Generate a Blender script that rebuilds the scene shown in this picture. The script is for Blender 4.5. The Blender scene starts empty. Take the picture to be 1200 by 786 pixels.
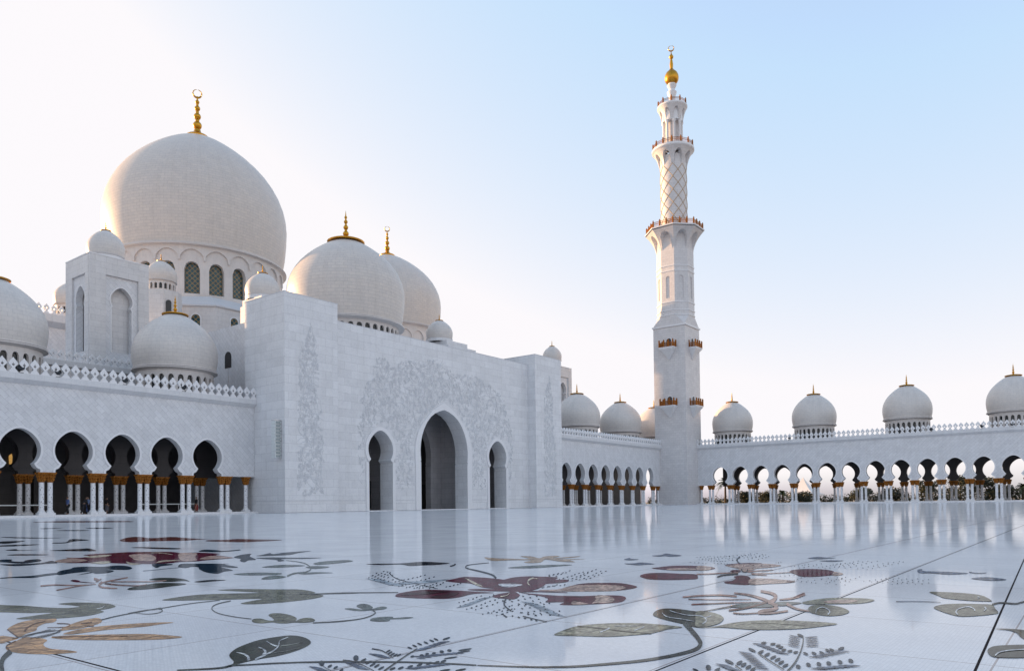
import bpy, bmesh, math, random
from mathutils import Vector, Matrix
from mathutils.geometry import tessellate_polygon
random.seed(7)
PI = math.pi
S = bpy.context.scene
COL = S.collection

# ------------------------------------------------------------------ materials
MATS = {}
def new_mat(name):
    m = bpy.data.materials.new(name); m.use_nodes = True
    nt = m.node_tree; b = nt.nodes['Principled BSDF']
    MATS[name] = m
    return m, nt, b
def node(nt, kind, **kw):
    n = nt.nodes.new(kind)
    for k, v in kw.items():
        if k in n.inputs: n.inputs[k].default_value = v
        else: setattr(n, k, v)
    return n
def rgb(c): return (c[0], c[1], c[2], 1)
def ramp(nt, fac, stops):
    r = nt.nodes.new('ShaderNodeValToRGB')
    while len(r.color_ramp.elements) < len(stops): r.color_ramp.elements.new(0.5)
    for e, (p, c) in zip(r.color_ramp.elements, stops):
        e.position = p; e.color = rgb(c)
    nt.links.new(fac, r.inputs[0]); return r
def mixc(nt, kind, fac, a, b):
    m = nt.nodes.new('ShaderNodeMix'); m.data_type = 'RGBA'; m.blend_type = kind
    for s, v in ((0, fac), (6, a), (7, b)):
        if isinstance(v, bpy.types.NodeSocket): nt.links.new(v, m.inputs[s])
        else: m.inputs[s].default_value = v if s == 0 else rgb(v)
    return m.outputs[2]

def stone(name, base, var=.06, bw=1.6, bh=.8, mortar=.02, rot=0., joint=.72, rough=.42, stain=.08, offset=.5, tint=(1, 1, 1)):
    """marble cladding: slabs of slightly different grey, fine joints, soft veins (all from the UVs, in metres)"""
    m, nt, b = new_mat(name)
    uv = node(nt, 'ShaderNodeUVMap')
    mp = node(nt, 'ShaderNodeMapping'); mp.inputs['Rotation'].default_value = (0, 0, rot)
    nt.links.new(uv.outputs[0], mp.inputs[0])
    br = node(nt, 'ShaderNodeTexBrick', offset=offset, offset_frequency=2, squash=1.0)
    br.inputs['Scale'].default_value = 1; br.inputs['Brick Width'].default_value = bw; br.inputs['Row Height'].default_value = bh
    br.inputs['Mortar Size'].default_value = mortar; br.inputs['Mortar Smooth'].default_value = .2
    br.inputs['Color1'].default_value = rgb([c*(1-var) for c in base]); br.inputs['Color2'].default_value = rgb([min(.86, c*(1+var*.7)*t) for c, t in zip(base, tint)])
    br.inputs['Mortar'].default_value = rgb([c*joint for c in base])
    nt.links.new(mp.outputs[0], br.inputs[0])
    n1 = node(nt, 'ShaderNodeTexNoise'); n1.inputs['Scale'].default_value = .55; n1.inputs['Detail'].default_value = 6; n1.inputs['Roughness'].default_value = .65
    n2 = node(nt, 'ShaderNodeTexNoise'); n2.inputs['Scale'].default_value = 3.1; n2.inputs['Detail'].default_value = 5; n2.inputs['Distortion'].default_value = 1.5
    nt.links.new(uv.outputs[0], n1.inputs[0]); nt.links.new(uv.outputs[0], n2.inputs[0])
    r1 = ramp(nt, n1.outputs[0], [(.3, (1-stain,)*3), (.6, (1, 1, 1))])
    r2 = ramp(nt, n2.outputs[0], [(.35, (.93, .93, .945)), (.55, (1, 1, 1))])
    n3 = node(nt, 'ShaderNodeTexNoise'); n3.inputs['Scale'].default_value = 1.; n3.inputs['Detail'].default_value = 4
    m3 = node(nt, 'ShaderNodeMapping'); m3.inputs['Scale'].default_value = (1.3, .09, 1)
    nt.links.new(uv.outputs[0], m3.inputs[0]); nt.links.new(m3.outputs[0], n3.inputs[0])
    r3 = ramp(nt, n3.outputs[0], [(.32, (.962, .96, .955)), (.5, (1, 1, 1))])
    c = mixc(nt, 'MULTIPLY', 1., br.outputs[0], r1.outputs[0]); c = mixc(nt, 'MULTIPLY', 1., c, r2.outputs[0]); c = mixc(nt, 'MULTIPLY', 1., c, r3.outputs[0])
    nt.links.new(c, b.inputs['Base Color'])
    b.inputs['Roughness'].default_value = rough
    bp = node(nt, 'ShaderNodeBump', invert=True); bp.inputs['Strength'].default_value = .35; bp.inputs['Distance'].default_value = .012
    nt.links.new(br.outputs[1], bp.inputs['Height']); nt.links.new(bp.outputs[0], b.inputs['Normal'])
    return m
def plain(name, base, rough=.5, metal=0., noise=.08, scale=4., emit=None):
    m, nt, b = new_mat(name)
    tc = node(nt, 'ShaderNodeTexCoord')
    n = node(nt, 'ShaderNodeTexNoise'); n.inputs['Scale'].default_value = scale; n.inputs['Detail'].default_value = 5
    nt.links.new(tc.outputs['Object'], n.inputs[0])
    r = ramp(nt, n.outputs[0], [(.3, [c*(1-noise) for c in base]), (.7, [min(1, c*(1+noise)) for c in base])])
    nt.links.new(r.outputs[0], b.inputs['Base Color'])
    b.inputs['Roughness'].default_value = rough; b.inputs['Metallic'].default_value = metal
    if emit:
        b.inputs['Emission Color'].default_value = rgb(emit[0]); b.inputs['Emission Strength'].default_value = emit[1]
    return m

stone('block_marble', (.77, .77, .775), .055, 2.1, .98, .022, joint=.80)
stone('diamond_marble', (.74, .74, .75), .06, .92, .46, .016, rot=PI/4, joint=.76)
stone('trim_marble', (.72, .72, .725), .03, 1.2, 5., .012, joint=.82, stain=.06)
stone('tower_marble', (.715, .70, .69), .05, 1.3, .72, .02, joint=.8)
stone('minaret_marble', (.715, .69, .68), .055, .95, .55, .022, joint=.82)
stone('dome_marble', (.70, .66, .62), .035, .9, .42, .018, joint=.84, stain=.06, tint=(1, .99, .98))
stone('great_dome_marble', (.69, .635, .585), .04, 1.25, .52, .028, joint=.80, stain=.07, tint=(1, .99, .97))
stone('warm_trim', (.69, .65, .62), .03, 1.4, 3., .012, joint=.85)
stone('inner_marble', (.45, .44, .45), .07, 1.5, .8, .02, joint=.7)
stone('shaded_stone', (.050, .045, .047), .07, 1.5, .8, .02, joint=.7)  # marble with the interior shade of arcades and porch put into its colour
plain('carving', (.63, .635, .65), .6, noise=.06)
plain('moulding', (.79, .785, .79), .38, noise=.03)
plain('gold', (.62, .31, .035), .34, 1., .12, 2.)
plain('capital_gold', (.34, .125, .014), .42, .45, .75, 14.)
plain('rail_gold', (.33, .115, .018), .42, .7, .3, 5.)
plain('tan_rib', (.50, .36, .22), .5, noise=.08)
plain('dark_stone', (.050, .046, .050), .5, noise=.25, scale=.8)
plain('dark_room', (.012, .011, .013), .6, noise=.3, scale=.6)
plain('speaker_white', (.72, .75, .74), .4, noise=.04)
plain('speaker_grille', (.30, .34, .34), .55, noise=.2, scale=12)
plain('black_metal', (.012, .012, .014), .45, noise=.2)
plain('steel_rail', (.55, .56, .58), .3, .8, .1)
plain('tent_fabric', (.80, .79, .78), .7, noise=.04)
plain('skin', (.32, .19, .13), .5, noise=.06); plain('hair', (.012, .010, .010), .5)
plain('cloth_black', (.014, .014, .018), .8, noise=.2); plain('cloth_blue', (.09, .14, .32), .8, noise=.15)
plain('cloth_pale_blue', (.20, .28, .46), .8, noise=.12); plain('cloth_red', (.26, .03, .03), .8, noise=.15); plain('cloth_grey', (.10, .10, .12), .8, noise=.15)
plain('bark', (.10, .075, .05), .9, noise=.35, scale=6)
plain('lit_window', (.55, .35, .12), .4, emit=((1., .55, .15), .10), noise=.3, scale=3)
plain('terrain', (.30, .235, .16), .95, noise=.25, scale=.05)
def leaf_mat(name, c):
    m, nt, b = new_mat(name)
    oi = node(nt, 'ShaderNodeTexCoord'); n = node(nt, 'ShaderNodeTexNoise'); n.inputs['Scale'].default_value = 1.1
    nt.links.new(oi.outputs['Object'], n.inputs[0])
    r = ramp(nt, n.outputs[0], [(.3, [x*.55 for x in c]), (.7, [x*1.5 for x in c])])
    nt.links.new(r.outputs[0], b.inputs['Base Color']); b.inputs['Roughness'].default_value = .6
leaf_mat('palm_leaf', (.045, .065, .025)); leaf_mat('bush_leaf', (.040, .044, .018)); leaf_mat('dark_leaf', (.026, .034, .016))

# white shaft with a dark creeping inlay
m, nt, b = new_mat('inlaid_shaft')
uv = node(nt, 'ShaderNodeUVMap'); mp = node(nt, 'ShaderNodeMapping'); mp.inputs['Scale'].default_value = (5.2, 3.1, 1)
nt.links.new(uv.outputs[0], mp.inputs[0])
vo = node(nt, 'ShaderNodeTexVoronoi'); vo.inputs['Scale'].default_value = 1.6; vo.inputs['Randomness'].default_value = .8
nt.links.new(mp.outputs[0], vo.inputs[0])
r = ramp(nt, vo.outputs[0], [(.25, (.05, .045, .06)), (.33, (.76, .76, .775))])
nt.links.new(r.outputs[0], b.inputs['Base Color']); b.inputs['Roughness'].default_value = .25

# leaded drum glass: dark teal with a gilt lattice
m, nt, b = new_mat('lattice_glass')
uv = node(nt, 'ShaderNodeUVMap'); mp = node(nt, 'ShaderNodeMapping'); mp.inputs['Rotation'].default_value = (0, 0, PI/4)
nt.links.new(uv.outputs[0], mp.inputs[0])
br = node(nt, 'ShaderNodeTexBrick', offset=0.)
for k, v in (('Scale', 1), ('Brick Width', .62), ('Row Height', .62), ('Mortar Size', .055), ('Mortar Smooth', .1)): br.inputs[k].default_value = v
br.inputs['Color1'].default_value = (.010, .05, .065, 1); br.inputs['Color2'].default_value = (.02, .085, .10, 1); br.inputs['Mortar'].default_value = (.30, .19, .07, 1)
nt.links.new(mp.outputs[0], br.inputs[0]); nt.links.new(br.outputs[0], b.inputs['Base Color']); b.inputs['Roughness'].default_value = .18
plain('drum_glass', (.016, .022, .026), .15, noise=.2)

# courtyard: white marble mosaic, polished
def floor_surface(nt, b, rough):
    tc = node(nt, 'ShaderNodeTexCoord')
    big = node(nt, 'ShaderNodeTexNoise'); big.inputs['Scale'].default_value = .75; big.inputs['Detail'].default_value = 2.5
    nt.links.new(tc.outputs['Object'], big.inputs[0])
    bp = node(nt, 'ShaderNodeBump'); bp.inputs['Strength'].default_value = 1.; bp.inputs['Distance'].default_value = .0016
    nt.links.new(big.outputs[0], bp.inputs['Height'])
    nt.links.new(bp.outputs[0], b.inputs['Normal'])
    rn = node(nt, 'ShaderNodeTexNoise'); rn.inputs['Scale'].default_value = 1.7; rn.inputs['Detail'].default_value = 4
    nt.links.new(tc.outputs['Object'], rn.inputs[0])
    mr = node(nt, 'ShaderNodeMapRange'); mr.inputs['From Min'].default_value = .3; mr.inputs['From Max'].default_value = .7
    mr.inputs['To Min'].default_value = rough*.75; mr.inputs['To Max'].default_value = rough*1.35
    nt.links.new(rn.outputs[0], mr.inputs[0]); nt.links.new(mr.outputs[0], b.inputs['Roughness'])
    return tc
FLOOR_ROUGH, POLISH = .06, .62
m, nt, b = new_mat('mosaic_floor')
tc = floor_surface(nt, b, FLOOR_ROUGH)
te = node(nt, 'ShaderNodeTexBrick', offset=.5)
for k, v in (('Scale', 1), ('Brick Width', .017), ('Row Height', .017), ('Mortar Size', .0014), ('Mortar Smooth', .3)): te.inputs[k].default_value = v
te.inputs['Color1'].default_value = (.76, .755, .755, 1); te.inputs['Color2'].default_value = (.855, .85, .85, 1); te.inputs['Mortar'].default_value = (.68, .68, .69, 1)
nt.links.new(tc.outputs['Object'], te.inputs[0])
gj = node(nt, 'ShaderNodeTexBrick', offset=0.)
for k, v in (('Scale', 1), ('Brick Width', 1.1), ('Row Height', 1.13), ('Mortar Size', .0045), ('Mortar Smooth', .1)): gj.inputs[k].default_value = v
gj.inputs['Color1'].default_value = (.93, .93, .94, 1); gj.inputs['Color2'].default_value = (1, 1, 1, 1); gj.inputs['Mortar'].default_value = (.50, .44, .42, 1)
mp = node(nt, 'ShaderNodeMapping'); mp.inputs['Location'].default_value = (-.45, -.36, 0)
nt.links.new(tc.outputs['Object'], mp.inputs[0]); nt.links.new(mp.outputs[0], gj.inputs[0])
st = node(nt, 'ShaderNodeTexNoise'); st.inputs['Scale'].default_value = .9; st.inputs['Detail'].default_value = 7
nt.links.new(tc.outputs['Object'], st.inputs[0])
sr = ramp(nt, st.outputs[0], [(.32, (.90, .90, .915)), (.6, (1, 1, 1))])
c = mixc(nt, 'MULTIPLY', 1., te.outputs[0], gj.outputs[0]); c = mixc(nt, 'MULTIPLY', 1., c, sr.outputs[0])
nt.links.new(c, b.inputs['Base Color'])
def half_polish(m, nt, b, color, k):
    """worn polish: part of the stone scatters instead of mirroring"""
    df = node(nt, 'ShaderNodeBsdfDiffuse'); nt.links.new(color, df.inputs['Color'])
    mx = node(nt, 'ShaderNodeMixShader'); mx.inputs[0].default_value = k
    nt.links.new(df.outputs[0], mx.inputs[1]); nt.links.new(b.outputs[0], mx.inputs[2])
    nt.links.new(mx.outputs[0], nt.nodes['Material Output'].inputs['Surface'])
half_polish(m, nt, b, c, POLISH)
def inlay_mat(name, c, var=.45):
    m, nt, b = new_mat('inlay_'+name)
    tc = floor_surface(nt, b, FLOOR_ROUGH)
    te = node(nt, 'ShaderNodeTexBrick', offset=.5)
    for k, v in (('Scale', 1), ('Brick Width', .03), ('Row Height', .017), ('Mortar Size', .0012), ('Mortar Smooth', .3)): te.inputs[k].default_value = v
    te.inputs['Color1'].default_value = rgb([x*(1-var) for x in c]); te.inputs['Color2'].default_value = rgb([x*(1+var) for x in c]); te.inputs['Mortar'].default_value = rgb([x*.8+.04 for x in c])
    n = node(nt, 'ShaderNodeTexNoise'); n.inputs['Scale'].default_value = 9; n.inputs['Detail'].default_value = 4
    nt.links.new(tc.outputs['Object'], n.inputs[0]); nt.links.new(tc.outputs['Object'], te.inputs[0])
    r = ramp(nt, n.outputs[0], [(.32, (.5, .5, .52)), (.5, (.95, .95, .95)), (.7, (1.25, 1.22, 1.15))])
    vo = node(nt, 'ShaderNodeTexVoronoi'); vo.inputs['Scale'].default_value = 16.; vm = node(nt, 'ShaderNodeMapping'); vm.inputs['Scale'].default_value = (1, 2.2, 1); vm.inputs['Rotation'].default_value = (0, 0, .6)
    nt.links.new(tc.outputs['Object'], vm.inputs[0]); nt.links.new(vm.outputs[0], vo.inputs[0])
    sc_ = node(nt, 'ShaderNodeSeparateColor'); nt.links.new(vo.outputs['Color'], sc_.inputs[0])
    rv = ramp(nt, sc_.outputs[0], [(.0, (.62, .62, .64)), (1., (1.3, 1.27, 1.22))])
    cc = mixc(nt, 'MULTIPLY', 1., te.outputs[0], r.outputs[0]); cc = mixc(nt, 'MULTIPLY', 1., cc, rv.outputs[0]); nt.links.new(cc, b.inputs['Base Color']); half_polish(m, nt, b, cc, POLISH*.72)
for n_, c_ in dict(tan=(.50, .29, .15), brown=(.17, .07, .03), olive=(.14, .14, .10), olive2=(.27, .26, .19), darkolive=(.035, .042, .032), pale=(.62, .64, .66), grey=(.22, .23, .22),
                   stem=(.05, .06, .058), greygreen=(.13, .16, .155), teal=(.008, .028, .05), mist=(.36, .42, .48), slate=(.11, .14, .20), red=(.105, .010, .030), red2=(.045, .012, .018),
                   pink=(.50, .35, .29), pink2=(.40, .24, .20), cream=(.60, .53, .40), rust=(.13, .035, .028), ink=(.016, .020, .028), tan2=(.44, .33, .24), white=(.68, .69, .70)).items(): inlay_mat(n_, c_)
plain('joint_black', (.02, .014, .014), .9, noise=.3)
plain('joint_brown', (.12, .085, .075), .9, noise=.3)
for k_ in ('joint_black', 'joint_brown'): MATS[k_].node_tree.nodes['Principled BSDF'].inputs['Specular IOR Level'].default_value = .1

# ------------------------------------------------------------------ mesh building
WL = {}                       # world location of every object made here
class MB:
    def __init__(s): s.v, s.f, s.uv, s.mi = [], [], [], []
    def face(s, pts, uv=None, mi=0):
        i = len(s.v); s.v += [tuple(p) for p in pts]; s.f.append(tuple(range(i, i+len(pts)))); s.uv.append(uv); s.mi.append(mi)
    def box(s, x0, x1, y0, y1, z0, z1, mi=0):
        a = [(x0, y0, z0), (x1, y0, z0), (x1, y1, z0), (x0, y1, z0), (x0, y0, z1), (x1, y0, z1), (x1, y1, z1), (x0, y1, z1)]
        for q in ((3, 2, 1, 0), (4, 5, 6, 7), (0, 1, 5, 4), (1, 2, 6, 5), (2, 3, 7, 6), (3, 0, 4, 7)): s.face([a[k] for k in q], None, mi)
    def lathe(s, prof, n=48, c=(0, 0, 0), a0=0., a1=2*PI, mi=0, uscale=None, lobes=None):
        L = [0.]
        for (r0, z0), (r1, z1) in zip(prof, prof[1:]): L.append(L[-1]+math.hypot(r1-r0, z1-z0))
        R = uscale or max(r for r, z in prof)
        for i in range(n):
            t0, t1 = a0+(a1-a0)*i/n, a0+(a1-a0)*(i+1)/n
            k0 = k1 = 1.
            if lobes: k0, k1 = 1+lobes*math.cos(i*PI), 1+lobes*math.cos((i+1)*PI)
            for j in range(len(prof)-1):
                (r0, z0), (r1, z1) = prof[j], prof[j+1]
                P = [(c[0]+r*math.cos(t), c[1]+r*math.sin(t), c[2]+z) for r, z, t in ((r0*k0, z0, t0), (r0*k1, z0, t1), (r1*k1, z1, t1), (r1*k0, z1, t0))]
                U = [(t0*R, L[j]), (t1*R, L[j]), (t1*R, L[j+1]), (t0*R, L[j+1])]
                if r1 < 1e-4: P, U = P[:3], U[:3]
                elif r0 < 1e-4: P, U = [P[0], P[2], P[3]], [U[0], U[2], U[3]]
                s.face(P, U, mi)
    def plate(s, loops, fn, t0, t1, mi=0):
        """a flat plate cut to the outline loops[0] with holes loops[1:], from depth t0 to t1; fn(u, w, t) -> world"""
        tri = tessellate_polygon([[Vector((u, w, 0)) for u, w in l] for l in loops])
        fl = [p for l in loops for p in l]
        for t in (t0, t1):
            for a in tri: s.face([fn(*fl[k], t) for k in a], [fl[k] for k in a], mi)
        for l in loops:
            for a, b_ in zip(l, l[1:]+l[:1]): s.face([fn(*a, t0), fn(*b_, t0), fn(*b_, t1), fn(*a, t1)], None, mi)
    def sheet(s, loop, fn, t=0., mi=0):
        for a in tessellate_polygon([[Vector((u, w, 0)) for u, w in loop]]): s.face([fn(*loop[k], t) for k in a], [loop[k] for k in a], mi)
    def tube(s, pts, r, n=6, r1=None, mi=0):
        pts = [Vector(p) for p in pts]; r1 = r if r1 is None else r1; rings = []
        for i, p in enumerate(pts):
            d = (pts[min(i+1, len(pts)-1)]-pts[max(i-1, 0)]).normalized()
            a = d.cross(Vector((0, 0, 1)) if abs(d.z) < .95 else Vector((1, 0, 0))).normalized(); b_ = d.cross(a)
            rr = r+(r1-r)*i/(len(pts)-1)
            rings.append([p+a*rr*math.cos(2*PI*k/n)+b_*rr*math.sin(2*PI*k/n) for k in range(n)])
        for A, B in zip(rings, rings[1:]):
            for k in range(n): s.face([A[k], A[(k+1) % n], B[(k+1) % n], B[k]], None, mi)
        s.face(rings[0][::-1], None, mi); s.face(rings[-1], None, mi)
    def mesh(s, name, mats, off=Vector((0, 0, 0)), smooth=30., weld=True):
        me = bpy.data.meshes.new(name)
        me.from_pydata([tuple(Vector(p)-off) for p in s.v], [], s.f)
        for m in (mats if isinstance(mats, (list, tuple)) else [mats]): me.materials.append(MATS[m])
        for p, k in zip(me.polygons, s.mi): p.material_index = k
        ul = me.uv_layers.new(name='UVMap').data
        for p, u in zip(me.polygons, s.uv):
            if u is None:
                n = p.normal
                if abs(n.z) > .85: u = [(me.vertices[v].co.x+off.x, me.vertices[v].co.y+off.y) for v in p.vertices]
                else:
                    h = math.hypot(n.x, n.y) or 1.; tx, ty = -n.y/h, n.x/h
                    u = [((me.vertices[v].co.x+off.x)*tx+(me.vertices[v].co.y+off.y)*ty, me.vertices[v].co.z+off.z) for v in p.vertices]
            for li, q in zip(p.loop_indices, u): ul[li].uv = q
        if weld:
            bm = bmesh.new(); bm.from_mesh(me); bmesh.ops.remove_doubles(bm, verts=bm.verts, dist=.0008)
            bmesh.ops.recalc_face_normals(bm, faces=bm.faces); bm.to_mesh(me); bm.free()
        if smooth:
            me.polygons.foreach_set('use_smooth', [True]*len(me.polygons)); me.set_sharp_from_angle(angle=math.radians(smooth))
        me.update(); return me
    def build(s, name, mats, parent=None, smooth=30., label=None, weld=True):
        off = WL[parent.name] if parent else Vector((0, 0, 0))
        o = bpy.data.objects.new(name, s.mesh(name, mats, off, smooth, weld)); COL.objects.link(o)
        if parent: o.parent = parent
        WL[o.name] = off.copy()
        if label: o['label'] = label
        return o
def empty(name, loc, label, cat, group=None):
    o = bpy.data.objects.new(name, None); COL.objects.link(o); o.location = loc; WL[o.name] = Vector(loc)
    o['label'] = label; o['category'] = cat
    if group: o['group'] = group
    return o
def put(me, name, parent, loc, rot=0., scale=None):
    """one object of a shared mesh at a world place under parent"""
    o = bpy.data.objects.new(name, me); COL.objects.link(o); o.parent = parent
    base = WL[parent.name] if parent else Vector((0, 0, 0))
    o.location = Vector(loc)-base; o.rotation_euler = (0, 0, rot); WL[o.name] = Vector(loc)
    if scale: o.scale = scale
    return o
def tag(o, label, cat, group=None):
    o['label'] = label; o['category'] = cat
    if group: o['group'] = group
    return o
def structure(o): o['kind'] = 'structure'; return o

FX = lambda Y: (lambda u, w, t: (u, Y+t, w))       # a wall facing -Y, running along X
FY = lambda X: (lambda u, w, t: (X+t, u, w))       # a wall facing -X, running along Y

def arc_pts(c, z, R, a0, a1, n, point=0.):
    out = []
    for i in range(n+1):
        a = math.radians(a0+(a1-a0)*i/n)
        out.append((c+R*math.cos(a), z+R*math.sin(a)+point*max(0, math.sin(a))**6))
    return out
def horseshoe(c, zb=4.2):
    """right to left: the opening line of one arcade arch above the capitals"""
    R, zc, zn = 1.72, 6.28, 4.98
    a = math.degrees(math.asin((zn-zc)/R))
    p = [(c+1.66, zb), (c+1.66, zb+.22), (c+1.60, zb+.30), (c+1.48, zb+.34), (c+1.36, zb+.42), (c+1.27, zb+.54)]
    p += arc_pts(c, zc, R, a, 180-a, 30, .2)
    p += [(c-1.27, zb+.54), (c-1.36, zb+.42), (c-1.48, zb+.34), (c-1.60, zb+.30), (c-1.66, zb+.22), (c-1.66, zb)]
    return p
def keyhole(c, z0, half, zn, R, zc, point=.3, pinch=.2, n=30):
    dx = half-pinch; a = -math.degrees(math.acos(min(1, dx/R)))
    return [(c+half, z0), (c+half, zn-.15), (c+half+.06, zn-.1), (c+half+.02, zn+.05)]+arc_pts(c, zc, R, a, 180-a, n, point)+[(c-half-.02, zn+.05), (c-half-.06, zn-.1), (c-half, zn-.15), (c-half, z0)]
def offset_path(p, d):
    """push an open path outwards (to the left of its direction reversed) by d"""
    out = []
    for i, q in enumerate(p):
        a = p[max(i-1, 0)]; b_ = p[min(i+1, len(p)-1)]; dx, dy = b_[0]-a[0], b_[1]-a[1]; l = math.hypot(dx, dy) or 1
        out.append((q[0]+dy/l*d, q[1]-dx/l*d))
    return out

# ------------------------------------------------------------------ pieces every building shares
def ring_wall(mb, c, ro, ri, z0, z1, n, half, sill, spring, phase=0., k0=0, k1=None, rise=None, mi=0):
    """a drum wall with n arched openings"""
    w = 2*PI/n; a = half*w
    for k in range(n):
        tc = phase+k*w
        ts = [-w/2]+[-a+2*a*i/8 for i in range(9)]+[w/2]
        top = lambda t: spring+(rise or a*ro)*math.sqrt(max(0, 1-(t/a)**2))
        P = lambda r, t, z: (c[0]+r*math.cos(tc+t), c[1]+r*math.sin(tc+t), z)
        for i in range(len(ts)-1):
            ta, tb = ts[i], ts[i+1]; solid = i in (0, len(ts)-2)
            for r in (ro, ri):
                U = lambda t, z: ((tc+t)*r, z)
                if solid: mb.face([P(r, ta, z0), P(r, tb, z0), P(r, tb, z1), P(r, ta, z1)], [U(ta, z0), U(tb, z0), U(tb, z1), U(ta, z1)], mi)
                else:
                    mb.face([P(r, ta, top(ta)), P(r, tb, top(tb)), P(r, tb, z1), P(r, ta, z1)], [U(ta, top(ta)), U(tb, top(tb)), U(tb, z1), U(ta, z1)], mi)
                    if sill > z0: mb.face([P(r, ta, z0), P(r, tb, z0), P(r, tb, sill), P(r, ta, sill)], [U(ta, z0), U(tb, z0), U(tb, sill), U(ta, sill)], mi)
            if not solid:
                mb.face([P(ro, ta, top(ta)), P(ri, ta, top(ta)), P(ri, tb, top(tb)), P(ro, tb, top(tb))], None, mi)
                mb.face([P(ro, ta, sill), P(ro, tb, sill), P(ri, tb, sill), P(ri, ta, sill)], None, mi)
        for t in (-a, a): mb.face([P(ro, t, sill), P(ri, t, sill), P(ri, t, spring), P(ro, t, spring)], None, mi)
DOME_PROF = [(0.945, 0), (0.975, 0.11), (0.993, 0.23), (1, 0.36), (0.991, 0.479), (0.965, 0.597), (0.922, 0.711), (0.864, 0.82), (0.791, 0.923), (0.705, 1.019), (0.609, 1.109), (0.505, 1.192), (0.411, 1.258), (0.315, 1.317), (0.235, 1.359), (0.158, 1.392), (0.098, 1.412), (0.044, 1.424), (0.014, 1.428), (0, 1.428)]
def finial_mesh(mb, c, z, h, disc, crescent=False):
    """gilt disc, stacked balls and a spike; c the axis, z the dome's top, h its height, disc its radius"""
    k = h
    prof = [(disc, -.035*k-.02), (disc*1.02, 0), (disc*.9, .03*k), (disc*.45, .075*k), (.075*k, .12*k), (.06*k, .17*k)]
    def ball(zc, r): return [(r*math.cos(a), zc+r*math.sin(a)) for a in (-1.1, -.75, -.35, 0, .35, .75, 1.1)]
    prof += ball(.255*k, .088*k)+[(.04*k, .34*k), (.04*k, .37*k)]+ball(.445*k, .072*k)+[(.033*k, .52*k), (.033*k, .55*k)]+ball(.615*k, .057*k)+[(.026*k, .68*k), (.026*k, .71*k)]+ball(.75*k, .042*k)+[(.018*k, .80*k), (.012*k, .87*k), (0, .97*k if not crescent else .84*k)]
    mb.lathe(prof, 20, (c[0], c[1], z))
    if crescent:
        d = Vector((c[0], c[1], 0)).normalized(); s = Vector((-d.y, d.x, 0)); R = .085*k; zc = z+.93*k
        pts = [(c[0]+s.x*R*math.cos(a), c[1]+s.y*R*math.cos(a), zc+R*math.sin(a)) for a in [PI/2+.12+(2*PI-.24)*i/22 for i in range(23)]]
        mb.tube(pts[:12], .004*k, 6, .022*k); mb.tube(pts[11:], .022*k, 6, .004*k)
def dome(parent, c, zm, R, mat, trim, below=0., drum=None, fin_h=2.3, disc=1.5, crescent=False, glass='drum_glass', label=None, scale_z=1., nseg=72, pane_span=PI*.62, pane_dir=None):
    """shell with its moulded rim (part) > drum, drum_window panes, finial. c axis (x, y), zm rim height, R radius"""
    mb = MB()
    prof = [(R*r, zm+R*(z if z <= .36 else .36+(z-.36)*scale_z)+(below*R if z > .3 else below*R*z/.3)) for r, z in DOME_PROF]
    mb.lathe(prof, nseg, (c[0], c[1], 0), uscale=R)
    sh = mb.build('dome', mat, parent, 40, label)
    rim = MB()
    h = .115*R if R < 7 else .045*R if R > 12 else .07*R
    rim.lathe([(R*.88, zm-h), (R*.925, zm-h*.95), (R*.955, zm-h*.75), (R*.995, zm-h*.62), (R*.995, zm-h*.42), (R*.955, zm-h*.36), (R*.978, zm-h*.25), (R*.978, zm-h*.02), (R*.94, zm+.01)], nseg, (c[0], c[1], 0))
    rim.build('rim_moulding', trim, sh, 40)
    if drum:
        z0, n, half, sill, spring, rise = drum
        d = MB(); ro = R*.895; ri = ro-.34
        ring_wall(d, c, ro, ri, z0, zm-h+.02, n, half, sill, spring, 0., rise=rise)
        d.lathe([(ri-.45, z0), (ri-.45, zm-h)], 40, (c[0], c[1], 0))
        d.build('drum', trim, sh, None)
        pd = pane_dir if pane_dir is not None else math.atan2(-c[1], -c[0])
        w = 2*PI/n; pm = MB(); a = half*w*1.06; r = ri+.06
        for i in range(4):
            ta, tb = -a+2*a*i/4, -a+2*a*(i+1)/4; zt = spring+(rise or a*ro)*1.02
            pm.face([(r*math.cos(t), r*math.sin(t), z) for t, z in ((ta, sill), (tb, sill), (tb, zt), (ta, zt))], [(t*r, z) for t, z in ((ta, sill), (tb, sill), (tb, zt), (ta, zt))])
        me = pm.mesh('drum_window', glass)
        for k in range(n):
            dd = (k*w-pd+PI) % (2*PI)-PI
            if abs(dd) < pane_span: put(me, 'drum_window', sh, (c[0], c[1], 0), k*w)
    top = prof[-1][1]
    f = MB(); finial_mesh(f, c, top-.04*R*(disc/(R*.3))**2 if disc else top, fin_h, disc, crescent)
    f.build('finial', 'gold', sh, 40)
    return sh
# one merlon of the roof cresting (a pierced lily shape), two sizes share the mesh
def merlon_mesh():
    o = [(-.36, 0), (-.31, .16), (-.17, .34), (-.11, .50), (-.20, .66), (-.35, .86), (-.38, .98), (-.32, 1.14), (-.22, 1.32), (-.08, 1.50), (0, 1.68)]
    loop = o+[(-x, z) for x, z in o[-2::-1]]
    hole = [(0, .60), (.10, .72), (.17, .86), (.11, .98), (.06, .92), (.05, 1.06), (0, 1.16), (-.05, 1.06), (-.06, .92), (-.11, .98), (-.17, .86), (-.10, .72)]
    hole = [(x*.72, .86+(z-.86)*.8) for x, z in hole]
    mb = MB(); mb.plate([loop, hole], lambda u, w, t: (u, t, w), -.13, .13)
    mb.box(-.47, .47, -.15, .15, -.06, .012)
    mb.v = [(x, y, z*.80) for x, y, z in mb.v]
    return mb.mesh('merlon', 'moulding', smooth=None)
MERLON = merlon_mesh()
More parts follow.
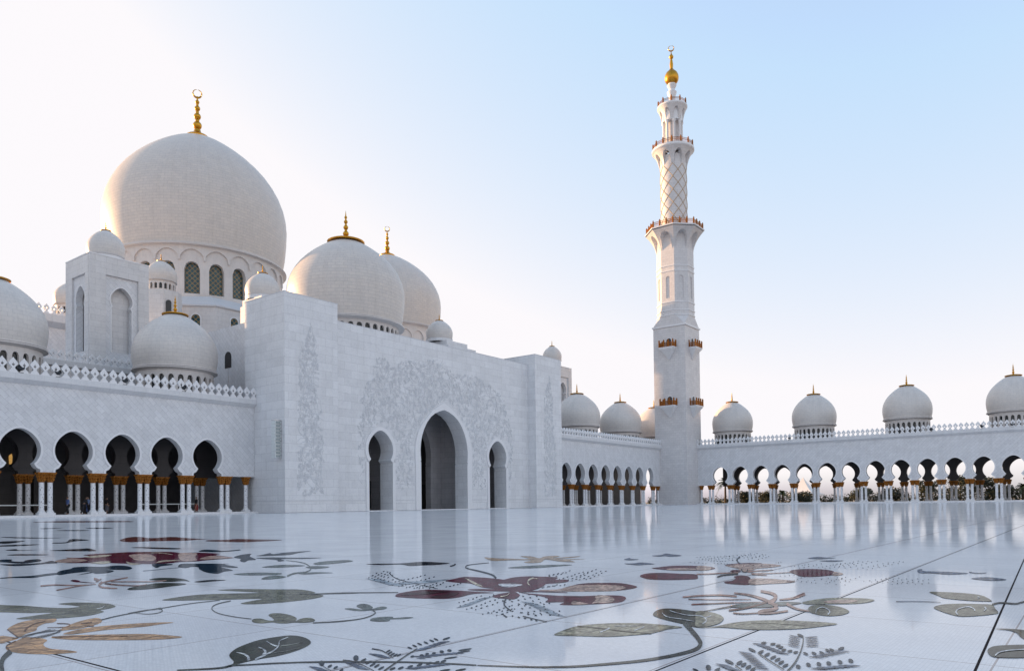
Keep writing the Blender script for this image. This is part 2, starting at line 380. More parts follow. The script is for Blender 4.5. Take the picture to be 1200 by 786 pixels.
def col_meshes():
    s = MB(); s.lathe([(.235, .62), (.24, .66), (.225, .72), (.225, 3.42), (.25, 3.46), (.25, 3.5)], 18)
    b_ = MB(); b_.box(-.36, .36, -.36, .36, .2, .40); b_.lathe([(.34, .40), (.36, .45), (.33, .52), (.27, .55), (.29, .60), (.24, .64)], 18)
    c_ = MB()
    c_.lathe([(.235, 3.26), (.30, 3.30), (.25, 3.35)], 18)
    c_.lathe([(.25, 3.34), (.33, 3.44), (.37, 3.58), (.30, 3.63), (.38, 3.72), (.44, 3.85), (.37, 3.90), (.45, 4.0), (.50, 4.1), (.51, 4.13)], 20, lobes=.09)
    c_.box(-.44, .44, -.44, .44, 4.12, 4.205)
    return s.mesh('column', 'inlaid_shaft'), b_.mesh('base', 'moulding'), c_.mesh('capital', 'capital_gold')
COLUMN, COLBASE, CAPITAL = col_meshes()
def column(parent, x, y, z=0., s=1.):
    o = put(COLUMN, 'column', parent, (x, y, z))
    put(COLBASE, 'base', o, (x, y, z)); put(CAPITAL, 'capital', o, (x, y, z))
    return o

def arcade(name, label, loc, fn, centers, pitch, u0, u1, depth, inner_rows, open_back, merlons, end_cols, merlon_step, rot, roof_u=None, merlon_max=96, back_mat='dark_stone', back_u=None):
    """covered walk with horseshoe arches on paired columns. fn(u, w, t): u along the front, t into the building"""
    A = empty(name, loc, label, 'arcade')
    cs = sorted(centers)
    def wall_loop(z1, arches):
        lo = [(u0, z1), (u0, 4.2)]
        for c in arches: lo += horseshoe(c)[::-1]
        lo += [(u1, 4.2), (u1, z1)]
        return lo
    w = MB(); w.plate([wall_loop(12.3, cs)], fn, 0., .85); w.build('front_wall', 'diamond_marble', A, 20)
    for c in cs:                                                         # raised moulding of each arch
        p = horseshoe(c)[::-1]; q = offset_path(p, -.20); q[0] = (q[0][0], 4.2); q[-1] = (q[-1][0], 4.2)
        b_ = MB(); loop = p+q[::-1]; b_.plate([loop], fn, -.07, .04); b_.build('arch_moulding', 'moulding', A, 20)
    # soffit strip under the wall between the column pairs
    piers = [cs[0]-pitch/2]+[c+pitch/2 for c in cs]
    for u in piers[1:-1]+([piers[0]] if not end_cols[0] else [])+([piers[-1]] if not end_cols[1] else []):
        for d in (-.37, .37): x, y, z = fn(u+d, 0, .42); column(A, x, y)
    for u, side in zip((piers[0], piers[-1]), (0, 1)):
        if end_cols[side]:
            for d in ((-.37, .37)): x, y, z = fn(u+d, 0, .42); column(A, x, y)
            x, y, z = fn(end_cols[side], 0, .42); column(A, x, y)
    # cornice with a sloped soffit
    k = MB(); prof = [(.02, 12.28), (-.08, 12.30), (-.50, 12.66), (-.50, 13.18), (.85, 13.18), (.85, 12.28)]
    for (t0, z0), (t1, z1) in zip(prof, prof[1:]+prof[:1]): k.face([fn(u0, z0, t0), fn(u1, z0, t0), fn(u1, z1, t1), fn(u0, z1, t1)])
    for u in (u0, u1): k.face([fn(u, z, t) for t, z in prof])
    k.build('cornice', 'trim_marble', A, 20)
    n = 0; u = merlons[0]
    while u < merlons[1] and n < merlon_max:
        x, y, z = fn(u, 13.24, -.28); put(MERLON, 'merlon', A, (x, y, z), rot); u += merlon_step; n += 1
    # plinth, roof, inner rows and back
    r0, r1 = roof_u or (u0, u1)
    b_ = MB()
    for (t0, t1, z0, z1) in ((-.75, depth+.9, -.03, .2),):
        P = [fn(u, z, t) for u in (r0, r1) for t in (t0, t1) for z in (z0, z1)]
        b_.box(min(p[0] for p in P), max(p[0] for p in P), min(p[1] for p in P), max(p[1] for p in P), z0, z1)
    b_.build('plinth', 'moulding', A)
    b_ = MB(); P = [fn(u, 0, t) for u in (r0, r1) for t in (.86, depth+.9)]
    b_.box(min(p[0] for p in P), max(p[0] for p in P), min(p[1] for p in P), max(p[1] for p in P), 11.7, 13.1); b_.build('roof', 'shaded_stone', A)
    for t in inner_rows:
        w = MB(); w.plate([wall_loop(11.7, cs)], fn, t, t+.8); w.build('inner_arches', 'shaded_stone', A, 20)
        for u in piers:
            for d in (-.37, .37): x, y, z = fn(u+d, 0, t+.4); column(A, x, y)
    w = MB()
    if open_back:
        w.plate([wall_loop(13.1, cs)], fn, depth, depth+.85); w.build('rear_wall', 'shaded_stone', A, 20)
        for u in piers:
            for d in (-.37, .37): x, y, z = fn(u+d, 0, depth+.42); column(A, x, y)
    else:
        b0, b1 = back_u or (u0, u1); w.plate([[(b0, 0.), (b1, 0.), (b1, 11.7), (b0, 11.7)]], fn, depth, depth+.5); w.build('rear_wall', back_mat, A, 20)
    return A
# light of the early evening: low sun behind the hall on the left
SUN_EL, SUN_X, SUN_Y = 9.0, -.22, .98
AIR, DUST, OZONE = 1.0, 1.6, 2.2
SKY_SAT, SKY_BLUE_MIN, SKY_GREEN_MAX, SKY_GAMMA, SKY_MAX = .78, .95, .484, .84, 1.72
SKY_STRENGTH, SUN_STRENGTH, SUN_COLOR, EXPOSURE = .15, 2.2, (1., .60, .30), 2.05
INLAY = {
 'tan lily': [
  ('tan',0,1,[1.744,5.111,1.876,5.324,1.992,5.399,2.081,5.374,2.08,5.28,2.012,5.159,1.96,5.151,1.875,5.03,1.824,4.911,1.738,4.819,1.663,4.72,1.69,4.855,1.722,4.991]),
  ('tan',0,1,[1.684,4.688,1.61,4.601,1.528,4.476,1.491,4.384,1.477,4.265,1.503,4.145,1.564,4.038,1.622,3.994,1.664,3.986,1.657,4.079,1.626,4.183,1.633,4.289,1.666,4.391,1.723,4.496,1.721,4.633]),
  ('tan',0,1,[1.621,4.854,1.652,4.772,1.651,4.685,1.576,4.619,1.533,4.59]),
  ('tan',0,1,[1.888,4.776,2.005,4.937,2.129,5.067,2.25,5.129,2.238,5.017,2.167,4.875,2.078,4.8,1.981,4.748,1.933,4.76]),
  ('tan',0,1,[1.858,4.636,1.954,4.713,2.061,4.745,2.211,4.704,2.323,4.634,2.386,4.58,2.434,4.498,2.344,4.5,2.252,4.492,2.107,4.556,1.972,4.571,1.882,4.57]),
  ('tan',0,1,[1.767,4.563,1.831,4.569,1.913,4.494,2.018,4.364,2.122,4.233,2.174,4.069,2.187,3.954,2.114,3.957,2.025,4.039,1.91,4.2,1.817,4.354,1.778,4.466]),
  ('brown',1,0,[1.771,4.557,1.793,4.527,1.826,4.485,1.86,4.441,1.895,4.399,1.931,4.356,1.963,4.316,1.988,4.277,2.008,4.242,2.022,4.218,2.029,4.234,2.017,4.26,1.997,4.297,1.973,4.338,1.942,4.38,1.906,4.425,1.871,4.469,1.838,4.515,1.806,4.56,1.784,4.592]),
  ('brown',1,0,[1.729,5.072,1.719,5.017,1.704,4.941,1.69,4.87,1.678,4.807,1.666,4.749,1.658,4.709,1.669,4.731,1.677,4.771,1.689,4.83,1.701,4.894,1.716,4.966,1.73,5.043,1.741,5.099]),
  ('brown',1,0,[1.766,4.903,1.777,4.931,1.793,4.969,1.812,5.011,1.839,5.06,1.872,5.114,1.905,5.161,1.941,5.197,1.977,5.224,2.003,5.244,2.011,5.267,1.987,5.254,1.953,5.234,1.919,5.204,1.886,5.161,1.854,5.11,1.826,5.062,1.802,5.013,1.782,4.967,1.77,4.938]),
  ('brown',1,0,[1.507,4.43,1.496,4.386,1.481,4.327,1.471,4.285,1.481,4.302,1.492,4.345,1.507,4.404,1.518,4.448]),
  ('brown',1,0,[1.615,4.617,1.593,4.589,1.563,4.549,1.538,4.51,1.519,4.47,1.505,4.431,1.496,4.406,1.498,4.4,1.506,4.423,1.517,4.452,1.531,4.482,1.555,4.518,1.584,4.557,1.605,4.585]),
  ('brown',1,0,[1.996,5.066,2.006,5.048,2.02,5.021,2.028,4.994,2.028,4.97,2.023,4.951,2.02,4.943,2.009,4.924,1.994,4.904,1.975,4.896,1.95,4.913,1.922,4.942,1.903,4.964,1.895,4.944,1.914,4.921,1.941,4.89,1.966,4.872,1.985,4.879,2.001,4.899,2.016,4.926,2.032,4.965,2.041,4.998,2.042,5.026,2.034,5.055,2.02,5.084,2.011,5.104]),
  ('brown',1,0,[2.073,4.917,2.092,4.918,2.118,4.92,2.138,4.921,2.155,4.963,2.136,4.962,2.109,4.96,2.09,4.959]),
  ('brown',1,0,[2.049,4.813,2.058,4.797,2.069,4.776,2.078,4.76,2.095,4.799,2.086,4.815,2.075,4.837,2.066,4.852]),
  ('ink',2,0,[1.618,4.672,1.659,4.701,1.718,4.741,1.775,4.77,1.825,4.775,1.87,4.768,1.902,4.762,1.909,4.781,1.878,4.788,1.832,4.796,1.783,4.791,1.725,4.762,1.666,4.722,1.624,4.694]),
  ('ink',2,0,[1.64,4.685,1.675,4.713,1.725,4.752,1.774,4.783,1.818,4.799,1.86,4.807,1.889,4.812,1.896,4.831,1.867,4.827,1.826,4.82,1.781,4.804,1.732,4.773,1.681,4.734,1.647,4.707]),
  ('ink',2,0,[1.659,4.656,1.688,4.686,1.73,4.729,1.772,4.769,1.812,4.801,1.851,4.831,1.879,4.851,1.886,4.871,1.858,4.851,1.819,4.822,1.779,4.79,1.737,4.75,1.695,4.707,1.666,4.678]),
  ('ink',2,0,[1.682,4.607,1.706,4.62,1.74,4.638,1.776,4.656,1.811,4.675,1.848,4.693,1.874,4.707,1.881,4.726,1.855,4.713,1.818,4.694,1.783,4.676,1.748,4.658,1.713,4.641,1.69,4.629]),
  ('ink',2,0,[1.704,4.587,1.721,4.595,1.746,4.607,1.772,4.623,1.802,4.647,1.834,4.675,1.857,4.696,1.863,4.715,1.84,4.694,1.809,4.666,1.779,4.643,1.753,4.627,1.729,4.616,1.712,4.609]),
  ('ink',2,0,[1.729,4.59,1.745,4.599,1.768,4.612,1.795,4.634,1.828,4.672,1.866,4.719,1.893,4.754,1.899,4.772,1.872,4.738,1.835,4.691,1.802,4.654,1.775,4.633,1.753,4.62,1.737,4.612]),
  ('stem',1,0,[2.221,4.979,2.254,5.002,2.302,5.035,2.351,5.066,2.397,5.088,2.445,5.108,2.489,5.126,2.524,5.139,2.555,5.15,2.589,5.164,2.638,5.185,2.692,5.208,2.731,5.225,2.744,5.251,2.706,5.235,2.652,5.213,2.604,5.195,2.57,5.183,2.54,5.173,2.505,5.161,2.462,5.145,2.414,5.127,2.368,5.106,2.319,5.076,2.272,5.044,2.239,5.023]),
  ('stem',1,0,[2.459,5.131,2.489,5.145,2.534,5.163,2.578,5.177,2.617,5.181,2.656,5.18,2.7,5.185,2.754,5.199,2.812,5.219,2.869,5.235,2.916,5.246,2.961,5.254,3.01,5.258,3.076,5.256,3.147,5.251,3.198,5.247,3.218,5.281,3.167,5.285,3.096,5.291,3.03,5.293,2.98,5.289,2.935,5.281,2.887,5.27,2.831,5.254,2.772,5.234,2.718,5.22,2.674,5.216,2.635,5.216,2.595,5.213,2.55,5.198,2.506,5.18,2.475,5.167]),
  ('stem',1,0,[2.687,5.193,2.688,5.175,2.689,5.15,2.683,5.123,2.671,5.096,2.653,5.062,2.627,5.03,2.595,5.009,2.56,4.999,2.533,5.006,2.519,5.043,2.514,5.098,2.51,5.139,2.501,5.121,2.504,5.079,2.508,5.021,2.521,4.981,2.546,4.972,2.58,4.98,2.612,4.999,2.643,5.036,2.677,5.096,2.703,5.153,2.712,5.192,2.713,5.221,2.713,5.242]),
  ('stem',1,0,[2.788,4.222,2.786,4.267,2.783,4.332,2.783,4.401,2.788,4.468,2.796,4.539,2.809,4.609,2.828,4.679,2.853,4.747,2.879,4.811,2.908,4.866,2.937,4.915,2.97,4.961,3.005,5.003,3.042,5.04,3.082,5.072,3.131,5.099,3.182,5.12,3.218,5.134,3.246,5.181,3.209,5.166,3.156,5.143,3.106,5.114,3.064,5.08,3.023,5.04,2.983,4.991,2.941,4.931,2.899,4.861,2.863,4.791,2.835,4.722,2.81,4.652,2.791,4.582,2.779,4.512,2.771,4.442,2.767,4.376,2.767,4.308,2.77,4.244,2.773,4.2]),
  ('stem',1,0,[1.494,4.352,1.47,4.306,1.435,4.24,1.402,4.173,1.375,4.111,1.351,4.05,1.328,3.983,1.302,3.904,1.279,3.827,1.262,3.773,1.249,3.738,1.237,3.708,1.227,3.685,1.223,3.638,1.233,3.66,1.249,3.698,1.27,3.754,1.294,3.825,1.317,3.901,1.338,3.964,1.354,4.007,1.368,4.043,1.385,4.08,1.411,4.131,1.442,4.186,1.465,4.227]),
 ],
 'curled olive leaf': [
  ('olive',0,1,[2.126,6.512,2.179,6.389,2.239,6.244,2.296,5.972,2.366,5.826,2.445,5.82,2.446,5.941,2.425,6.136,2.522,6.125,2.6,5.986,2.637,5.798,2.597,5.602,2.51,5.518,2.438,5.484,2.415,5.379,2.295,5.285,2.203,5.28,2.103,5.32,2.005,5.397,1.938,5.539,2.034,5.593,2.2,5.642,2.103,5.762,2.028,5.944,1.987,6.084]),
  ('pale',1,0,[2.446,5.556,2.463,5.568,2.487,5.586,2.511,5.61,2.536,5.65,2.559,5.696,2.575,5.729,2.577,5.738,2.562,5.708,2.541,5.669,2.521,5.637,2.499,5.615,2.476,5.6,2.46,5.59]),
 ],
 'pronged olive leaf': [
  ('olive',0,1,[2.976,5.678,3.151,5.751,3.336,5.753,3.513,5.605,3.64,5.46,3.679,5.477,3.631,5.705,3.595,5.935,3.705,5.893,3.812,5.717,3.911,5.517,3.994,5.38,3.985,5.222,3.928,5.053,3.858,5.009,3.847,4.873,3.803,4.796,3.69,4.733,3.527,4.723,3.37,4.754,3.22,4.83,3.182,4.953,3.303,5.017,3.441,5.067,3.312,5.204,3.131,5.401,3.018,5.543]),
  ('stem',1,0,[3.773,5.05,3.786,5.03,3.804,5,3.825,4.969,3.847,4.94,3.873,4.91,3.899,4.878,3.928,4.844,3.958,4.81,3.988,4.777,4.02,4.746,4.051,4.717,4.073,4.697,4.108,4.737,4.086,4.759,4.056,4.789,4.024,4.821,3.995,4.855,3.966,4.891,3.937,4.926,3.911,4.959,3.886,4.99,3.864,5.021,3.844,5.053,3.827,5.084,3.815,5.106]),
  ('stem',1,0,[3.779,4.963,3.828,4.936,3.898,4.895,3.965,4.845,4.02,4.786,4.071,4.719,4.121,4.651,4.175,4.574,4.227,4.496,4.264,4.442,4.299,4.478,4.263,4.534,4.212,4.615,4.159,4.694,4.111,4.765,4.06,4.834,4.006,4.895,3.939,4.947,3.87,4.99,3.821,5.019]),
 ],
 'dark oval leaf': [
  ('darkolive',0,1,[1.926,3.06,1.971,3.122,2.023,3.239,2.075,3.317,2.163,3.404,2.258,3.466,2.361,3.515,2.461,3.521,2.55,3.495,2.556,3.397,2.509,3.274,2.443,3.188,2.35,3.124,2.249,3.083,2.156,3.066,2.084,3.074,2.005,3.07]),
  ('pale',1,0,[2.039,3.057,2.064,3.073,2.1,3.095,2.134,3.118,2.164,3.136,2.193,3.155,2.223,3.177,2.254,3.205,2.286,3.237,2.319,3.273,2.351,3.315,2.378,3.353,2.404,3.384,2.437,3.41,2.474,3.431,2.5,3.446,2.51,3.462,2.485,3.449,2.449,3.429,2.413,3.403,2.38,3.363,2.35,3.322,2.324,3.289,2.297,3.259,2.267,3.231,2.239,3.206,2.211,3.186,2.183,3.169,2.154,3.152,2.12,3.131,2.085,3.11,2.061,3.095]),
  ('pale',1,0,[2.034,3.088,2.046,3.109,2.065,3.142,2.084,3.178,2.095,3.206,2.103,3.231,2.107,3.254,2.108,3.277,2.107,3.299,2.105,3.313,2.098,3.303,2.096,3.283,2.093,3.255,2.088,3.228,2.08,3.202,2.07,3.178,2.06,3.156,2.047,3.133,2.03,3.107,2.018,3.087]),
  ('pale',1,0,[2.121,3.103,2.138,3.123,2.163,3.155,2.193,3.195,2.216,3.234,2.23,3.265,2.239,3.291,2.243,3.312,2.244,3.328,2.242,3.339,2.237,3.331,2.232,3.313,2.226,3.289,2.218,3.265,2.206,3.241,2.193,3.217,2.185,3.204,2.174,3.191,2.155,3.171,2.141,3.156]),
  ('pale',1,0,[2.322,3.285,2.323,3.298,2.324,3.317,2.329,3.341,2.342,3.378,2.359,3.421,2.371,3.453,2.359,3.439,2.345,3.405,2.326,3.359,2.312,3.319,2.304,3.291,2.3,3.269,2.298,3.254]),
  ('grey',1,0,[2.323,3.262,2.333,3.257,2.349,3.249,2.368,3.245,2.396,3.248,2.428,3.253,2.451,3.258,2.457,3.266,2.435,3.263,2.404,3.259,2.377,3.258,2.359,3.264,2.344,3.273,2.334,3.279]),
  ('grey',1,0,[2.192,3.136,2.206,3.132,2.227,3.126,2.251,3.123,2.28,3.125,2.313,3.131,2.337,3.135,2.343,3.143,2.32,3.14,2.287,3.136,2.259,3.134,2.236,3.139,2.216,3.146,2.203,3.152]),
  ('stem',1,0,[1.933,3.074,1.92,3.069,1.902,3.064,1.885,3.061,1.871,3.063,1.858,3.068,1.842,3.076,1.823,3.091,1.802,3.109,1.782,3.127,1.762,3.144,1.743,3.161,1.73,3.173,1.72,3.154,1.732,3.141,1.75,3.122,1.768,3.104,1.788,3.084,1.808,3.064,1.826,3.049,1.841,3.038,1.853,3.032,1.866,3.029,1.883,3.03,1.9,3.033,1.912,3.036]),
  ('stem',1,0,[1.913,3.039,1.925,3.026,1.943,3.009,1.964,2.989,1.989,2.969,2.016,2.946,2.043,2.923,2.067,2.901,2.09,2.878,2.117,2.85,2.151,2.812,2.189,2.768,2.222,2.728,2.247,2.69,2.266,2.656,2.28,2.633,2.297,2.653,2.284,2.677,2.264,2.711,2.239,2.749,2.206,2.79,2.168,2.833,2.134,2.872,2.106,2.9,2.083,2.923,2.058,2.946,2.031,2.969,2.004,2.991,1.979,3.012,1.958,3.032,1.94,3.05,1.927,3.062]),
  ('stem',1,0,[2.141,2.815,2.163,2.791,2.193,2.755,2.222,2.719,2.245,2.685,2.267,2.651,2.293,2.61,2.326,2.56,2.362,2.504,2.397,2.447,2.427,2.385,2.456,2.323,2.48,2.267,2.498,2.218,2.513,2.176,2.522,2.148,2.54,2.163,2.531,2.192,2.517,2.234,2.498,2.284,2.475,2.34,2.446,2.404,2.416,2.466,2.381,2.525,2.345,2.581,2.312,2.632,2.286,2.673,2.265,2.708,2.241,2.742,2.212,2.78,2.182,2.816,2.161,2.841]),
  ('stem',1,0,[2.525,2.144,2.545,2.099,2.573,2.038,2.6,1.982,2.62,1.942,2.638,1.908,2.658,1.875,2.681,1.842,2.706,1.81,2.733,1.779,2.764,1.752,2.797,1.727,2.834,1.7,2.878,1.669,2.925,1.636,2.97,1.608,3.009,1.587,3.046,1.571,3.085,1.556,3.129,1.541,3.176,1.528,3.222,1.517,3.265,1.509,3.307,1.504,3.35,1.504,3.397,1.509,3.449,1.522,3.509,1.543,3.574,1.57,3.632,1.601,3.69,1.634,3.763,1.677,3.845,1.728,3.924,1.778,4.005,1.829,4.084,1.879,4.141,1.915,4.021,1.882,3.97,1.848,3.898,1.801,3.825,1.753,3.752,1.706,3.679,1.659,3.618,1.62,3.572,1.594,3.542,1.577,3.52,1.567,3.492,1.557,3.458,1.548,3.418,1.542,3.376,1.541,3.332,1.544,3.286,1.551,3.237,1.56,3.187,1.572,3.14,1.586,3.098,1.599,3.058,1.615,3.016,1.634,2.968,1.661,2.918,1.693,2.872,1.723,2.832,1.749,2.796,1.774,2.764,1.8,2.734,1.829,2.708,1.86,2.683,1.892,2.661,1.924,2.641,1.957,2.619,1.997,2.59,2.051,2.56,2.112,2.538,2.155]),
 ],
 'three lobed olive bud': [
  ('olive',0,1,[2.739,4.143,2.799,4.205,2.827,4.17,2.806,4.076,2.827,4.043,2.878,4.129,2.943,4.267,3.008,4.315,3.039,4.267,3.023,4.141,2.962,3.997,2.88,3.898,2.959,3.956,3.018,3.948,2.992,3.859,2.933,3.791,2.874,3.796,2.843,3.86,2.792,3.872,2.773,3.918,2.773,3.978,2.716,4.006,2.708,4.069]),
  ('stem',1,0,[2.898,3.734,2.915,3.72,2.939,3.701,2.965,3.683,2.99,3.669,3.018,3.657,3.045,3.646,3.078,3.634,3.111,3.624,3.134,3.616,3.151,3.636,3.127,3.644,3.094,3.655,3.062,3.667,3.035,3.678,3.008,3.691,2.982,3.705,2.957,3.723,2.932,3.743,2.916,3.757]),
  ('stem',1,0,[2.883,3.735,2.91,3.712,2.948,3.68,2.988,3.653,3.028,3.635,3.07,3.622,3.112,3.616,3.152,3.617,3.193,3.624,3.236,3.639,3.284,3.663,3.335,3.696,3.384,3.734,3.431,3.79,3.457,3.833,3.473,3.863,3.447,3.838,3.432,3.81,3.41,3.773,3.393,3.752,3.355,3.722,3.306,3.691,3.258,3.667,3.216,3.652,3.175,3.644,3.134,3.643,3.092,3.65,3.05,3.662,3.01,3.68,2.969,3.707,2.931,3.739,2.904,3.762]),
 ],
 'small grey green sprig': [
  ('greygreen',0,1,[3.413,4.079,3.452,4.07,3.455,3.986,3.461,3.95,3.545,4.111,3.651,4.181,3.652,4.108,3.568,3.966,3.505,3.907,3.629,3.95,3.621,3.882,3.54,3.826,3.48,3.844,3.45,3.867,3.406,3.887,3.387,3.965]),
  ('greygreen',0,1,[3.146,3.52,3.218,3.588,3.291,3.584,3.335,3.527,3.302,3.48,3.375,3.442,3.382,3.388,3.307,3.397,3.255,3.456,3.196,3.412,3.149,3.454]),
 ],
 'dark teal fern by the front edge': [
  ('stem',1,0,[2.217,2.397,2.253,2.417,2.304,2.446,2.358,2.476,2.408,2.504,2.46,2.533,2.511,2.561,2.565,2.589,2.619,2.617,2.658,2.637,2.67,2.652,2.632,2.633,2.578,2.606,2.524,2.578,2.473,2.55,2.421,2.522,2.371,2.495,2.318,2.465,2.266,2.436,2.231,2.417]),
  ('teal',1,0,[2.523,2.816,2.525,2.798,2.526,2.771,2.518,2.735,2.491,2.679,2.456,2.615,2.432,2.571,2.44,2.577,2.466,2.623,2.503,2.689,2.533,2.748,2.543,2.788,2.544,2.817,2.544,2.837]),
  ('teal',1,0,[2.266,2.723,2.271,2.711,2.276,2.693,2.276,2.667,2.268,2.633,2.255,2.592,2.241,2.552,2.225,2.509,2.208,2.468,2.196,2.439,2.204,2.445,2.216,2.475,2.233,2.517,2.25,2.56,2.265,2.602,2.278,2.643,2.287,2.679,2.288,2.706,2.283,2.725,2.279,2.738]),
  ('teal',1,0,[2.154,2.733,2.144,2.714,2.13,2.685,2.117,2.658,2.107,2.632,2.099,2.607,2.093,2.59,2.1,2.597,2.106,2.615,2.115,2.64,2.125,2.666,2.138,2.693,2.152,2.721,2.162,2.741]),
 ],
 'big dark red flower': [
  ('red',0,1,[5.173,4.767,5.325,4.81,5.542,4.856,5.584,4.682,5.569,4.512,5.529,4.298,5.746,4.329,5.917,4.258,5.957,4.138,5.922,4.026,5.447,3.825,5.177,3.688,4.898,3.615,4.842,3.74,4.891,3.978,4.931,4.135,5.106,4.4,5.102,4.578]),
  ('red',0,1,[4.09,4.291,4.255,4.419,4.529,4.433,4.593,4.291,4.636,4.133,4.665,3.913,4.671,3.787,4.534,3.881,4.326,3.831,4.199,3.846,4.148,3.928,4.088,4.069,4.071,4.201]),
  ('red2',1,1,[4.181,4.329,4.46,4.336,4.556,4.144,4.341,4.165,4.223,4.23]),
  ('red2',1,1,[4.22,4.049,4.415,4.043,4.527,4.023,4.285,3.898,4.181,3.933]),
  ('red',0,1,[4.737,4.124,4.827,4.048,4.875,3.897,4.834,3.72,4.764,3.835,4.711,3.992]),
  ('red',0,1,[5.348,4.314,5.519,4.361,5.767,4.416,5.913,4.341,5.914,4.162,5.777,3.965,5.825,3.884,5.747,3.789,5.594,3.745,5.432,3.81,5.277,3.808,4.977,3.656,4.843,3.672,4.844,3.737,5.072,3.899,5.117,3.825,5.213,3.856,5.366,4.067,5.339,4.176]),
  ('white',1,1,[5.189,4.157,5.271,4.08,5.256,3.943,5.067,3.908,5.038,3.995]),
  ('red',0,1,[4.482,3.654,4.622,3.705,4.739,3.708,4.833,3.722,4.748,3.612,4.625,3.497,4.437,3.406,4.416,3.467,4.436,3.58]),
  ('pink',0,1,[5.01,3.603,5.128,3.496,5.359,3.536,5.579,3.562,5.702,3.456,5.765,3.289,5.713,3.136,5.599,3.021,5.426,3.002,5.262,3.049,5.148,3.169,5.054,3.324,4.981,3.445]),
  ('red',1,1,[5.487,3.555,5.643,3.537,5.754,3.41,5.794,3.28,5.701,3.117,5.599,3.021,5.434,3.007,5.303,3.05,5.496,3.065,5.632,3.213,5.616,3.379,5.532,3.48]),
  ('red',0,1,[4.778,3.611,4.778,3.449,4.784,3.239,4.855,3.078,4.965,2.989,5.022,2.867,4.954,2.769,4.774,2.684,4.654,2.678,4.501,2.772,4.402,2.854,4.362,2.955,4.489,3.007,4.417,3.111,4.568,3.194,4.68,3.331]),
  ('pink',1,1,[4.555,2.969,4.546,2.904,4.484,2.798,4.402,2.854,4.444,2.913]),
  ('pink',1,1,[4.925,3.009,4.967,2.956,4.862,2.818,4.67,2.718,4.55,2.781,4.519,2.793,4.699,2.872]),
  ('cream',1,1,[5.475,4.797,5.342,4.618,5.171,4.396,4.982,4.164,4.991,4.228,5.173,4.457]),
  ('cream',1,0,[5.869,4.276,5.818,4.253,5.744,4.22,5.662,4.178,5.573,4.123,5.483,4.061,5.395,3.997,5.318,3.934,5.259,3.881,5.222,3.846,5.27,3.874,5.311,3.91,5.367,3.959,5.418,4,5.466,4.034,5.524,4.073,5.579,4.106,5.639,4.135,5.7,4.16,5.744,4.177]),
  ('cream',1,0,[5.758,4.139,5.766,4.162,5.779,4.196,5.788,4.22,5.758,4.199,5.74,4.169,5.718,4.129,5.7,4.099]),
  ('red',1,0,[4.787,3.629,4.815,3.606,4.853,3.573,4.883,3.538,4.898,3.506,4.906,3.474,4.915,3.436,4.93,3.383,4.946,3.325,4.958,3.284,4.986,3.303,4.979,3.347,4.968,3.409,4.958,3.466,4.953,3.507,4.951,3.543,4.94,3.579,4.914,3.618,4.88,3.656,4.857,3.682]),
  ('cream',2,0,[4.461,3.554,4.483,3.555,4.516,3.556,4.555,3.566,4.607,3.594,4.665,3.631,4.705,3.657,4.723,3.676,4.685,3.652,4.634,3.62,4.591,3.598,4.558,3.591,4.528,3.592,4.509,3.594]),
  ('teal',1,0,[5.645,4.542,5.712,4.607,5.817,4.709,5.921,4.826,6.013,4.956,6.103,5.101,6.184,5.235,6.243,5.342,6.29,5.433,6.34,5.513,6.395,5.578,6.427,5.609,6.468,5.641,6.525,5.682,6.589,5.717,6.667,5.741,6.776,5.747,6.897,5.74,6.985,5.735,7.045,5.785,6.964,5.797,6.85,5.811,6.747,5.811,6.672,5.792,6.606,5.758,6.53,5.705,6.425,5.622,6.311,5.515,6.232,5.425,6.174,5.337,6.123,5.243,6.06,5.134,5.978,5.001,5.886,4.858,5.797,4.733,5.705,4.631,5.615,4.544,5.55,4.482]),
  ('teal',1,0,[4.432,3.486,4.383,3.453,4.312,3.405,4.24,3.353,4.178,3.304,4.121,3.255,4.067,3.203,4.01,3.142,3.955,3.08,3.918,3.038,3.951,3.058,3.99,3.102,4.046,3.165,4.102,3.223,4.148,3.266,4.192,3.303,4.235,3.337,4.291,3.377,4.353,3.418,4.4,3.449]),
  ('teal',1,0,[3.782,2.841,3.769,2.812,3.751,2.771,3.733,2.726,3.713,2.675,3.692,2.622,3.678,2.584,3.698,2.597,3.713,2.635,3.734,2.69,3.755,2.742,3.775,2.787,3.794,2.829,3.807,2.858]),
 ],
 'feathery teal leaves round the red flower': [
  ('teal',1,0,[5.468,5.832,5.392,5.739,5.288,5.609,5.192,5.483,5.118,5.376,5.052,5.273,4.991,5.167,4.937,5.06,4.888,4.95,4.832,4.824,4.758,4.654,4.68,4.474,4.627,4.352,4.648,4.371,4.703,4.495,4.784,4.679,4.861,4.852,4.92,4.981,4.972,5.094,5.029,5.203,5.092,5.311,5.16,5.416,5.234,5.522,5.329,5.645,5.433,5.774,5.511,5.869]),
 ],
 'dark red flower with pink streaks': [
  ('red',0,1,[5.222,12.315,5.492,12.43,5.674,12.403,5.939,12.396,6.173,12.102,6.326,11.791,6.25,11.36,6.401,11.284,6.455,10.947,6.439,10.537,6.255,10.378,6.152,9.984,6.023,9.537,5.789,9.421,5.563,9.436,5.332,9.322,5.19,9.434,5.027,9.37,4.852,9.407,4.715,9.731,4.652,9.993,4.587,10.261,4.46,10.458,4.328,10.704,4.4,11.148,4.683,11.446,4.805,11.887,4.918,11.669,5.152,11.938]),
  ('pink',1,1,[5.579,11.611,5.807,11.581,5.587,10.846,5.123,9.988,5.035,10.273,5.242,10.817]),
  ('pink',1,1,[6.168,11.243,6.343,11.059,5.815,10.167,5.446,9.496,5.313,9.63]),
  ('pink',1,1,[5.806,9.956,6.102,10.179,6.023,9.537,5.788,9.55,5.588,9.636]),
